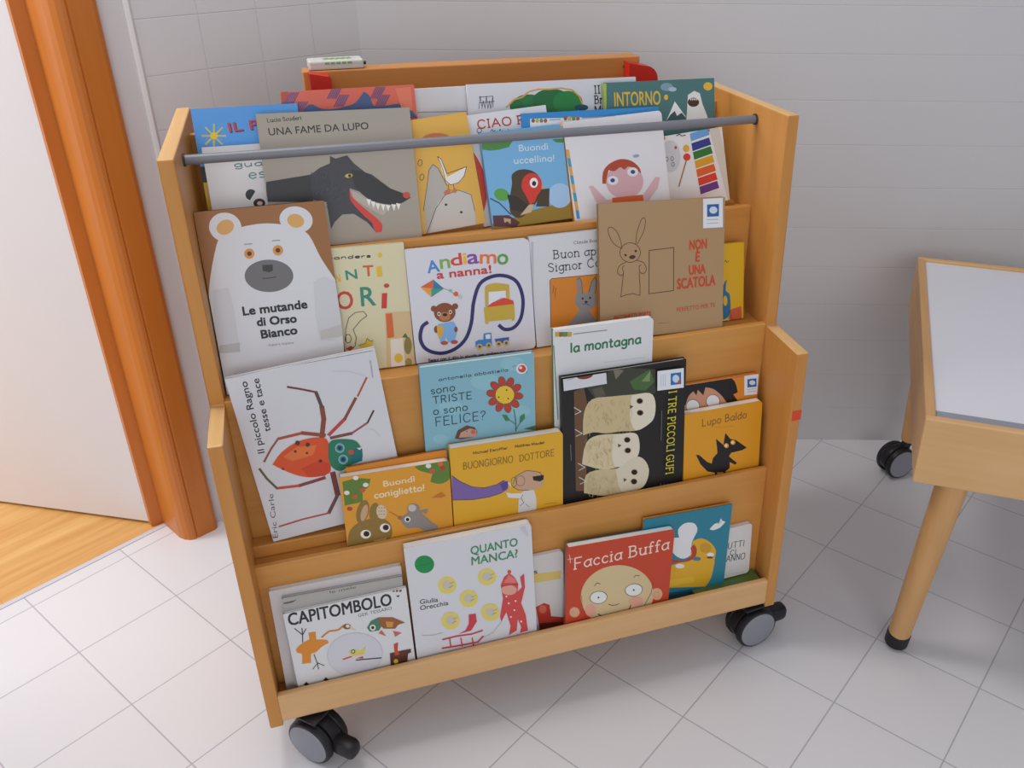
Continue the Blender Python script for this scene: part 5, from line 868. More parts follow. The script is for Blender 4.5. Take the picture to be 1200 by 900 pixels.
('p','cbb98d',[35.1,127.7,35.3,138.7,35.7,154.1,37.4,167.5,40.4,177.1,44.7,185,51.2,190.2,60.8,191.8,72.7,190.9,85,189.7,97.7,188.9,110.8,187.9,122.8,186.9,133.5,186.6,143,186.5,150.7,184.7,155.8,180.4,158.9,174.4,160.8,167.5,161.7,159.1,161.5,149.7,160.3,141.7,158.5,136.1,155.7,132,151.6,128.3,145.8,124.4,138.5,121.1,130.5,119.1,121.6,119.3,111.9,121,102.3,122.5,92.8,122.9,83.2,123.2,74.5,124,67,125.8,60.4,128.2,53.9,129.7,46.8,129.5,39.9,128.5,35.1,127.7]),
('p','e2dac4',[119.3,185.7,128.2,186,140.6,186.2,150.7,184.7,156,180.5,159,174.5,160.8,167.5,161.7,159.1,161.5,149.7,160.3,141.7,158.6,136.1,156,131.9,151.6,128.3,144.1,123.6,134.7,119.5,126.9,119.7,121.8,126.7,118.2,137.8,116.1,149.7,116.3,162.6,118,176.1,119.3,185.7]),
('p','d6c69f',[32.6,73.8,34,84.8,36.3,99.9,40,111.9,45.2,118.1,51.8,121.4,60.7,122.8,73.7,122.3,89.1,120,102.3,118,111.4,117.4,118.1,117.1,123.4,115.5,127.8,112.2,130.8,107.6,132.8,101.6,134.1,93.1,134.3,83.2,133.1,74.7,130.6,69.2,126.5,65.2,120.4,61.8,110.8,58.6,99.2,56.1,88.3,54.7,79.8,54.5,72.1,55.5,63.7,57.9,52.6,62.8,40.8,69.2,32.6,73.8]),
('p','e0d6c0',[88.4,117.6,98.4,117.5,112.3,117.1,123.4,115.5,128.8,112.2,131.3,107.6,132.8,101.6,134.1,93.1,134.3,83.2,133.1,74.7,130.4,69.1,126.3,65.1,120.4,61.8,111.2,57.9,100.4,54.8,91.9,55.9,87.6,64,85.6,76.2,84.8,88.1,85.4,99.2,87.1,110.1,88.4,117.6]),
('p','cbbb92',[35.2,17.1,35.4,27.1,36.2,40.9,39.1,51.4,45.5,55.7,54.2,56.9,63.7,57.1,73.8,55.8,84.8,53.5,95.4,53.3,105.6,57.9,115.3,64.6,123.9,68.8,131,68.6,136.9,65.7,141.9,61.4,146.3,55.3,149.7,47.6,151.7,39.8,151.8,31.9,150.4,23.8,148.1,16.7,145.3,11.1,141.5,6.6,135.4,3.4,125.9,2.2,114.1,2.3,102.7,2.5,93.2,2,84.2,1.6,74,2.8,60.3,7.1,45.5,12.9,35.2,17.1]),
('p','d9cfb6',[91.9,50.1,100.7,55.9,113.1,63.8,123.9,68.8,131.2,68.8,137,65.9,141.9,61.4,146.3,55.3,149.7,47.6,151.7,39.8,151.8,31.9,150.4,23.8,148.1,16.7,145.3,11,141.5,6.4,135.4,3.4,125.2,1,112.7,0.2,102.7,4.5,97.1,18.2,93.9,36.8,91.9,50.1]),
('p','6a4a24',[140,150.2,139.7,148.6,138.9,147.3,137.7,146.4,136.1,145.9,134.4,146,132.6,146.6,131.1,147.6,129.8,149,129,150.6,128.7,152.2,129,153.8,129.7,155.1,131,156,132.5,156.4,134.3,156.4,136,155.8,137.6,154.8,138.8,153.4,139.7,151.8]),
('p','14110f',[138.6,150.4,138.4,149.2,137.8,148.2,136.9,147.4,135.7,147.1,134.4,147.1,133.1,147.5,131.9,148.3,130.9,149.4,130.3,150.7,130.1,152,130.3,153.2,130.9,154.2,131.8,154.9,133,155.3,134.3,155.3,135.6,154.8,136.8,154,137.7,153,138.3,151.7]),
('p','6a4a24',[139,172.1,138.7,170.5,137.9,169.2,136.7,168.3,135.1,167.9,133.4,167.9,131.7,168.5,130.1,169.5,128.9,170.8,128.1,172.4,127.8,174,128,175.6,128.8,176.8,130,177.8,131.6,178.2,133.3,178.2,135,177.6,136.6,176.6,137.8,175.3,138.7,173.7]),
('p','14110f',[137.6,172.3,137.4,171.1,136.8,170.1,135.9,169.4,134.7,169,133.4,169,132.1,169.4,130.9,170.2,130,171.3,129.4,172.5,129.2,173.8,129.4,175,129.9,176,130.9,176.7,132,177.1,133.3,177.1,134.6,176.7,135.8,175.9,136.7,174.8,137.3,173.6]),
('p','6a4a24',[117.5,103.4,117.3,101.8,116.5,100.5,115.2,99.5,113.7,99.1,111.9,99.2,110.2,99.8,108.6,100.8,107.3,102.2,106.5,103.9,106.2,105.5,106.5,107.1,107.3,108.5,108.5,109.4,110.1,109.8,111.9,109.8,113.6,109.2,115.2,108.1,116.4,106.7,117.3,105.1]),
('p','14110f',[116.1,103.7,115.9,102.4,115.3,101.4,114.4,100.6,113.2,100.2,111.9,100.3,110.6,100.8,109.4,101.6,108.5,102.7,107.9,104,107.7,105.3,107.9,106.5,108.5,107.6,109.4,108.3,110.6,108.7,111.9,108.6,113.2,108.2,114.4,107.4,115.3,106.3,115.9,105]),
('p','6a4a24',[118.8,82.9,118.5,81.3,117.7,80,116.5,79.1,114.9,78.6,113.1,78.7,111.4,79.3,109.8,80.4,108.5,81.8,107.7,83.5,107.4,85.2,107.7,86.8,108.5,88.1,109.7,89.1,111.3,89.5,113,89.4,114.8,88.8,116.4,87.7,117.7,86.3,118.5,84.7]),
('p','14110f',[117.3,83.2,117.1,82,116.5,80.9,115.6,80.2,114.4,79.8,113.1,79.8,111.8,80.3,110.6,81.1,109.6,82.3,109,83.6,108.8,84.9,109,86.2,109.6,87.2,110.6,88,111.7,88.3,113,88.3,114.4,87.8,115.6,87,116.5,85.9,117.1,84.6]),
('p','6a4a24',[131,38.1,130.8,36.5,130,35.1,128.7,34.2,127.1,33.7,125.3,33.8,123.5,34.5,121.9,35.6,120.6,37.1,119.8,38.8,119.5,40.5,119.7,42.2,120.5,43.5,121.8,44.5,123.4,44.9,125.2,44.8,127,44.2,128.6,43.1,129.9,41.6,130.7,39.9]),
('p','14110f',[129.6,38.4,129.4,37.1,128.8,36.1,127.8,35.3,126.6,34.9,125.3,35,123.9,35.5,122.7,36.4,121.8,37.5,121.1,38.8,120.9,40.2,121.1,41.5,121.7,42.6,122.7,43.4,123.9,43.7,125.2,43.7,126.5,43.2,127.8,42.3,128.7,41.2,129.4,39.8]),
('p','6a4a24',[130.5,19.7,130.3,18,129.4,16.6,128.2,15.6,126.5,15.2,124.7,15.3,122.9,16,121.3,17.1,120,18.6,119.2,20.3,118.9,22.1,119.2,23.8,120,25.1,121.2,26.1,122.9,26.6,124.6,26.4,126.4,25.8,128.1,24.7,129.4,23.2,130.2,21.4]),
('p','14110f',[129.1,20,128.9,18.7,128.3,17.6,127.3,16.8,126.1,16.4,124.7,16.5,123.4,17,122.2,17.9,121.2,19.1,120.6,20.4,120.3,21.8,120.5,23.1,121.1,24.2,122.1,25,123.3,25.3,124.7,25.3,126,24.8,127.2,23.9,128.2,22.7,128.8,21.4]),
('p','5a4a3a',[116,169.1,122.3,165.1,116.8,161.7]),
('p','5a4a3a',[95.4,100.5,101.7,96.2,96.1,92.7]),
('p','5a4a3a',[105.5,32,112,27.5,106.3,24]),
('s','ddd8d0',1.2,0,[20.9,181.2,32.4,172]),
('s','ddd8d0',1.2,0,[22.3,168.4,32.4,172]),
('s','ddd8d0',1.2,0,[21.8,141.2,33.5,131.7]),
('s','ddd8d0',1.2,0,[23.2,128.1,33.5,131.7]),
('s','ddd8d0',1.2,0,[25.7,77.1,37.6,67]),
('s','ddd8d0',1.2,0,[27.2,63.4,37.6,67]),
('s','ddd8d0',1.2,0,[27,50,39,39.8]),
('s','ddd8d0',1.2,0,[28.5,36.2,39,39.8]),
('s','b59c68',0.5,0,[59.2,157.3,63.1,150.2]),
('s','cfc096',0.5,0,[86.2,148.9,83.8,144.2]),
('s','cfc096',0.5,0,[119.3,150.9,118.3,142.2]),
('s','cfc096',0.5,0,[58.9,180.1,61.1,172.3]),
('s','a48e60',0.5,0,[45.5,147.3,43.6,143.8]),
('s','cfc096',0.5,0,[108.8,152.6,111,143.1]),
('s','cfc096',0.5,0,[71.4,140,75.9,134.7]),
('s','cfc096',0.5,0,[69.4,185,66.6,176.3]),
('s','b59c68',0.5,0,[74.7,149.7,73.9,141.3]),
('s','cfc096',0.5,0,[85.6,153.2,86.4,144]),
('s','b59c68',0.5,0,[94.2,128.2,99,119.6]),
('s','a48e60',0.5,0,[53.2,139.9,55.2,134.6]),
('s','b59c68',0.5,0,[106.2,147.1,102.5,141.2]),
('s','b59c68',0.5,0,[90.8,155.2,93.7,148.6]),
('s','cfc096',0.5,0,[52.5,173.1,56,168.6]),
('s','b59c68',0.5,0,[88.9,181.1,89.3,172]),
('s','a48e60',0.5,0,[62.6,174.6,60.7,170.9]),
('s','d9c89c',0.5,0,[87.7,182.1,92.2,176]),
('s','b59c68',0.5,0,[61.1,148.5,59.3,139.5]),
('s','cfc096',0.5,0,[111.3,157.7,114.9,151.1]),
('s','a48e60',0.5,0,[109,140.2,110.2,130.7]),
('s','d9c89c',0.5,0,[80.4,160.1,84.5,153.2]),
('s','b59c68',0.5,0,[60.9,171.1,56.2,165.9]),
('s','d9c89c',0.5,0,[86.1,183,81.9,176.5]),
('s','b59c68',0.5,0,[77.1,146.2,78.1,140.7]),
('s','a48e60',0.5,0,[79,151.1,83.4,145.2]),
('s','b59c68',0.5,0,[76.3,151.4,73.2,147.2]),
('s','b59c68',0.5,0,[100.3,132.2,98.4,126.5]),
('s','d9c89c',0.5,0,[101.3,180,99.5,175.4]),
('s','d9c89c',0.5,0,[103.9,167.2,105.6,159.4]),
('s','b59c68',0.5,0,[48.2,156,49.8,150.8]),
('s','a48e60',0.5,0,[104.5,124.4,102.9,117.1]),
('s','d9c89c',0.5,0,[110.4,153.6,113.2,149.2]),
('s','d9c89c',0.5,0,[116.1,160.5,119.7,154.2]),
('s','b59c68',0.5,0,[105.7,175.8,106.6,169.5]),
('s','cfc096',0.5,0,[81.2,135.3,79.7,129.4]),
('s','cfc096',0.5,0,[73.5,162.6,70.2,159.5]),
('s','cfc096',0.5,0,[115.2,127.2,115.9,117.5]),
('s','cfc096',0.5,0,[97,180.4,100.2,172.4]),
('s','b59c68',0.5,0,[81.3,168.2,85.1,158.9]),
('s','a48e60',0.5,0,[108.4,123.1,111.5,118.5]),
('s','d9c89c',0.5,0,[112,138.9,115.9,129.1]),
('s','a48e60',0.5,0,[85.9,183.4,82.8,178.6]),
('s','cfc096',0.5,0,[92.7,152.4,88.4,144.1]),
('s','cfc096',0.5,0,[49.8,183.3,52.7,178.8]),
('s','a48e60',0.5,0,[58.1,182,54.9,174.4]),
('s','a48e60',0.5,0,[113.5,132,113.4,124.8]),
('s','d9c89c',0.5,0,[71.9,142.6,69.6,136.2]),
('s','a48e60',0.5,0,[73.7,158.9,77.1,150.1]),
('s','cfc096',0.5,0,[44.6,188.5,49,179.2]),
('s','b59c68',0.5,0,[47.4,161.9,44.1,158.5]),
('s','b59c68',0.5,0,[70.8,164.3,69.5,159.7]),
('s','a48e60',0.5,0,[66.5,180.4,68.5,174.3]),
('s','b59c68',0.5,0,[47.1,180.7,46.7,173.4]),
('s','a48e60',0.5,0,[83,147.6,84.2,141.1]),
('s','b59c68',0.5,0,[69.8,158.2,68.9,150.7]),
('s','b59c68',0.5,0,[76.8,171.6,78.6,167.2]),
('s','a48e60',0.5,0,[73.9,161.6,78.1,155]),
('s','b59c68',0.5,0,[111.5,133.2,107.9,126.1]),
('s','cfc096',0.5,0,[114.8,136.2,116.5,127.7]),
('s','a48e60',0.5,0,[84.9,178.4,84.6,173.5]),
('s','a48e60',0.5,0,[71,156.2,72.5,150.1]),
('s','a48e60',0.5,0,[105.1,161,100.5,157.4]),
('s','b59c68',0.5,0,[78.3,144.9,79.1,136.4]),
('s','d9c89c',0.5,0,[43.3,147.2,39.5,139.8]),
('s','b59c68',0.5,0,[114.2,175.7,117.8,170.4]),
('s','d9c89c',0.5,0,[46.4,133.1,45.8,125.3]),
('s','cfc096',0.5,0,[114.9,164.4,119.3,156.7]),
('s','d9c89c',0.5,0,[116.9,156.9,121.6,149.9]),
('s','cfc096',0.5,0,[99.4,172.5,96.1,167.1]),
('s','cfc096',0.5,0,[82.9,106.4,85.3,96.6]),
('s','d9c89c',0.5,0,[64.8,95.1,61.2,87.4]),
('s','d9c89c',0.5,0,[46.8,94.7,50.1,87.1]),
('s','cfc096',0.5,0,[77.5,80.4,78.4,72.8]),
('s','b59c68',0.5,0,[87.5,66.7,82.8,60.8]),
('s','b59c68',0.5,0,[58.4,110.6,55.8,104.4]),
('s','cfc096',0.5,0,[81.7,93,83.6,87.6]),
('s','a48e60',0.5,0,[67.7,70,67.5,61.8]),
('s','a48e60',0.5,0,[81.3,94.1,81,89]),
('s','a48e60',0.5,0,[51,83.2,55.3,73.3]),
('s','b59c68',0.5,0,[51.6,111,48,104.2]),
('s','b59c68',0.5,0,[72.6,114.9,69.3,111.5]),
('s','a48e60',0.5,0,[48.8,116.6,45.1,112]),
('s','cfc096',0.5,0,[84.2,112.8,84.9,104.8]),
('s','cfc096',0.5,0,[40.2,105.5,39,101.6]),
('s','cfc096',0.5,0,[70.9,77.9,69.8,71]),
('s','cfc096',0.5,0,[45.7,107.6,41.8,99.3]),
('s','b59c68',0.5,0,[83.9,109.6,85.6,103.3]),
('s','b59c68',0.5,0,[61.5,84,57.5,75.3]),
('s','a48e60',0.5,0,[56.1,90.3,57.6,83.1]),
('s','d9c89c',0.5,0,[42.8,107.2,44.1,98.8]),
('s','cfc096',0.5,0,[47.1,102.3,43.3,93.7]),
('s','cfc096',0.5,0,[46.7,104.5,47.1,96.7]),
('s','d9c89c',0.5,0,[62,102.5,63.9,97.7]),
('s','cfc096',0.5,0,[48.5,92.4,47,87.3]),
('s','a48e60',0.5,0,[58.1,73.5,57.8,68.1]),
('s','b59c68',0.5,0,[73.4,89.6,77.8,82.2]),
('s','cfc096',0.5,0,[79.1,112,82.4,106.9]),
('s','a48e60',0.5,0,[53,115.4,53.6,106.1]),
('s','cfc096',0.5,0,[45,85.4,46.6,79]),
('s','d9c89c',0.5,0,[87.6,107.3,91.1,98]),
('s','d9c89c',0.5,0,[66.2,109.2,63.3,104.5]),
('s','cfc096',0.5,0,[77.7,114.3,81.5,104.1]),
('s','b59c68',0.5,0,[58.2,90.5,59.4,80.6]),
('s','cfc096',0.5,0,[73.1,101,68.5,97]),
('s','d9c89c',0.5,0,[70.6,111.6,70.4,104.7]),
('s','d9c89c',0.5,0,[62.1,108.7,57.6,102.8]),
('s','b59c68',0.5,0,[71,93.8,75.5,83.7]),
('s','a48e60',0.5,0,[46.1,80.2,41.4,73.6]),
('s','a48e60',0.5,0,[64.2,92.2,68.4,85.6]),
('s','d9c89c',0.5,0,[82,78.3,77.8,70.1]),
('s','a48e60',0.5,0,[77.4,114.2,79.7,107.9]),
('s','d9c89c',0.5,0,[78.8,66.2,78.2,57.8]),
('s','a48e60',0.5,0,[63.4,112.9,62.4,104.3]),
('s','cfc096',0.5,0,[74,96,75.9,88.6]),
('s','b59c68',0.5,0,[60.1,85,55.4,79.4]),
('s','cfc096',0.5,0,[73.3,93.6,77.1,84.7]),
('s','b59c68',0.5,0,[57.5,100.3,58.4,95]),
('s','b59c68',0.5,0,[40.1,112.2,36.6,106.3]),
('s','d9c89c',0.5,0,[49.4,110.4,50.1,103.4]),
('s','d9c89c',0.5,0,[70.7,109.9,70.1,105.2]),
('s','b59c68',0.5,0,[80.6,94.1,79.7,86.2]),
('s','cfc096',0.5,0,[42.3,101.5,42.1,92.3]),
('s','cfc096',0.5,0,[82.6,102.2,82.4,97.5]),
('s','a48e60',0.5,0,[69.9,99.2,70.8,90.3]),
('s','cfc096',0.5,0,[53.5,68.6,56.3,58.3]),
('s','a48e60',0.5,0,[63.3,89.1,66.4,80.9]),
('s','cfc096',0.5,0,[56.6,115,61.1,106.9]),
('s','a48e60',0.5,0,[40.3,121.4,35.6,115.6]),
('s','b59c68',0.5,0,[63.2,108.8,60.2,99.7]),
('s','b59c68',0.5,0,[62.7,76.3,67,71.4]),
('s','cfc096',0.5,0,[54.4,88.4,50.4,83.6]),
('s','cfc096',0.5,0,[81,109.2,81.5,102.1]),
('s','cfc096',0.5,0,[77.5,94.7,80.8,86.9]),
('s','cfc096',0.5,0,[84.6,95.4,84,89.1]),
('s','d9c89c',0.5,0,[73.8,98.5,73.9,90.1]),
('s','cfc096',0.5,0,[84.2,77.7,79.7,73.7]),
('s','a48e60',0.5,0,[76.1,72.6,78.6,64]),
('s','a48e60',0.5,0,[44.6,109.8,48.2,100.1]),
('s','b59c68',0.5,0,[61.3,71.6,66.2,66.8]),
('s','a48e60',0.5,0,[49.1,25.6,47.4,20.1]),
('s','d9c89c',0.5,0,[62.5,21.5,59.9,17.8]),
('s','a48e60',0.5,0,[46.9,31.1,43,26.2]),
('s','cfc096',0.5,0,[49.8,23.2,49.7,13.6]),
('s','d9c89c',0.5,0,[55.6,20.8,55.2,13]),
('s','a48e60',0.5,0,[41,26.7,44.4,21.4]),
('s','a48e60',0.5,0,[88.9,35.9,88.5,30.7]),
('s','cfc096',0.5,0,[82.8,24.5,85.4,14.5]),
('s','cfc096',0.5,0,[57.1,30.4,59.8,24]),
('s','cfc096',0.5,0,[89,29.3,86,22.5]),
('s','a48e60',0.5,0,[63.3,24.6,61.7,19.8]),
('s','b59c68',0.5,0,[78.7,14.4,77.9,6.5]),
('s','b59c68',0.5,0,[70.9,41.1,74.2,36.1]),
('s','b59c68',0.5,0,[51.4,37.4,48.5,33]),
('s','cfc096',0.5,0,[88.2,19.4,92.5,11.1]),
('s','cfc096',0.5,0,[60.8,17.4,60.6,8.6]),
('s','a48e60',0.5,0,[60.2,15.8,58,6.4]),
('s','d9c89c',0.5,0,[48.8,49.9,46.7,43.2]),
('s','d9c89c',0.5,0,[72.7,46.8,70.5,40.7]),
('s','b59c68',0.5,0,[57,25.5,53.4,19.5]),
('s','d9c89c',0.5,0,[87,29.7,83.5,21.7]),
('s','b59c68',0.5,0,[75.8,13.1,80.2,5.5]),
('s','d9c89c',0.5,0,[88.7,28.2,87.3,19.2]),
('s','b59c68',0.5,0,[53.9,36,56.9,29.6]),
('s','a48e60',0.5,0,[51.6,24.4,46.7,17.5]),
('s','a48e60',0.5,0,[47,52.9,42,43.9]),
('s','b59c68',0.5,0,[80.8,34.1,85.6,28.9]),
('s','cfc096',0.5,0,[48.8,52.7,52.7,42.9]),
('s','cfc096',0.5,0,[70.7,20.1,68.8,15]),
('s','b59c68',0.5,0,[81.3,31.8,79.7,28]),
('s','d9c89c',0.5,0,[40.7,20,44.6,10.1]),
('s','cfc096',0.5,0,[52.1,47.8,52.1,38.8]),
('s','d9c89c',0.5,0,[68,39.4,63.5,33.4]),
('s','cfc096',0.5,0,[42,26.1,41.5,18.1]),
('s','cfc096',0.5,0,[88.1,16.3,86.8,8.6]),
('s','d9c89c',0.5,0,[54.5,49.5,59.3,41.2]),
('s','cfc096',0.5,0,[60.4,38.5,58.2,33.5]),
('s','b59c68',0.5,0,[53.8,33.6,50.2,30.3]),
('s','cfc096',0.5,0,[64.6,41.9,68.8,33.3]),
('s','a48e60',0.5,0,[40.5,34.9,40.3,29.3]),
('s','a48e60',0.5,0,[76.3,15.3,75.7,11]),
('s','cfc096',0.5,0,[40.7,37.9,37.6,28.9]),
('s','cfc096',0.5,0,[48.5,39.9,46.6,34.7]),
('s','b59c68',0.5,0,[89.2,11.4,90.3,3.7]),
('s','cfc096',0.5,0,[40.9,40.3,45.5,35]),
('s','a48e60',0.5,0,[51.1,45.8,53,40.8]),
('s','a48e60',0.5,0,[72.3,44,76.7,33.1]),
('s','cfc096',0.5,0,[75.5,32.5,75.1,26.9]),
('s','cfc096',0.5,0,[68.5,43,73,37.3]),
('s','cfc096',0.5,0,[86.8,39.1,88.6,30.7]),
('s','d9c89c',0.5,0,[46.6,51.8,44.6,44.3]),
('s','d9c89c',0.5,0,[46,48.7,46.2,42.4]),
('s','a48e60',0.5,0,[44.6,40.5,42.4,36.3]),
('s','b59c68',0.5,0,[46.7,49.2,50.9,40.7]),
('s','b59c68',0.5,0,[88.4,44.7,93.4,33.7]),
('s','cfc096',0.5,0,[51.9,40.2,47.9,31.9]),
('s','cfc096',0.5,0,[63.8,24.1,64.4,17.1]),
('s','cfc096',0.5,0,[67.3,33.9,70.6,28]),
('s','d9c89c',0.5,0,[70.2,15.9,68.1,6.9]),
('s','d9c89c',0.5,0,[89.7,33.6,86,26.6]),
('s','d9c89c',0.5,0,[41.9,33.2,38.1,30]),
('s','b59c68',0.5,0,[84.9,17.7,85.2,8.8]),
('s','cfc096',0.5,0,[43.8,35.4,42,28.2]),
('s','b59c68',0.5,0,[50.4,36.9,51.7,29.1]),
('s','b59c68',0.5,0,[76,20.4,79.6,10.4]),
('s','b59c68',0.5,0,[53.8,17.9,50.6,10.8]),
('s','d9c89c',0.5,0,[50.4,17.9,48.1,8.4]),
('s','d9c89c',0.5,0,[62.8,33.6,67.5,25.3]),
('s','a48e60',0.5,0,[62.1,28.8,61.3,21.6]),
('s','d9c89c',0.5,0,[71.2,38.4,74.6,31.3]),
('p','d5d5da',[2.4,237,73.4,242.2,74.9,216.4,3.5,215.3]),
('p','7a3a34',[51.5,236.2,51.1,234.3,49.5,232.7,46.7,231.4,43.2,230.6,39.1,230.4,35.1,230.7,31.3,231.7,28.3,233,26.3,234.7,25.4,236.5,25.8,238.4,27.5,240,30.2,241.3,33.8,242.1,37.8,242.3,41.8,242,45.6,241.1,48.6,239.7,50.7,238]),
('s','5a4a48',0.6,0,[8.9,233.2,20.3,234.8]),
('t','d6c832','I TRE PICCOLI GUFI',183.1,183.9,-90.6,158.2,13.1,'serif',0.9),
('s','8a8a8a',0.6,0,[170.8,151,171,94.3]),
('s','8a8a8a',0.8,0,[12.2,117.3,12.9,87.2]),
('s','4a5a7a',1.4,0,[172.1,9.7,171.6,-1.1]),
('s','4a5a7a',1.4,0,[178.8,8.2,178.4,-2.6]),
('s','4a5a7a',1.4,0,[185.6,6.8,185.1,-4]),
('s','4a5a7a',1.4,0,[192.3,5.4,191.9,-5.4]),
('sticker',),
('p','e4e6ea',[161.4,224.6,207.8,223,209,187.2,162.1,189.3]),
('p','2f6fb5',[184.7,216.8,203.3,216.1,204,194.6,185.3,195.4]),
('p','c9dceb',[200.4,204.8,200.2,202.6,199.4,200.7,198.1,199.4,196.4,198.6,194.5,198.6,192.6,199.3,190.9,200.6,189.5,202.4,188.6,204.5,188.2,206.7,188.4,208.9,189.3,210.7,190.6,212.1,192.2,212.8,194.1,212.9,196,212.2,197.7,210.9,199.1,209.1,200.1,207]),
('p','b5524a',[198.2,202,203.8,201.8,204,194.6,198.4,194.9]),
('s','7a9fc4',0.5,0,[168,217.4,168.5,196.1]),
('s','7a9fc4',0.5,0,[171.7,217.2,172.2,196]),
('s','7a9fc4',0.5,0,[175.4,217.1,175.9,195.8]),
('end',)]),
'girl_orange': ((0.7886,0.0860,0.3913,3.00,-0.00,-0.00,0.1600,0.1549,0.0090),'dc8a26','dc8a26',[
('p','c99272',[20.6,121.7,30.6,146.4,56.2,148.9,86.5,138.9,110.7,113.7,122.8,103.8,25.6,90.1]),
('p','1d1a1d',[24.5,117.2,29.3,133.5,38.1,141.4,44.1,132.8,46.2,143.1,57.1,130.6,60.1,145.2,75.2,139.7,91.1,124.8,105.4,106.9,125.8,105.3,113.9,122.8,122.1,125.2,107.9,155.4,59.3,160.4,19.2,157.7,17.1,118.5]),
('p','e2e2e4',[51,110.6,50.6,106.6,49,103.3,46.3,100.9,42.8,99.6,38.9,99.7,35,101,31.3,103.5,28.4,106.9,26.5,110.9,25.7,115.1,26.1,119,27.8,122.3,30.4,124.7,33.9,126,37.7,125.9,41.7,124.6,45.3,122.1,48.2,118.8,50.2,114.8]),
('s','2a2a2a',0.9,1,[51,110.6,50.5,106.2,48.5,102.6,45.2,100.3,41.1,99.5,36.7,100.3,32.5,102.6,29,106.1,26.6,110.5,25.7,115.1,26.3,119.4,28.3,123,31.5,125.3,35.6,126.1,39.9,125.4,44.1,123.1,47.7,119.6,50.1,115.2]),
('p','e2e2e4',[88.7,113.6,88.3,109.6,86.7,106.3,84,103.8,80.5,102.6,76.5,102.6,72.5,104,68.8,106.5,65.8,109.9,63.8,113.9,63,118.1,63.4,122.1,65,125.4,67.7,127.8,71.2,129.1,75.1,129,79.1,127.7,82.8,125.2,85.8,121.8,87.8,117.8]),
('s','2a2a2a',0.9,1,[88.7,113.6,88.2,109.2,86.2,105.6,82.9,103.3,78.8,102.4,74.3,103.2,70,105.6,66.4,109.1,64,113.5,63,118.1,63.5,122.5,65.5,126,68.8,128.4,72.9,129.2,77.3,128.5,81.6,126.2,85.2,122.7,87.7,118.3]),
('p','5a3a2a',[103.2,106.5,103.1,106,102.9,105.6,102.6,105.3,102.2,105.2,101.7,105.2,101.2,105.3,100.8,105.6,100.4,106,100.2,106.5,100.1,107,100.1,107.5,100.3,107.9,100.6,108.2,101.1,108.3,101.5,108.3,102,108.2,102.4,107.9,102.8,107.4,103.1,107]),
('p','5a3a2a',[108.4,102.5,108.3,102,108.1,101.6,107.8,101.3,107.4,101.1,106.9,101.2,106.4,101.3,106,101.6,105.6,102,105.4,102.5,105.3,103,105.3,103.5,105.5,103.9,105.8,104.2,106.3,104.3,106.7,104.3,107.2,104.1,107.6,103.8,108,103.4,108.3,103]),
('s','c84a34',2,0,[19.2,157.7,107.9,155.4,161.1,155.2]),
('sticker',),
('p','e4e6ea',[132.4,156,161.9,154.3,165.1,115.2,135.2,117.2]),
('p','2f62a8',[138.9,147.9,156.6,146.9,157.9,130.5,140.1,131.7]),
('p','cfdbe6',[154.9,138.6,154.7,137.2,154,136.1,152.7,135.3,151.1,134.9,149.3,135,147.4,135.5,145.7,136.4,144.3,137.7,143.3,139.1,142.9,140.6,143.1,142,143.9,143.2,145.1,144,146.7,144.4,148.6,144.3,150.4,143.8,152.1,142.8,153.5,141.6,154.5,140.1]),
('s','3d6ea8',0.6,0,[140.4,127.8,156.7,126.7]),
('s','3d6ea8',0.6,0,[140.7,123.1,157.1,122]),
('end',)]),
'fox': ((0.7987,0.0650,0.3700,4.06,-0.04,0.59,0.1462,0.1329,0.0140),'dd9a22','dd9a22',[
('t','8a5a22','Lupo Baldo',32.3,104.1,0.6,84.4,13.9,'hand',1.2),
('s','b97f22',0.8,0,[56,98,92.1,92.9]),
('p','1d1a1c',[22.7,50.7,29.5,48.5,45.2,31.3,53.7,26.7,55.6,37.1,63.7,45.4,62.5,57.6,59.9,74.6,70.6,63.8,74.6,59.1,77.4,82.9,87.5,69.1,99.2,64,120.7,44.9,112,41.5,90.7,40.6,86.4,34.7,93.3,27.2,102.6,18,99.7,14.5,88.5,22.2,89,9.9,80.7,4.8,81.8,-2.8,78.3,-2.1,76.9,4.4,64.5,5.8,64.7,-1.2,61.2,-0.4,60.2,6.7,45.8,12.3,31.9,30.1]),
('p','e0a23a',[97.5,60,97.4,58.5,96.8,57.3,95.8,56.5,94.5,56.1,93.1,56.1,91.6,56.6,90.3,57.6,89.2,58.9,88.5,60.3,88.2,61.9,88.4,63.3,89,64.5,90,65.3,91.2,65.8,92.6,65.7,94.1,65.2,95.4,64.3,96.5,63,97.2,61.5]),
('p','f2e2c0',[94.4,60.6,94.3,59.9,94,59.3,93.5,58.9,92.9,58.6,92.2,58.7,91.5,58.9,90.8,59.4,90.3,60,89.9,60.8,89.8,61.5,89.8,62.3,90.1,62.9,90.6,63.3,91.3,63.5,92,63.5,92.7,63.2,93.4,62.7,93.9,62.1,94.3,61.4]),
('p','e0a23a',[85,56.2,84.9,54.7,84.3,53.5,83.3,52.6,82,52.2,80.6,52.3,79.2,52.8,77.8,53.8,76.8,55,76.1,56.5,75.8,58,75.9,59.5,76.5,60.7,77.5,61.5,78.8,61.9,80.2,61.9,81.6,61.4,82.9,60.4,84,59.2,84.7,57.7]),
('p','f2e2c0',[81.9,56.8,81.9,56.1,81.6,55.5,81.1,55,80.4,54.8,79.7,54.8,79,55.1,78.3,55.6,77.8,56.2,77.5,57,77.3,57.7,77.4,58.4,77.7,59,78.2,59.5,78.8,59.7,79.5,59.6,80.2,59.4,80.9,58.9,81.4,58.3,81.8,57.5])]),
'orange_back': ((0.2483,0.0755,0.3698,2.50,0.02,0.60,0.1529,0.1373,0.0050),'d98a2e','c4702a',[
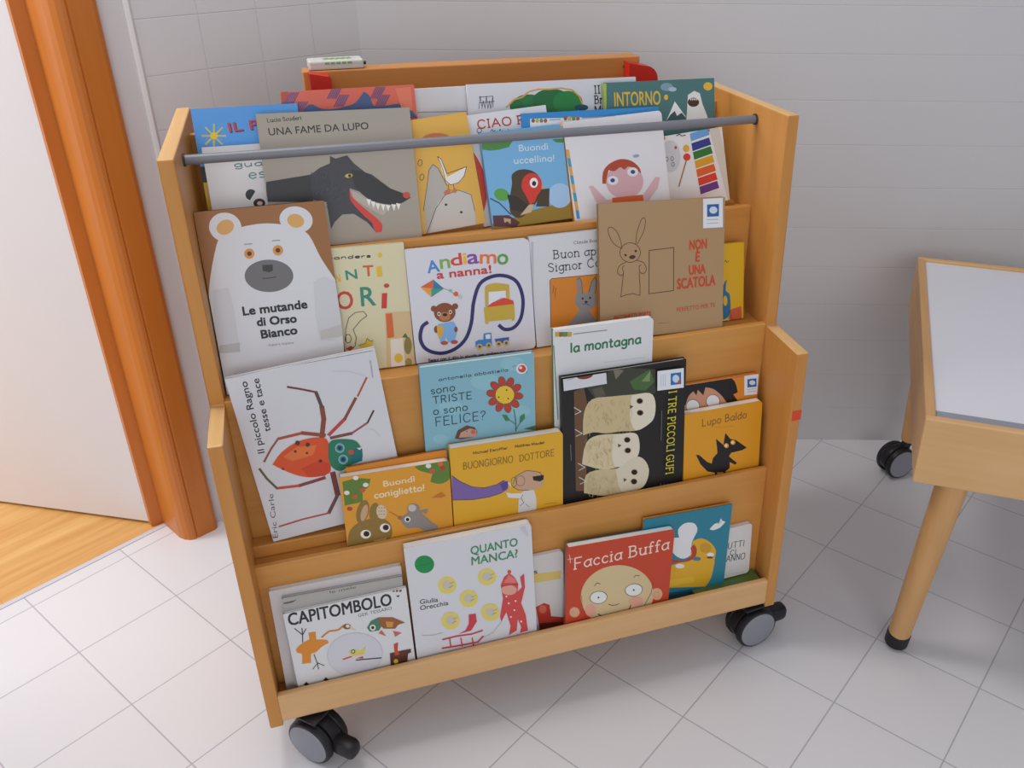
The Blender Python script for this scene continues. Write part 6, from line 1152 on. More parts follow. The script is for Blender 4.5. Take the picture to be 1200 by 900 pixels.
('s','5a4030',0.7,0,[-0.8,140.4,154.5,138.8])]),
'bunnies': ((0.2394,0.0625,0.3703,2.50,-0.07,-1.03,0.1651,0.1278,0.0120),'dd9a30','dd9a30',[
('p','5f7f34',[4,120.3,25.3,123.2,45.3,117.6,41.1,104.2,31.6,97.1,30,79.4,3.2,77.6]),
('p','5f7f34',[111.8,126.4,139.6,132,167.1,128,165.4,96.4,149.3,88.5,134.2,95.1,138.2,108.9,120.3,117.6]),
('p','c95a30',[35.9,99.1,35.6,97.9,35,97,34,96.3,32.8,96,31.5,96,30.3,96.5,29.2,97.2,28.4,98.3,27.9,99.5,27.8,100.7,28.1,101.9,28.8,102.8,29.8,103.5,31,103.8,32.2,103.8,33.5,103.3,34.6,102.6,35.4,101.5,35.9,100.3]),
('p','c95a30',[142.8,113.4,142.5,112.2,141.8,111.3,140.8,110.6,139.6,110.2,138.3,110.3,137,110.7,135.8,111.5,134.9,112.6,134.4,113.8,134.3,115,134.5,116.2,135.2,117.2,136.2,117.9,137.4,118.2,138.8,118.1,140.1,117.7,141.2,116.9,142.1,115.9,142.6,114.7]),
('p','b93c2c',[159,115.8,158.7,114.6,158,113.6,157,112.9,155.8,112.6,154.5,112.7,153.2,113.1,152,113.9,151.1,114.9,150.6,116.1,150.4,117.4,150.7,118.6,151.4,119.6,152.4,120.2,153.6,120.6,154.9,120.5,156.2,120.1,157.4,119.3,158.3,118.3,158.9,117.1]),
('p','c95a30',[23.2,89.8,22.9,88.6,22.3,87.6,21.3,87,20.1,86.6,18.8,86.7,17.6,87.1,16.5,87.9,15.7,89,15.2,90.2,15.2,91.4,15.5,92.6,16.1,93.5,17.1,94.2,18.3,94.5,19.6,94.5,20.8,94,21.9,93.3,22.7,92.2,23.2,91]),
('p','b5452c',[13.9,70,13.6,68.8,12.9,67.8,12,67.1,10.8,66.8,9.5,66.9,8.3,67.3,7.2,68.1,6.4,69.2,5.9,70.4,5.8,71.6,6.2,72.8,6.8,73.8,7.8,74.5,9,74.8,10.3,74.7,11.5,74.3,12.6,73.5,13.4,72.4,13.9,71.2]),
('p','e6dfd4',[12.4,99.1,12.1,98,11.4,97,10.4,96.3,9.2,96,8,96.1,6.8,96.5,5.7,97.3,4.9,98.3,4.4,99.5,4.4,100.7,4.7,101.9,5.3,102.8,6.3,103.5,7.5,103.8,8.8,103.8,10,103.3,11,102.6,11.8,101.5,12.3,100.4]),
('p','e6dfd4',[41.2,107.7,40.9,106.6,40.2,105.6,39.2,104.9,38,104.6,36.7,104.7,35.5,105.1,34.4,105.9,33.6,106.9,33.1,108.1,33,109.3,33.4,110.5,34,111.4,35,112.1,36.2,112.4,37.5,112.4,38.7,112,39.8,111.2,40.6,110.2,41.1,109]),
('p','e6dfd4',[137.2,123.5,137,122.3,136.3,121.3,135.3,120.6,134.1,120.3,132.8,120.3,131.5,120.8,130.3,121.6,129.4,122.6,128.9,123.8,128.8,125,129.1,126.2,129.7,127.2,130.7,127.9,131.9,128.2,133.3,128.1,134.5,127.7,135.7,126.9,136.6,125.9,137.1,124.7]),
('p','d86a3a',[155.7,123.6,155.4,122.5,154.8,121.5,153.8,120.8,152.6,120.4,151.2,120.5,149.9,120.9,148.7,121.7,147.9,122.8,147.3,124,147.2,125.2,147.5,126.4,148.1,127.3,149.1,128,150.3,128.4,151.7,128.3,153,127.9,154.1,127.1,155,126.1,155.6,124.9]),
('p','e6dfd4',[27.8,122.7,27.5,121.6,26.9,120.6,25.9,120,24.7,119.6,23.5,119.7,22.2,120.1,21.2,120.9,20.4,121.9,19.9,123.1,19.8,124.3,20.1,125.4,20.8,126.4,21.8,127,22.9,127.4,24.2,127.3,25.4,126.9,26.5,126.1,27.3,125.1,27.8,124]),
('t','f0dcb0','Buondì',63.1,99.9,0.6,47.5,10.6,'sans',0.6),
('t','f0dcb0','coniglietto!',48.1,82.2,-0.4,76,10.7,'hand',1.4),
('p','c9722a',[133.9,65.7,150,73.6,157.4,64.7,149.4,62.6]),
('p','8f7236',[-0,0.6,4,26,15.8,40.2,32.9,45.8,51,45.7,65.3,35.1,69.5,19.2,65.9,4.8,50.2,0.6,22.2,-4.5]),
('p','8f7236',[36.6,56.9,34.2,51,31.2,46,27.9,42.6,24.7,41,21.8,41.5,19.6,43.9,18.2,48,17.8,53.5,18.5,59.7,20.1,66,22.5,71.9,25.5,76.8,28.7,80.2,31.9,81.7,34.8,81.3,37,78.9,38.4,74.9,38.8,69.5,38.2,63.3]),
('p','c9a27a',[34.9,56.8,33.3,52.5,31.4,49,29.4,46.4,27.5,45.1,25.9,45.2,24.8,46.6,24.2,49.3,24.3,53,24.9,57.2,26.1,61.6,27.7,65.8,29.6,69.3,31.6,71.9,33.4,73.2,35,73.1,36.1,71.7,36.7,69,36.7,65.4,36.1,61.2]),
('p','8f7236',[52.3,55,50.8,50.3,48.8,46.3,46.4,43.5,44,42.1,41.6,42.3,39.7,44,38.3,47.1,37.6,51.2,37.7,55.9,38.5,60.9,40,65.5,42,69.4,44.4,72.2,46.8,73.6,49.1,73.4,51,71.8,52.4,68.7,53.1,64.7,53.1,59.9]),
('p','d9c0a0',[64.1,55.7,64,51.6,63.1,47.9,61.6,44.9,59.5,43,57.1,42.3,54.7,43,52.4,44.9,50.5,47.8,49.2,51.5,48.6,55.6,48.8,59.7,49.7,63.4,51.2,66.3,53.2,68.2,55.6,68.8,58,68.2,60.3,66.4,62.2,63.5,63.5,59.8]),
('p','7a8a7a',[54,63.5,53.9,63.2,53.8,62.9,53.6,62.7,53.3,62.6,53,62.6,52.8,62.7,52.5,62.9,52.3,63.2,52.2,63.5,52.2,63.9,52.3,64.2,52.5,64.5,52.7,64.7,52.9,64.8,53.2,64.8,53.5,64.7,53.7,64.4,53.9,64.2,54,63.8]),
('p','7a8a7a',[57.9,62.7,57.8,62.4,57.6,62.1,57.4,61.9,57.2,61.8,56.9,61.8,56.6,61.9,56.4,62.1,56.2,62.4,56.1,62.7,56.1,63.1,56.2,63.4,56.3,63.7,56.5,63.9,56.8,64,57.1,64,57.3,63.9,57.6,63.7,57.8,63.4,57.9,63]),
('p','7a8a7a',[61.7,61.9,61.7,61.6,61.5,61.3,61.3,61.1,61,61,60.8,61,60.5,61.1,60.2,61.3,60.1,61.6,60,61.9,59.9,62.3,60,62.6,60.2,62.9,60.4,63.1,60.7,63.2,60.9,63.2,61.2,63.1,61.4,62.9,61.6,62.6,61.7,62.2]),
('p','7a8a7a',[53.5,57.7,53.4,57.4,53.3,57.1,53.1,56.9,52.8,56.8,52.5,56.8,52.3,56.9,52,57.1,51.8,57.4,51.7,57.7,51.7,58.1,51.8,58.4,52,58.7,52.2,58.9,52.4,59,52.7,59,53,58.9,53.2,58.7,53.4,58.4,53.5,58.1]),
('p','7a8a7a',[57.4,56.9,57.3,56.6,57.2,56.3,56.9,56.1,56.7,56,56.4,56,56.1,56.1,55.9,56.3,55.7,56.6,55.6,56.9,55.6,57.3,55.7,57.6,55.8,57.9,56,58.1,56.3,58.2,56.6,58.2,56.8,58.1,57.1,57.9,57.3,57.6,57.4,57.2]),
('p','7a8a7a',[61.3,56.1,61.2,55.8,61,55.5,60.8,55.3,60.5,55.2,60.3,55.2,60,55.3,59.8,55.5,59.6,55.8,59.5,56.1,59.5,56.5,59.5,56.8,59.7,57.1,59.9,57.3,60.2,57.4,60.4,57.4,60.7,57.3,61,57.1,61.1,56.8,61.2,56.4]),
('p','7a8a7a',[53,51.9,52.9,51.6,52.8,51.3,52.6,51.1,52.3,51,52,51,51.8,51.1,51.5,51.3,51.3,51.6,51.2,51.9,51.2,52.3,51.3,52.6,51.5,52.9,51.7,53.1,51.9,53.2,52.2,53.2,52.5,53.1,52.7,52.9,52.9,52.6,53,52.2]),
('p','7a8a7a',[56.9,51.1,56.8,50.8,56.7,50.5,56.4,50.3,56.2,50.2,55.9,50.2,55.6,50.3,55.4,50.5,55.2,50.8,55.1,51.1,55.1,51.5,55.2,51.8,55.3,52.1,55.5,52.3,55.8,52.4,56.1,52.4,56.4,52.3,56.6,52,56.8,51.8,56.9,51.4]),
('p','7a8a7a',[60.8,50.3,60.7,49.9,60.5,49.7,60.3,49.5,60.1,49.4,59.8,49.4,59.5,49.5,59.3,49.7,59.1,50,59,50.3,59,50.6,59,51,59.2,51.3,59.4,51.5,59.7,51.6,60,51.6,60.2,51.4,60.5,51.2,60.6,51,60.8,50.6]),
('p','efe8dc',[36.7,18,36.1,15.6,34.8,13.6,32.9,12.2,30.7,11.5,28.2,11.6,25.9,12.5,23.8,14.2,22.3,16.4,21.4,18.9,21.3,21.4,21.9,23.9,23.2,25.9,25,27.3,27.3,28,29.7,27.8,32.1,26.9,34.1,25.3,35.7,23.1,36.5,20.6]),
('p','2a1c16',[34.7,19.2,34.3,17.7,33.6,16.4,32.5,15.5,31.2,15,29.8,15.1,28.4,15.6,27.2,16.6,26.3,18,25.8,19.6,25.8,21.2,26.1,22.7,26.9,24,28,25,29.3,25.4,30.7,25.4,32,24.8,33.2,23.8,34.1,22.5,34.6,20.9]),
('p','efe8dc',[66.8,23.5,66.2,21.1,64.9,19.1,63,17.6,60.8,16.9,58.3,17.1,55.9,18,53.8,19.6,52.3,21.8,51.4,24.3,51.2,26.9,51.8,29.3,53.1,31.4,55,32.8,57.2,33.5,59.7,33.4,62,32.4,64.1,30.8,65.7,28.6,66.6,26.1]),
('p','2a1c16',[64.8,24.7,64.4,23.2,63.7,21.9,62.6,20.9,61.2,20.5,59.8,20.5,58.4,21.1,57.3,22.1,56.3,23.5,55.8,25,55.7,26.7,56.1,28.2,56.9,29.5,58,30.5,59.3,30.9,60.7,30.9,62.1,30.3,63.3,29.3,64.2,28,64.7,26.4]),
('p','d8a86a',[39.8,4.9,59.9,6.1,56.2,-0.7,42.2,-2.2]),
('p','8f8884',[83.7,35,93.7,44.1,109.2,44.6,121,34.6,132.6,18.9,140.1,11.5,139.4,0.1,125.2,1.3,110.2,14.1,91.8,18.1]),
('p','8f8884',[114.8,49.1,114.1,46.2,112.5,43.8,110.2,42.1,107.4,41.3,104.3,41.5,101.3,42.6,98.7,44.5,96.7,47.1,95.5,50.1,95.3,53.1,96,56,97.5,58.3,99.8,60,102.6,60.8,105.7,60.6,108.7,59.6,111.3,57.6,113.3,55.1,114.5,52.1]),
('p','c9beb8',[109.1,52.1,108.7,50.1,107.7,48.5,106.2,47.3,104.4,46.7,102.5,46.8,100.7,47.5,99,48.8,97.8,50.5,97.1,52.5,96.9,54.6,97.4,56.6,98.4,58.3,99.8,59.5,101.6,60,103.5,60,105.3,59.3,107,58,108.2,56.2,108.9,54.2]),
('p','8f8884',[109.2,44.6,128,46.3,124.3,37.7]),
('p','efe8e0',[99,32.8,98.7,31.3,98,30,96.9,29,95.5,28.6,94.1,28.6,92.7,29.2,91.5,30.2,90.5,31.6,90,33.1,89.9,34.8,90.2,36.3,91,37.6,92.1,38.6,93.4,39,94.8,39,96.2,38.4,97.5,37.4,98.4,36.1,98.9,34.5]),
('p','1c1614',[97.2,32.9,97,31.9,96.5,31,95.9,30.4,95.1,30.1,94.2,30.1,93.4,30.4,92.6,31.1,92.1,32,91.8,33,91.7,34,91.9,35,92.4,35.9,93,36.5,93.8,36.8,94.7,36.8,95.5,36.4,96.3,35.8,96.8,34.9,97.1,33.9]),
('s','b97a3a',1.2,0,[68.3,53.1,81.1,41.1]),
('p','a8685a',[87,38,86.8,37,86.2,36.2,85.3,35.6,84.3,35.4,83.2,35.5,82,35.9,81.1,36.6,80.3,37.5,79.9,38.5,79.8,39.6,80,40.5,80.6,41.4,81.5,41.9,82.5,42.2,83.7,42.1,84.8,41.7,85.8,41,86.5,40.1,86.9,39.1])]),
'doctor': ((0.4151,0.0625,0.3711,2.51,-0.05,-0.96,0.1824,0.1443,0.0150),'e0a92a','e0a92a',[
('t','5a4028','Michaël Escoffier',36.3,128.2,-0.2,55,4.3,'hand',0.7),
('t','5a4028','Matthieu Maudet',103.3,128.5,-1.4,48,4.3,'hand',0.7),
('t','8a6a1e','BUONGIORNO',19.4,103.8,-1.2,80,12.3,'hand',1),
('t','8a6a1e','DOTTORE',110.1,101.5,0.6,57.6,11.8,'hand',1),
('p','7a62a2',[1.1,96.3,13.6,82.9,32.1,69.2,51.1,63.6,70.6,65.4,83.8,71.4,90.2,65.3,89.2,54.1,79.9,48.4,60.1,44.7,31,45,-0.7,50.7]),
('s','2a2238',0.9,0,[1.1,96.3,13.6,82.9,32.1,69.2,51.1,63.6,70.6,65.4,83.8,71.4]),
('s','2a2238',0.9,0,[-0.7,50.7,31,45,60.1,44.7,79.9,48.4]),
('p','5a4688',[77.1,66,89.7,69.2,89.9,55.9,81.6,51.8]),
('p','c9a184',[150.7,61.5,150.1,55.3,147,49.8,141.7,45.5,134.8,42.9,126.9,42.2,118.8,43.5,111.4,46.6,105.3,51.3,101.1,57,99.3,63.2,99.9,69.3,103,74.7,108.2,78.9,115,81.4,122.8,82.2,130.8,81,138.2,77.9,144.4,73.4,148.7,67.7]),
('s','2a2420',0.8,0,[98.3,61.8,103.6,75.9,121.9,82.9,143.4,75.1,149.3,63.3]),
('s','3a3632',0.7,1,[117.9,63.7,117.4,60.4,116,57.7,114.1,55.9,111.7,55.2,109.1,55.7,106.8,57.3,104.9,59.9,103.7,63.1,103.4,66.5,103.9,69.8,105.2,72.5,107.2,74.3,109.6,75,112.1,74.5,114.4,72.9,116.3,70.3,117.5,67.1]),
('s','3a3632',0.7,1,[104.7,64.4,104.3,61.3,103.4,58.7,102.2,57,100.6,56.2,99,56.5,97.6,57.9,96.4,60.1,95.7,63,95.5,66.1,95.8,69.2,96.7,71.7,98,73.5,99.5,74.3,101.1,74,102.6,72.6,103.7,70.4,104.5,67.5]),
('p','241c1c',[130.9,69.5,150,68.9,149.2,60.3,143.1,57.6,132.5,62]),
('s','3a2a24',0.8,0,[98.2,56.1,106.3,48.8,124.5,44.4]),
('p','d8d6d2',[107.7,39,116.2,44.9,132.9,43.5,136.7,27.3,136.3,0.7,105.2,3.3]),
('s','2a2622',0.8,0,[86.4,45.9,89.5,38.8,109.2,30.9]),
('p','e0dcd6',[85.8,48.3,96.2,44,114.4,41.4,110.9,30.6,89.4,37.7]),
('s','2a2622',0.8,0,[114.3,37.6,110.9,32.5,115.7,21.9,108.9,17.4]),
('s','2a2622',0.9,0,[105.2,3.3,136.3,1.5]),
('s','2a2622',0.7,0,[118.3,19.4,123.9,12.4]),
('p','dd7a2a',[-0.2,-0.2,45.5,3.5,108.6,2.6,108.4,-2.1,0.1,-6.1]),
('p','d8672a',[137.3,2.9,182,4.3,182,-1.7,137.3,-1]),
('s','a07a28',0.7,0,[150,12.1,171.6,10.8]),
('s','e6e2dc',0.7,0,[90.2,65.3,95.2,66.2]),
('s','e6e2dc',0.7,0,[90.2,65.3,95.1,63.6]),
('s','e6e2dc',0.7,0,[90.2,65.3,95,60.9]),
('s','e6e2dc',0.7,0,[90.2,65.3,94.9,58.3]),
('s','e6e2dc',0.7,0,[90.2,65.3,94.9,55.7])]),
'white_back': ((0.1312,0.0310,0.1377,2.50,-0.01,-0.55,0.1983,0.1980,0.0100),'cfc9c8','c8bcb0',[
]),
'grey_back': ((0.1354,0.0230,0.1396,2.50,0.01,-1.90,0.1803,0.1831,0.0060),'aeaaa6','8a8784',[
('p','5a5856',[0.6,175.1,21.2,176.7,14.2,172.7,2.6,172.4]),
('t','55504c','le mele',69.9,176.9,1.2,39.4,5.2,'sans',0.2)]),
'tumble': ((0.1439,0.0161,0.1375,2.51,-0.27,0.59,0.1859,0.1647,0.0060),'d9d9da','7a7876',[
('t','2b2a2e','CAPITOMBOLO',5.5,141.1,-1.3,155.3,23.4,'sans',1.8),
('t','4a4a4c','GEK TESSARO',107.7,128.1,0.5,52.4,6.3,'sans',0.3),
('p','7a4a34',[164.9,166.5,168.4,166.5,168,162.1,164.4,162.1]),
('p','7a4a34',[170.1,165.1,173.6,165,173.1,160.6,169.6,160.7]),
('p','7a4a34',[175.2,163.7,178.8,163.6,178.3,159.2,174.8,159.2]),
('p','4a4a4a',[168.8,153.6,174.9,153.7,172.3,149]),
('p','d9892c',[9.2,94.1,19.6,102.5,30.4,106.1,30.7,119.9,41.4,118.9,40.2,103.1,55,97.7,57.5,90.8,46.5,86.3,36.8,78.5,28.8,76.3,26.4,59.5,12.5,61.2,15.4,80.5,9.3,85.7]),
('s','3a3634',1.6,0,[19.8,103.8,21.9,117.9,12.4,133.6]),
('s','3a3634',1.6,0,[21.9,117.9,22.8,131.3]),
('s','3a3634',1.6,0,[21.9,117.9,28.5,128.7]),
('s','4a4644',1.4,0,[32.8,75,35.2,55.3,26.9,46]),
('s','4a4644',1.4,0,[35.4,56.7,35.3,43.3]),
('s','4a4644',1.4,0,[35.4,56.7,44.6,47.5]),
('s','c98430',3.4,0,[49.1,105,51.1,106.7,54,109.1,57.3,111.5,60.6,113.1,63.9,113.4,67.6,112.8,71.1,112.2,74.3,112.2,77,113.3,79.4,115,81.6,116.7,83.7,117.7,85.7,117.7,87.6,117.1,89.3,116.3,90.4,115.7]),
('p','8a5a2a',[94.6,113.1,94.1,111.5,93.1,110.3,91.6,109.5,89.8,109.2,87.9,109.5,86,110.4,84.5,111.6,83.3,113.2,82.6,115,82.5,116.7,83,118.3,84.1,119.5,85.6,120.3,87.4,120.5,89.3,120.2,91.1,119.4,92.7,118.2,93.9,116.6,94.5,114.8]),
('p','e2dcd0',[92.4,114.7,92.1,113.8,91.6,113,91,112.5,90.1,112.3,89.3,112.4,88.5,112.8,87.8,113.4,87.3,114.3,87,115.3,87,116.3,87.3,117.2,87.8,118,88.4,118.5,89.2,118.7,90.1,118.6,90.9,118.2,91.6,117.5,92.1,116.7,92.4,115.7]),
('p','d6c9a0',[92.9,115.9,101.1,103.2,92.9,108]),
('p','d0cfd6',[136.2,47.6,133.4,34,126.7,22.5,116.6,14.3,104.2,10.2,90.8,10.7,77.8,15.7,66.4,24.5,57.7,36.4,52.7,50,51.6,64,54.6,77.2,61.3,88.2,71.1,96.1,83,100.2,96,99.9,108.9,95.4,120.3,87,129.2,75.5,134.7,61.9]),
('s','bdbcc6',0.8,1,[136.2,47.6,132.9,32.6,124.7,20.3,112.7,12.5,98.3,9.9,83.4,13,69.9,21.2,59.4,33.5,53,48.4,51.6,64,55.2,78.6,63.2,90.3,74.9,97.9,88.7,100.6,103.3,97.9,116.7,90.2,127.5,78.3,134.3,63.5]),
('p','d9c86a',[84.1,66,93.2,67.9,101.3,61.6,112.7,67.6,107.2,51.6,87.7,52.9]),
('p','c9564a',[72.8,52.8,86.2,54.8,89.4,51.9,74.9,49.8]),
('p','2a2a2a',[94.5,61.8,94.2,60.6,93.7,59.5,92.9,58.8,91.9,58.5,90.9,58.6,90,59.1,89.2,60,88.7,61.1,88.4,62.4,88.4,63.7,88.7,64.9,89.3,66,90.1,66.7,91,67,92,66.9,92.9,66.4,93.7,65.5,94.3,64.4,94.6,63.1]),
('p','e6e0c0',[93.2,62.2,93,61.5,92.7,61,92.2,60.6,91.7,60.4,91.2,60.5,90.7,60.7,90.2,61.2,89.9,61.8,89.7,62.6,89.8,63.3,89.9,64,90.3,64.5,90.7,64.9,91.2,65.1,91.8,65,92.3,64.8,92.7,64.3,93,63.7,93.2,63]),
('s','33303a',2.4,0,[93.7,43.8,132.5,36.3]),
('p','c9564a',[94.2,47.5,105.1,48.9,105.1,43]),
('p','4f7a62',[118.1,103.7,125.5,115.5,138.4,119.1,143.8,104.5,135.4,92.9,121.3,94.8]),
('p','9a5a34',[138.4,119.1,159.1,113.1,177.3,96.9,166.3,95.5,160.9,89,142.7,94.5,138.4,103.8]),
('p','e2e2d8',[131.2,100.3,130.8,98.5,130,97.1,128.8,96.1,127.5,95.6,126.1,95.7,124.7,96.4,123.6,97.6,122.7,99.2,122.3,101.1,122.3,102.9,122.7,104.7,123.5,106.1,124.7,107.1,126,107.6,127.4,107.5,128.8,106.8,129.9,105.6,130.8,104,131.2,102.2]),
('p','2a2a2a',[129.2,100.9,128.9,99.9,128.5,99.2,127.9,98.6,127.1,98.4,126.4,98.4,125.7,98.8,125,99.5,124.6,100.3,124.3,101.3,124.3,102.3,124.6,103.3,125,104.1,125.6,104.6,126.4,104.8,127.1,104.8,127.8,104.4,128.5,103.8,128.9,102.9,129.2,101.9]),
('p','c4685a',[134.1,87.6,139.6,92.6,145.2,78.1]),
('p','c4685a',[156.9,85.5,169.8,77.8,159.1,72.4]),
('p','cf9440',[147.8,108,159.9,103.5,157,93.5,148.3,96.1]),
('p','5a342a',[147,41.5,166,41.3,180.7,40.6,180.8,33.3,175.4,31.5,172.5,13.7,145.6,14.9]),
('p','c9482f',[155,58.3,162.5,59.9,159.8,44.7,162.4,34.2,154.3,34.3]),
('p','d9b93c',[158.4,20.7,158,19.3,157.4,18.1,156.5,17.3,155.4,17,154.3,17.1,153.2,17.7,152.3,18.7,151.6,20,151.2,21.5,151.2,23,151.6,24.4,152.2,25.6,153.1,26.4,154.2,26.7,155.3,26.6,156.4,26,157.3,25,158,23.7,158.3,22.2]),
('p','3a2420',[9.1,19.5,13.3,23.9,17.8,16.6,12.7,15.4]),
('p','3a2420',[39.3,19.2,43.5,23.7,48.1,16.3,43,15])]),
'snow': ((0.3421,0.0150,0.1379,4.03,-0.36,0.33,0.2040,0.2367,0.0140),'d6d5da','cfc4b6',[
('p','1f8a4a',[43.8,195.9,42.5,190.9,40,186.8,36.3,183.9,31.8,182.6,27.1,183,22.5,185,18.5,188.5,15.6,193,13.9,198.2,13.7,203.5,14.9,208.5,17.4,212.5,21.1,215.4,25.5,216.7,30.2,216.3,34.8,214.4,38.7,211,41.7,206.5,43.5,201.3]),
('s','1a7440',1.2,0,[17.1,199.1,28.6,198.9,41.2,200.1]),
('t','3f8a5e','QUANTO',103.1,199.6,-0.8,76.7,15.6,'sans',1.3),
('t','3f8a5e','MANCA?',102.8,179.2,-2.2,76,15.8,'sans',1.3),
('t','3d3d40','Giulia',14.4,125.3,-5.7,29.2,8.9,'sans',0.5),
('t','3d3d40','Orecchia',14,113,-1.8,45.3,9,'sans',0.5),
('p','e0cf6a',[75.1,146.7,73.9,141.7,71.5,137.5,68,134.6,63.7,133.3,59.2,133.7,54.8,135.7,51,139.2,48.1,143.7,46.5,149,46.3,154.3,47.4,159.3,49.8,163.4,53.3,166.3,57.5,167.6,62,167.3,66.4,165.3,70.2,161.9,73.1,157.4,74.8,152.1]),
('p','c9c0b0',[68.6,149.3,68,146.7,66.7,144.5,64.8,143,62.4,142.3,59.9,142.6,57.5,143.7,55.4,145.5,53.8,147.9,52.9,150.7,52.8,153.5,53.4,156.1,54.7,158.3,56.6,159.8,58.9,160.5,61.4,160.2,63.8,159.2,65.9,157.4,67.5,154.9,68.5,152.2]),
('s','8a8050',1,0,[65.2,152.9,71.9,153.9]),
('s','8a8050',1,0,[63.1,145.3,69.9,147.2]),
('p','e0cf6a',[140.7,146.4,139.7,141.3,137.2,137.1,133.7,134.2,129.4,132.8,124.7,133.2,120.2,135.2,116.2,138.8,113.2,143.4,111.4,148.7,111,154.1,112.1,159.2,114.5,163.3,118.1,166.2,122.3,167.6,127,167.2,131.5,165.2,135.5,161.8,138.5,157.2,140.3,151.9]),
('p','c9c0b0',[134.1,149.1,133.5,146.4,132.2,144.2,130.2,142.7,127.9,142,125.3,142.2,122.8,143.3,120.6,145.2,118.9,147.6,118,150.4,117.7,153.3,118.3,155.9,119.7,158.1,121.6,159.6,123.9,160.3,126.5,160.1,129,159,131.2,157.2,132.8,154.7,133.8,151.9]),
('s','8a8050',1,0,[130.5,152.7,137.4,153.7]),
('s','8a8050',1,0,[128.5,145,135.4,146.9]),
('p','e0cf6a',[108,111.3,106.9,106.1,104.5,101.9,100.9,98.9,96.6,97.6,91.9,98,87.4,100.1,83.5,103.7,80.5,108.4,78.8,113.8,78.5,119.3,79.6,124.4,82.1,128.6,85.6,131.5,89.9,132.8,94.5,132.5,99,130.4,102.9,126.9,105.9,122.2,107.7,116.8]),
('p','c9c0b0',[101.4,114,100.8,111.3,99.5,109.1,97.5,107.5,95.1,106.9,92.6,107.1,90.1,108.2,87.9,110.2,86.3,112.7,85.3,115.5,85.2,118.4,85.8,121.1,87.1,123.3,89.1,124.8,91.4,125.5,93.9,125.3,96.4,124.1,98.6,122.2,100.2,119.8,101.2,116.9]),
('s','8a8050',1,0,[97.9,117.7,104.8,118.7]),
('s','8a8050',1,0,[95.8,110,102.8,111.8]),
('p','e0cf6a',[75,75,73.9,69.7,71.4,65.4,67.8,62.5,63.5,61.1,58.8,61.6,54.3,63.8,50.5,67.4,47.5,72.2,45.9,77.7,45.6,83.3,46.8,88.5,49.3,92.7,52.8,95.6,57.1,97,61.7,96.5,66.2,94.4,70.1,90.8,73,86.1,74.7,80.6]),
('p','c9c0b0',[68.4,77.8,67.8,75,66.5,72.8,64.5,71.3,62.1,70.6,59.6,70.9,57.1,72,55,74,53.4,76.5,52.4,79.4,52.3,82.3,52.9,85.1,54.3,87.3,56.2,88.8,58.6,89.5,61.1,89.2,63.6,88.1,65.7,86.2,67.3,83.6,68.3,80.7]),
('s','8a8050',1,0,[65,81.6,71.8,82.5]),
('s','8a8050',1,0,[62.8,73.7,69.8,75.5]),
('p','e0cf6a',[142,73.7,140.9,68.4,138.5,64.1,134.8,61.1,130.4,59.7,125.7,60.2,121,62.4,117,66.1,113.9,71,112.1,76.5,111.7,82.2,112.8,87.4,115.3,91.7,118.9,94.7,123.2,96,128,95.6,132.6,93.4,136.6,89.8,139.8,85,141.6,79.4]),
('p','c9c0b0',[135.2,76.6,134.6,73.8,133.3,71.5,131.3,70,128.9,69.3,126.3,69.6,123.7,70.7,121.5,72.7,119.8,75.3,118.8,78.2,118.6,81.2,119.2,84,120.5,86.2,122.5,87.8,124.9,88.4,127.5,88.2,130,87,132.3,85.1,134,82.5,135,79.6]),
('s','8a8050',1,0,[131.6,80.4,138.6,81.3]),
('s','8a8050',1,0,[129.6,72.4,136.6,74.3]),
('p','cf4a4a',[147.3,128.6,153.9,143,162.6,148.5,170.9,138.6,176.6,123.2,175,107.3,182.4,114.7,180.4,136.1,187.6,141.2,187.8,113.2,179.6,82.4,186.2,56.6,188.5,21.8,174.5,21,177.1,32.5,172.1,50.9,168.9,27.5,155.4,21.6,158.9,40.1,153.5,70.5,143.9,53.1,142.2,64.1,149.4,100.1]),
('p','e0a090',[173.7,111.4,172.9,108.4,170.9,106.1,167.9,104.6,164.2,104.1,160.1,104.7,156.2,106.3,152.6,108.7,149.9,111.7,148.2,115,147.8,118.3,148.6,121.2,150.6,123.5,153.6,125,157.3,125.5,161.3,124.9,165.2,123.4,168.8,121,171.5,118,173.2,114.7]),
('p','cf4a4a',[166.2,150.4,166,149.3,165.5,148.4,164.8,147.8,163.9,147.5,162.9,147.5,162,148,161.2,148.7,160.6,149.7,160.2,150.8,160.1,151.9,160.3,153,160.8,153.9,161.5,154.5,162.4,154.8,163.3,154.8,164.3,154.3,165.1,153.6,165.7,152.7,166.1,151.5]),
('p','e07a72',[152.5,131.9,161.7,145.6,170.8,136.3,174,125.3]),
('s','9a3034',1.4,0,[148.3,126,175.1,123.6]),
('p','f0d8d4',[160,87.8,159.9,87.2,159.6,86.8,159.2,86.4,158.8,86.3,158.3,86.3,157.9,86.6,157.4,86.9,157.1,87.4,156.9,88,156.9,88.6,157,89.2,157.2,89.6,157.6,89.9,158.1,90.1,158.5,90.1,159,89.8,159.4,89.5,159.7,89,159.9,88.4]),
('p','f0d8d4',[168.8,71.1,168.7,70.5,168.5,70,168.1,69.7,167.6,69.6,167.2,69.6,166.7,69.8,166.3,70.2,166,70.7,165.8,71.3,165.7,71.9,165.8,72.5,166.1,72.9,166.4,73.3,166.9,73.4,167.4,73.4,167.8,73.2,168.3,72.8,168.6,72.3,168.8,71.7]),
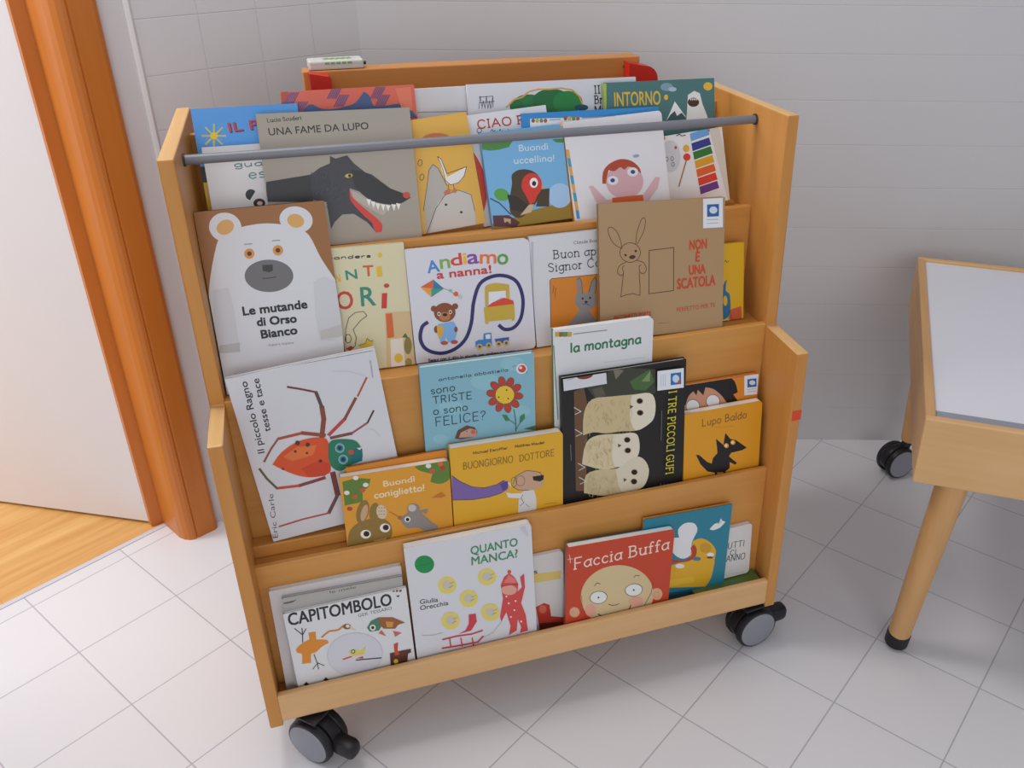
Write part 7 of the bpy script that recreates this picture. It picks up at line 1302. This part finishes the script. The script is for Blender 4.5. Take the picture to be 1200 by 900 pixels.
('p','f0d8d4',[162.2,58.5,162.1,57.9,161.9,57.5,161.5,57.1,161.1,57,160.6,57,160.1,57.3,159.7,57.7,159.4,58.2,159.2,58.8,159.1,59.4,159.3,59.9,159.5,60.4,159.9,60.7,160.3,60.9,160.8,60.8,161.3,60.6,161.7,60.2,162,59.7,162.2,59.1]),
('p','f0d8d4',[179.2,44,179.1,43.5,178.9,43,178.5,42.7,178.1,42.5,177.6,42.6,177.1,42.8,176.7,43.2,176.4,43.7,176.2,44.3,176.1,44.9,176.2,45.5,176.5,46,176.8,46.3,177.3,46.4,177.8,46.4,178.3,46.2,178.7,45.8,179,45.2,179.2,44.7]),
('p','f0d8d4',[171.7,89.3,171.6,88.7,171.4,88.3,171,88,170.6,87.8,170.1,87.8,169.6,88.1,169.2,88.5,168.9,89,168.7,89.5,168.7,90.1,168.8,90.7,169,91.2,169.4,91.5,169.8,91.6,170.3,91.6,170.8,91.4,171.2,91,171.5,90.5,171.7,89.9]),
('p','f0d8d4',[156.9,102.7,156.8,102.2,156.6,101.7,156.2,101.4,155.8,101.3,155.3,101.3,154.8,101.5,154.4,101.9,154.1,102.4,153.9,103,153.9,103.6,154,104.1,154.2,104.6,154.6,104.9,155,105,155.5,105,156,104.8,156.4,104.4,156.7,103.9,156.9,103.3]),
('s','c93c4a',3,0,[44.2,44.4,67,44.9,93.5,42,111,44.2]),
('s','c93c4a',3,0,[41.9,26.8,72.9,23.9,101.8,22.6,111.4,32]),
('s','c93c4a',2,0,[55.6,44.9,56.3,26.4]),
('s','c93c4a',2,0,[74.2,39.5,75,20.8]),
('s','c93c4a',2,0,[92.9,34,93.9,15.2]),
('p','c93c4a',[90.8,83.3,102.2,82,102.9,65.7,92.2,49.6,71.1,48.5,82.8,52.3,89.4,64.7]),
('s','b0b0b4',0.8,0,[12.1,62.3,30.3,58,45.4,58.4]),
('s','b0b0b4',0.8,0,[112,29.4,127.9,34.5,144.7,53.8]),
('p','c8c8ce',[185.3,231.7,193,233.4,197.9,217.7,196.5,211.4])]),
'small_white': ((0.4345,0.0338,0.1366,2.61,-0.03,-0.00,0.1300,0.1595,0.0075),'d0ccc8','c8bcae',[
('t','2a2a2e','is',73.6,123.1,0.4,10.7,9.5,'sans',0.6),
('p','d5bc6a',[77.6,123.5,125.4,118.2,125.1,101.4,76.9,104.4]),
('p','b93c30',[79.2,52.3,93.6,57.3,103.6,50.5,105.8,24.7,129.6,15.4,131.4,-3.1,83.9,5.6]),
('p','cf6a52',[97.6,42.2,97.3,39.5,96.3,37.2,94.8,35.7,92.9,34.9,90.9,35,88.9,36,87.2,37.8,85.8,40.2,84.9,43,84.7,45.8,85.1,48.5,86.1,50.7,87.6,52.3,89.4,53,91.4,52.9,93.4,51.9,95.2,50.1,96.6,47.8,97.4,45]),
('p','6a2a24',[84.2,15.7,131.5,4.6,131.1,-18.5,83.6,-4.5])]),
'round_face': ((0.5906,0.0141,0.1411,2.27,0.03,-2.54,0.1927,0.1716,0.0125),'c4452a','c4452a',[
('t','ecd8c8','Faccia Buffa',11.8,124.8,2.3,173.2,22.7,'serif',1.3),
('p','d3bd90',[161.5,46.6,162.2,25.3,156,6.3,143.4,-8.2,125.9,-16.9,105.1,-18.7,83.4,-13.6,62.9,-2.2,45.7,14.2,33.4,34,27.1,55.1,27.2,75.6,33.6,93.5,45.7,107.2,62.3,115.6,82,117.8,103,113.6,123.2,103.2,140.9,87.6,154.1,68.1]),
('p','d9a986',[25.3,30.4,24.9,27.1,23.7,24.3,21.8,22.3,19.3,21.3,16.5,21.5,13.6,22.7,11,24.9,8.9,27.8,7.5,31.2,7,34.7,7.3,38,8.5,40.8,10.5,42.7,12.9,43.7,15.7,43.6,18.6,42.4,21.2,40.2,23.3,37.3,24.7,33.9]),
('p','d9a986',[180.1,34.7,179.9,30.7,178.7,27.2,176.6,24.8,173.7,23.6,170.4,23.7,167.1,25.1,164,27.7,161.4,31.2,159.6,35.3,158.8,39.5,159,43.6,160.2,46.9,162.4,49.3,165.2,50.6,168.4,50.5,171.8,49.1,174.9,46.5,177.5,43,179.3,39]),
('p','d9a078',[7.8,36,16,36.6,14.3,24.5]),
('s','c98a6a',0.9,1,[173.5,35.2,173.4,33,172.7,31.1,171.5,29.9,170,29.5,168.3,29.9,166.6,31,165.2,32.8,164.2,35,163.7,37.4,163.9,39.6,164.6,41.4,165.7,42.6,167.3,43.1,169,42.7,170.6,41.5,172,39.8,173,37.5]),
('p','e6e6e2',[74.5,53.9,74.4,49.7,72.8,46,69.8,43.1,65.7,41.4,60.9,41.1,55.9,42.1,51.2,44.3,47.3,47.6,44.5,51.6,43.1,55.9,43.2,60,44.8,63.7,47.8,66.5,51.8,68.2,56.5,68.5,61.5,67.6,66.2,65.4,70.2,62.1,73,58.2]),
('s','3a3a38',1.1,1,[74.5,53.9,74.3,49.2,72.2,45.2,68.5,42.4,63.6,41.1,58.1,41.5,52.7,43.5,48.1,46.8,44.7,51.1,43.1,55.9,43.3,60.5,45.3,64.4,49,67.2,53.9,68.5,59.3,68.2,64.7,66.2,69.4,62.9,72.8,58.7]),
('p','1f1f1f',[60.4,54.5,60.4,53.9,60.1,53.4,59.8,53,59.3,52.9,58.8,52.9,58.3,53.1,57.8,53.5,57.4,54,57.1,54.6,57,55.3,57.1,55.9,57.3,56.4,57.7,56.7,58.1,56.9,58.6,56.9,59.2,56.7,59.6,56.3,60,55.7,60.3,55.1]),
('p','e6e6e2',[140.2,55.4,140.2,51.2,138.6,47.4,135.6,44.6,131.4,42.9,126.5,42.5,121.4,43.5,116.5,45.8,112.4,49.1,109.5,53.1,107.9,57.4,108,61.7,109.6,65.4,112.6,68.2,116.7,69.9,121.5,70.3,126.6,69.3,131.5,67.1,135.6,63.8,138.6,59.8]),
('s','3a3a38',1.1,1,[140.2,55.4,140.1,50.7,138.1,46.7,134.3,43.8,129.3,42.5,123.7,42.9,118.1,44.9,113.3,48.3,109.7,52.6,107.9,57.4,108.1,62.1,110.1,66.1,113.9,68.9,118.8,70.2,124.4,69.9,129.9,68,134.8,64.6,138.4,60.3]),
('p','1f1f1f',[125.8,56.1,125.7,55.4,125.5,54.9,125.1,54.6,124.7,54.4,124.1,54.4,123.6,54.6,123.1,55,122.7,55.6,122.4,56.2,122.3,56.8,122.3,57.4,122.5,57.9,122.9,58.3,123.4,58.5,123.9,58.5,124.4,58.2,124.9,57.8,125.3,57.3,125.6,56.7]),
('s','3a3028',1.1,0,[50.1,81.4,54,87.3,60.7,83.9]),
('s','3a3028',1.1,0,[122.3,84.1,126.2,88.1,132.8,85.2]),
('s','4a3426',1.3,0,[78.5,35.4,80.1,34.4,82.5,33,85,31.8,87.9,31.2,91,30.9,93.6,30.8,95.4,31.2,96.8,31.9,97.7,32.4]),
('s','4a2a1c',1.8,0,[116.9,12.7,120.5,23.5]),
('s','4a2a1c',1.8,0,[59.5,18.7,68.3,10.5]),
('p','e0a490',[55.4,27.3,55,23.3,53.8,19.9,51.6,17.6,48.9,16.4,45.8,16.5,42.6,17.9,39.7,20.4,37.4,23.9,35.8,27.9,35.1,32,35.5,36,36.8,39.3,38.9,41.6,41.6,42.8,44.7,42.7,47.8,41.4,50.7,38.9,53.1,35.4,54.7,31.4]),
('p','e0a490',[144.1,26.7,143.6,23.7,141.8,21.3,138.8,19.7,135,19.1,130.7,19.6,126.3,21.2,122.3,23.5,119.1,26.5,116.9,29.9,116.1,33.2,116.5,36.2,118.3,38.6,121.3,40.1,125.1,40.7,129.3,40.2,133.7,38.7,137.7,36.4,141,33.4,143.2,30.1]),
('s','a83820',0.8,0,[37.5,13.9,29.2,45.9,27.3,66]),
('s','5a3a22',0.9,0,[144.2,11.4,157.4,41.4,160.8,65.7]),
('s','f0e0d0',0.9,0,[4.3,148.4,9.1,147.4]),
('s','f0e0d0',0.9,0,[4.3,148.4,4.9,139.9]),
('s','f0e0d0',0.9,0,[4.3,148.4,-0.4,148.2]),
('s','f0e0d0',0.9,0,[4.3,148.4,3,156.9])]),
'ship': ((0.7215,0.0305,0.1395,1.59,-0.41,-1.40,0.1673,0.1876,0.0060),'2d7f95','d98f30',[
('p','d98f30',[-15,198.9,-5.5,198.4,-6.8,159.2,-19.4,161.9]),
('p','e2e2e4',[69.2,135.7,67.7,140.6,65.9,147.5,65.8,153.6,68.5,158.3,72.9,162.3,77.9,164.6,83.7,165,90.1,163.6,95.5,161,99.3,156.8,102,151.3,103.3,145.7,102.5,140.2,100.2,134.7,98.1,129.6,96.6,125.9,95.4,122.6,94.6,117.9,94.8,109.9,95.4,100.3,94.4,92.9,90.5,88.9,85,87,79.4,87.2,73.7,89.9,67.9,94.7,63.1,99.9,59.6,105,57,110.6,55.4,116.5,54.6,123.6,54.8,130.9,56.2,136.1,60.1,137.4,65.4,136.6,69.2,135.7]),
('p','e4e4e6',[127,141.8,135.8,151.2,144.6,151.9,147.3,161.1,150.9,155.5,157.1,151.8,147.9,141.3,134.8,138.1]),
('s','6a5a58',0.8,0,[142.6,149.8,150.9,155.5]),
('p','dca92c',[96.4,122.5,111.6,125.2,130.5,112.7,143.6,92.1,143.2,71.8,143.9,63.9,140.1,31,130.4,12.2,57.1,27.2,53.8,76.8,66.8,78.9,92.9,83.1]),
('p','c9962a',[134.4,99.2,134.1,95.9,132.7,93.1,130.3,91.1,127.1,90.2,123.5,90.5,119.8,91.9,116.4,94.2,113.5,97.3,111.6,100.8,110.7,104.4,111,107.8,112.4,110.5,114.8,112.4,117.9,113.3,121.5,113.1,125.2,111.8,128.7,109.4,131.5,106.4,133.5,102.9]),
('p','b5402f',[52.6,94.7,66.1,88.2,84.1,82.6,96.6,92.4,93.2,108.3,99.3,114.4,105.5,103,103.8,85.7,88.8,79,57.7,83.5]),
('p','e4e4e6',[84.2,69.8,83.9,68.3,82.7,67.2,80.8,66.5,78.4,66.3,75.6,66.7,72.8,67.6,70.2,68.9,68.2,70.5,66.8,72.3,66.2,74,66.6,75.5,67.7,76.6,69.6,77.3,72.1,77.5,74.8,77.1,77.6,76.2,80.2,74.9,82.3,73.3,83.7,71.5]),
('p','4a7a8a',[115.5,79.1,115.3,77.7,114.2,76.7,112.5,76,110.2,75.9,107.7,76.2,105.2,77,102.9,78.2,101,79.6,99.7,81.2,99.2,82.7,99.5,84.1,100.5,85.1,102.2,85.7,104.5,85.9,107,85.6,109.5,84.8,111.8,83.6,113.7,82.1,115,80.6]),
('p','e4e4e6',[141.3,82.5,141.1,81.1,140.1,80,138.6,79.3,136.6,79.1,134.4,79.4,132.1,80.2,130,81.3,128.3,82.7,127.1,84.2,126.6,85.7,126.8,87.1,127.8,88.2,129.3,88.8,131.3,89.1,133.5,88.8,135.8,88,137.9,86.9,139.6,85.5,140.8,84]),
('p','7a3a2a',[140,76.6,139.8,75.9,138.9,75.4,137.6,75.1,135.8,75.1,133.8,75.5,131.8,76,130,76.8,128.5,77.7,127.5,78.6,127.2,79.5,127.4,80.2,128.2,80.8,129.6,81,131.4,81,133.4,80.7,135.4,80.1,137.2,79.3,138.7,78.4,139.6,77.5]),
('p','e0b63a',[55.9,45.7,105.2,41.8,106.3,28.5,56.9,29.9]),
('p','1f5f78',[53.5,15.1,89.3,14.2,121.3,11.8,163.3,4.3,166.5,-28.7,54.9,-6.3])]),
'small_script': ((0.7953,0.0370,0.1523,1.51,0.02,1.53,0.1300,0.1137,0.0090),'d6d4d2','cfcac4',[
('t','3a3a3c','TUTTI',72.6,68.3,-3.7,43.9,13.6,'hand',1),
('t','3a3a3c','CI',88.5,50.7,0.7,12.4,11.7,'hand',1),
('t','3a3a3c','VANNO',71.6,39.7,-5.5,47.7,13.9,'hand',1),
('s','a8a6a6',0.7,0,[82.4,7.3,120,4.3])]),
}
LAB = {
'blue_sun': ('picture_book', 'bright blue picture book with a yellow sun, back left of the top row'),
'panda': ('picture_book', 'white picture book with a panda, left of the grey wolf book'),
'wolf': ('picture_book', 'grey picture book with a black wolf showing its teeth under the metal bar'),
'coral': ('picture_book', 'coral red picture book with blue zigzag peaks, behind the grey wolf book'),
'white_blank': ('picture_book', 'plain white book top between the coral book and the tree book'),
'tree': ('picture_book', 'white picture book with a dark green tree crown in the back row'),
'teal_yeti': ('picture_book', 'teal picture book with a white yeti and yellow title, back right corner'),
'goose': ('picture_book', 'yellow picture book with a white goose standing on a grey elephant'),
'red_circle': ('picture_book', 'white picture book with a big red round shape, behind the blue bird book'),
'bird': ('board_book', 'light blue board book with a red-breasted bird on a branch'),
'blue_white': ('picture_book', 'blue topped white book behind the boy book in the top row'),
'boy': ('board_book', 'white board book with a red-haired boy raising his arms'),
'xylo': ('picture_book', 'white picture book with rainbow xylophone bars, right end of top row'),
'bear': ('picture_book', 'brown picture book with a large white bear standing at the left side'),
'cream': ('picture_book', 'cream picture book with multicoloured hand-painted letters and a rabbit drawing'),
'kite': ('board_book', 'white board book with a thick purple winding line, bear, kite and bed'),
'rabbit_orange': ('picture_book', 'white picture book with a grey rabbit in an orange square'),
'box_rabbit': ('picture_book', 'cardboard brown book with an outlined rabbit beside a box and red title'),
'yellow_blue': ('picture_book', 'yellow picture book edge with a blue ear, right of the cardboard brown book'),
'spider': ('picture_book', 'tilted white picture book with a large orange spider'),
'sad_flower': ('picture_book', 'light blue picture book with a red petalled flower and handwritten title'),
'mountain': ('board_book', 'white board book with green cursive title, behind the black owls book'),
'owls': ('picture_book', 'black picture book with three fluffy owlets and a yellow vertical title'),
'girl_orange': ('picture_book', 'orange picture book with a wide-eyed black-haired girl, behind the fox book'),
'fox': ('board_book', 'orange board book with a small black long-nosed wolf'),
'orange_back': ('picture_book', 'thin orange book peeking out behind the rabbit and mouse board book'),
'bunnies': ('board_book', 'orange board book with a brown rabbit and a grey mouse under leaves'),
'doctor': ('board_book', 'yellow board book with a bald doctor and a purple trunk'),
'white_back': ('picture_book', 'large pale book at the very back left of the bottom row'),
'grey_back': ('picture_book', 'grey topped book directly behind the white book with an orange bird'),
'tumble': ('picture_book', 'white book with bold black title and an orange bird, bottom left'),
'snow': ('board_book', 'white board book with a red snow-suited child, sledge and green dot'),
'small_white': ('board_book', 'small pale board book with a yellow band, left of the red face book'),
'round_face': ('board_book', 'red board book with a big round smiling face'),
'ship': ('picture_book', 'teal picture book with a yellow ship and a white chef hat shape'),
'small_script': ('board_book', 'small white board book with handwritten black title, right end of bottom row'),
}

# ---------------------------------------------------------------- lettering
# skeleton letters on a grid: width; strokes (x,y with cap height 1, x-height .62); '~' = smooth curve
GL = {}
for ln in '''a .5;~.45,.5 .3,.62 .1,.5 .03,.28 .12,.05 .28,.02 .42,.2;.45,.62 .45,.12 .5,0
b .5;.05,1 .05,0;~.05,.4 .22,.62 .42,.5 .46,.28 .38,.06 .2,0 .05,.15
c .42;~.4,.5 .26,.62 .1,.52 .03,.3 .1,.08 .25,0 .4,.1
d .5;.45,1 .45,0;~.45,.42 .28,.62 .1,.5 .03,.28 .12,.05 .28,0 .45,.2
e .46;~.05,.32 .43,.36 .36,.58 .22,.62 .07,.48 .04,.26 .12,.06 .26,0 .42,.1
f .32;~.34,.92 .24,1 .14,.88 .13,.6 .13,0;.0,.6 .3,.6
g .5;~.44,.48 .28,.62 .1,.5 .04,.3 .12,.1 .28,.06 .44,.26;~.46,.62 .46,-.1 .36,-.3 .2,-.32 .06,-.22
h .5;.05,1 .05,0;~.05,.4 .2,.62 .38,.58 .42,.4 .42,0
i .16;.08,.62 .08,0;.08,.84 .08,.9
j .2;~.12,.62 .12,-.1 .05,-.28 -.08,-.25;.12,.84 .12,.9
l .16;.08,1 .08,0
m .78;.05,.62 .05,0;~.05,.42 .18,.62 .34,.58 .38,.4 .38,0;~.38,.42 .52,.62 .68,.58 .71,.4 .71,0
n .5;.05,.62 .05,0;~.05,.42 .2,.62 .38,.58 .42,.4 .42,0
o .5;~.25,.62 .1,.54 .03,.31 .1,.07 .25,0 .4,.07 .47,.31 .4,.54 .25,.62
p .5;.05,.62 .05,-.32;~.05,.42 .22,.62 .42,.5 .46,.3 .38,.06 .2,0 .05,.16
r .34;.05,.62 .05,0;~.05,.36 .15,.56 .32,.6
s .4;~.36,.52 .22,.62 .07,.52 .1,.38 .3,.28 .36,.14 .24,0 .04,.08
t .32;~.13,.9 .13,.14 .2,.01 .32,.06;.0,.62 .28,.62
u .5;~.05,.62 .05,.22 .12,.03 .28,.02 .42,.2;.43,.62 .43,0
v .44;.02,.62 .22,0 .42,.62
w .7;.02,.62 .18,0 .35,.55 .52,0 .68,.62
z .4;.03,.62 .38,.62 .03,0 .38,0
A .7;.03,0 .35,1 .67,0;.15,.36 .55,.36
B .6;.08,0 .08,1;~.08,1 .36,.98 .46,.8 .38,.58 .08,.54;~.08,.54 .42,.5 .54,.28 .42,.04 .08,0
C .66;~.62,.82 .42,1 .16,.9 .05,.5 .16,.1 .42,0 .62,.18
D .68;.08,0 .08,1;~.08,1 .4,.97 .6,.72 .62,.4 .44,.05 .08,0
E .56;.52,1 .08,1 .08,0 .52,0;.08,.52 .46,.52
F .54;.52,1 .08,1 .08,0;.08,.52 .44,.52
G .7;~.64,.84 .42,1 .16,.9 .05,.5 .16,.1 .42,0 .64,.16;.44,.44 .64,.44 .64,.08
I .2;.1,0 .1,1
L .54;.08,1 .08,0 .5,0
M .84;.08,0 .08,1 .42,.2 .76,1 .76,0
N .7;.08,0 .08,1 .62,0 .62,1
O .76;~.38,1 .14,.88 .04,.5 .14,.12 .38,0 .62,.12 .72,.5 .62,.88 .38,1
P .58;.08,0 .08,1;~.08,1 .4,.98 .52,.76 .4,.5 .08,.46
R .62;.08,0 .08,1;~.08,1 .4,.98 .5,.76 .4,.54 .08,.5;.28,.5 .56,0
S .56;~.5,.84 .3,1 .1,.9 .08,.7 .28,.54 .48,.38 .5,.16 .3,0 .06,.14
T .64;.02,1 .62,1;.32,1 .32,0
U .68;~.08,1 .08,.3 .2,.04 .34,0 .5,.04 .6,.3 .6,1
V .66;.03,1 .33,0 .63,1
! .16;.08,1 .08,.3;.08,.06 .08,0
? .46;~.05,.8 .2,1 .4,.9 .4,.68 .22,.46 .2,.28;.2,.06 .2,0'''.split('\n'):
    ch, rest = ln[0], ln[2:]
    p_ = rest.split(';')
    GL[ch] = (float(p_[0]), [(q[0] == '~', [tuple(map(float, z.split(','))) for z in q.lstrip('~').split()]) for q in p_[1:]])
for ch, b_, e in (('ì', 'i', None), ('ë', 'e', None)): GL[ch] = GL[b_]
def smooth(q, n=5):
    o = []
    for i in range(len(q) - 1):
        a, b, c, d = q[max(i-1, 0)], q[i], q[i+1], q[min(i+2, len(q)-1)]
        for k in range(n):
            u = k / n
            o.append(tuple(.5 * (2*b[j] + (c[j]-a[j])*u + (2*a[j]-5*b[j]+4*c[j]-d[j])*u*u + (-a[j]+3*b[j]-3*c[j]+d[j])*u**3) for j in (0, 1)))
    return o + [q[-1]]
def stroke_text(txt, serif):
    x = 0; out = []
    for ch in txt:
        if ch == ' ': x += .34; continue
        w, sts = GL[ch]
        for sm_, pts in sts:
            q = smooth(pts) if sm_ else pts
            out.append([(px + x, py) for px, py in q])
            if serif:
                for e, f in ((q[0], q[1]), (q[-1], q[-2])):
                    if abs(e[0] - f[0]) < .25 * abs(e[1] - f[1]) and min(abs(e[1]), abs(e[1]-.62), abs(e[1]-1), abs(e[1]+.32)) < .02:
                        out.append([(e[0] + x - .09, e[1]), (e[0] + x + .09, e[1])])
        x += w + (.14 if serif else .12)
    return out, x - .12
TXC = {}
def font_polys(txt, bold):
    """outline lettering as flat polygons with cap height 1, left edge 0"""
    k = (txt, bold)
    if k in TXC: return TXC[k]
    cu = bpy.data.curves.new('t', 'FONT'); cu.body = txt; cu.size = 1; cu.resolution_u = 3
    o = bpy.data.objects.new('t', cu); COL.objects.link(o)
    dg = bpy.context.evaluated_depsgraph_get(); me = o.evaluated_get(dg).to_mesh()
    V = [(v.co.x, v.co.y) for v in me.vertices]; Fc = [[i for i in f.vertices] for f in me.polygons]
    o.evaluated_get(dg).to_mesh_clear(); bpy.data.objects.remove(o); bpy.data.curves.remove(cu)
    x0 = min(v[0] for v in V); x1 = max(v[0] for v in V)
    TXC[k] = ([[V[i] for i in f] for f in Fc], x0, x1); return TXC[k]
def clip(poly, w, h):
    for ax, lim, sg in ((0, 0, 1), (0, w, -1), (1, 0, 1), (1, h, -1)):
        o = []
        for i in range(len(poly)):
            a, b = poly[i-1], poly[i]; da, db = (a[ax]-lim)*sg, (b[ax]-lim)*sg
            if (da >= 0) != (db >= 0):
                t = da / (da - db); o.append((a[0]+(b[0]-a[0])*t, a[1]+(b[1]-a[1])*t))
            if db >= 0: o.append(b)
        poly = o
        if len(poly) < 3: return []
    return poly

# ---------------------------------------------------------------- books
def soften(P):
    """rounds the gentle turns of a drawn outline, keeps its sharp corners"""
    n = len(P)
    if n < 8 or n > 20: return P
    tan = []
    for i in range(n):
        a, b, c = P[i-1], P[i], P[(i+1) % n]
        d = math.atan2(c[1]-b[1], c[0]-b[0]) - math.atan2(b[1]-a[1], b[0]-a[0])
        d = abs((d + math.pi) % (2*math.pi) - math.pi)
        tan.append((0, 0) if d > R(68) else ((c[0]-a[0])/2, (c[1]-a[1])/2))
    o = []
    for i in range(n):
        p, q, t0, t1 = P[i], P[(i+1) % n], tan[i], tan[(i+1) % n]
        L = math.hypot(q[0]-p[0], q[1]-p[1])
        t0, t1 = [tuple(v * min(1, 1.2 * L / max(1e-9, math.hypot(*t))) for v in t) for t in (t0, t1)]
        for k in range(4):
            u = k / 4; h00, h10, h01, h11 = 2*u**3-3*u*u+1, u**3-2*u*u+u, -2*u**3+3*u*u, u**3-u*u
            o.append((h00*p[0]+h10*t0[0]+h01*q[0]+h11*t1[0], h00*p[1]+h10*t0[1]+h01*q[1]+h11*t1[1]))
    return o
class Art:
    def __init__(s, w, h, z0=0):
        s.bm = bmesh.new(); s.mats = []; s.w, s.h = w, h; s.z = z0; s.k = 0
    def mi(s, col, rough=.4):
        mt = flat(col, rough)
        if mt not in s.mats: s.mats.append(mt)
        return s.mats.index(mt)
    def poly(s, pts, mi):
        q = clip(pts, s.w, s.h)
        o = []
        for x in q:
            if not o or (abs(x[0]-o[-1][0]) + abs(x[1]-o[-1][1])) > 1e-6: o.append(x)
        if len(o) > 2 and abs(o[0][0]-o[-1][0]) + abs(o[0][1]-o[-1][1]) < 1e-6: o.pop()
        if len(o) < 3: return
        try:
            f = s.bm.faces.new([s.bm.verts.new((x, y, s.z)) for x, y in o])
        except ValueError: return
        f.material_index = mi; f.normal_update()
        if f.normal.z < 0: f.normal_flip()
    def line(s, pts, w, mi, closed=False):
        n = len(pts); zz = s.z
        for i in range(n if closed else n - 1):
            (x0, y0), (x1, y1) = pts[i], pts[(i+1) % n]; s.k = (s.k + 1) % 4; s.z = zz + s.k * .0000028
            dx, dy = x1-x0, y1-y0; L = math.hypot(dx, dy)
            if L < 1e-7: continue
            ux, uy = dx/L*w/2, dy/L*w/2; e = .45
            s.poly([(x0-ux*e+uy, y0-uy*e-ux), (x1+ux*e+uy, y1+uy*e-ux), (x1+ux*e-uy, y1+uy*e+ux), (x0-ux*e-uy, y0-uy*e+ux)], mi)
        s.z = zz
    def op(s, o):
        s.z += .000020
        if o[0] == 'p':
            q = o[2]; s.poly(soften([(q[i]/1000, q[i+1]/1000) for i in range(0, len(q), 2)]), s.mi(o[1]))
        elif o[0] == 's':
            q = o[4]; s.line([(q[i]/1000, q[i+1]/1000) for i in range(0, len(q), 2)], o[2]/1000, s.mi(o[1]), o[3])
        elif o[0] == 't':
            _, col, txt, x, y, ang, wd_, ht, st, wt = o
            x, y, wd_, ht = x/1000, y/1000, wd_/1000, ht/1000; ca, sa = math.cos(R(ang)), math.sin(R(ang)); mi = s.mi(col)
            if st == 'sans':
                ps, x0, x1 = font_polys(txt, 0); sx = wd_ / (x1-x0); lower = not any(c.isupper() or c in 'bdfhkltiÈ!?' for c in txt)
                sy = ht / (.52 if lower else .70)
                f = lambda p: (x + (p[0]-x0)*sx*ca - p[1]*sy*sa, y + (p[0]-x0)*sx*sa + p[1]*sy*ca)
                e = wt * .00028
                for dx, dy in (((0, 0),) if wt < .4 else ((-e, -e), (e, -e), (-e, e), (e, e))):
                    s.z += .000004
                    for q in ps: s.poly([(a + dx, b + dy) for a, b in map(f, q)], mi)
            else:
                sts, tw = stroke_text(txt, st == 'serif'); sx = wd_ / tw; lower = not any(c.isupper() or c in 'bdfhkltiÈ!?' for c in txt)
                sy = ht / (.62 if lower else 1)
                f = lambda p: (x + p[0]*sx*ca - p[1]*sy*sa, y + p[0]*sx*sa + p[1]*sy*ca)
                for q in sts: s.line([f(p) for p in q], max(.0007, wt*(1.9 if st == 'serif' else 1.5)/1000), mi)
def rrect(w, h, x0, y0, rl, rr):
    o = []
    for cx, cy, r, a0 in ((w-rr, h-rr, rr, 0), (x0+rl, h-rl, rl, 90), (x0+rl, y0+rl, rl, 180), (w-rr, y0+rr, rr, 270)):
        for k in range(5): o.append((cx + r*math.cos(R(a0+22.5*k)), cy + r*math.sin(R(a0+22.5*k))))
    return o
def slab(bm, pts, z0, z1, mat):
    lo = [bm.verts.new((x, y, z0)) for x, y in pts]; hi = [bm.verts.new((x, y, z1)) for x, y in pts]; n = len(pts)
    fs = [bm.faces.new(lo[::-1]), bm.faces.new(hi)] + [bm.faces.new((lo[i], lo[(i+1) % n], hi[(i+1) % n], hi[i])) for i in range(n)]
    for f in fs: f.material_index = mat
def book_matrix(u, v, z, lean, yaw, rot, w):
    le, ya, ro = R(lean), R(yaw), R(rot)
    X = Vector((math.cos(ya), math.sin(ya), 0)); N = Vector((-math.sin(ya), math.cos(ya), 0))
    Y = Vector((0, 0, 1)) * math.cos(le) + N * math.sin(le)
    ex = X * math.cos(ro) + Y * math.sin(ro); ey = -X * math.sin(ro) + Y * math.cos(ro); ez = ex.cross(ey)
    q = Matrix((ex, ey, ez)).transposed().to_4x4(); q.translation = Vector((u, v, z)) - ex * w / 2
    return MB @ q
BACK = {'round_face': '4f9cc9', 'ship': 'd98f30', 'orange_back': 'b8622a', 'bear': '2a2422'}
PAGE = flat('e2ddd2', .7); PAGEW = flat('e6e4e0', .55)
for key, ((u, v, z, lean, yaw, rot, w, h, th), base, spine, ops) in BOOKS.items():
    cat, label = LAB[key]
    kind = cat
    row = 'bottom row' if z < .3 else 'third row' if z < .5 else 'second row' if z < .7 else 'top row'
    root = empty(kind, book_matrix(u, v, z, lean, yaw, rot, w), label, 'book', 'children\'s books on the ' + row)
    thick = kind == 'board_book'
    A = Art(w, h); b0, s0 = A.mi(base), A.mi(spine)
    rr = .007 if thick else .0012
    ct = .0012 if thick else .0018
    slab(A.bm, rrect(w, h, 0, 0, .0008, rr), -ct, 0, b0)
    slab(A.bm, rrect(w, h, 0, 0, .0008, rr), -th, -th + ct, A.mi(BACK[key]) if key in BACK else b0)
    slab(A.bm, [(0, 0), (.0015, 0), (.0015, h), (0, h)], -th + ct * .5, -ct * .5, s0)
    if not thick: A.line([(.006, .0), (.006, h)], .0006, b0)
    st = None
    for o in ops:
        if o[0] == 'sticker':
            st = Art(w, h, A.z + .0001)
        elif o[0] == 'end':
            A.z = st.z; mesh_obj('sticker', st.bm, st.mats, root)['label'] = 'white library sticker with a blue picture'; st = None
        else: (st or A).op(o)
    mesh_obj('cover', A.bm, A.mats, root)
    bm = bmesh.new(); g = .0003 if thick else .0022
    slab(bm, rrect(w - g, h - g, .0016, g, .0004, max(.0006, rr - g)), -th + ct, -ct, 0)
    mesh_obj('pages', bm, PAGEW if thick else PAGE, root)

# green book lying flat on the bottom shelf
GB = MB @ Matrix.Translation((.742, .0145, .1365))
gb = empty('picture_book', GB, 'green book lying flat under the small white board book', 'book', 'children\'s books on the bottom row')
bm = bmesh.new(); box(bm, 0, .132, 0, .0345, 0, .0125, .001); box(bm, .0, .132, .0, .0345, .0126, .0135); mesh_obj('cover', bm, flat('5c7a3c', .45), gb)
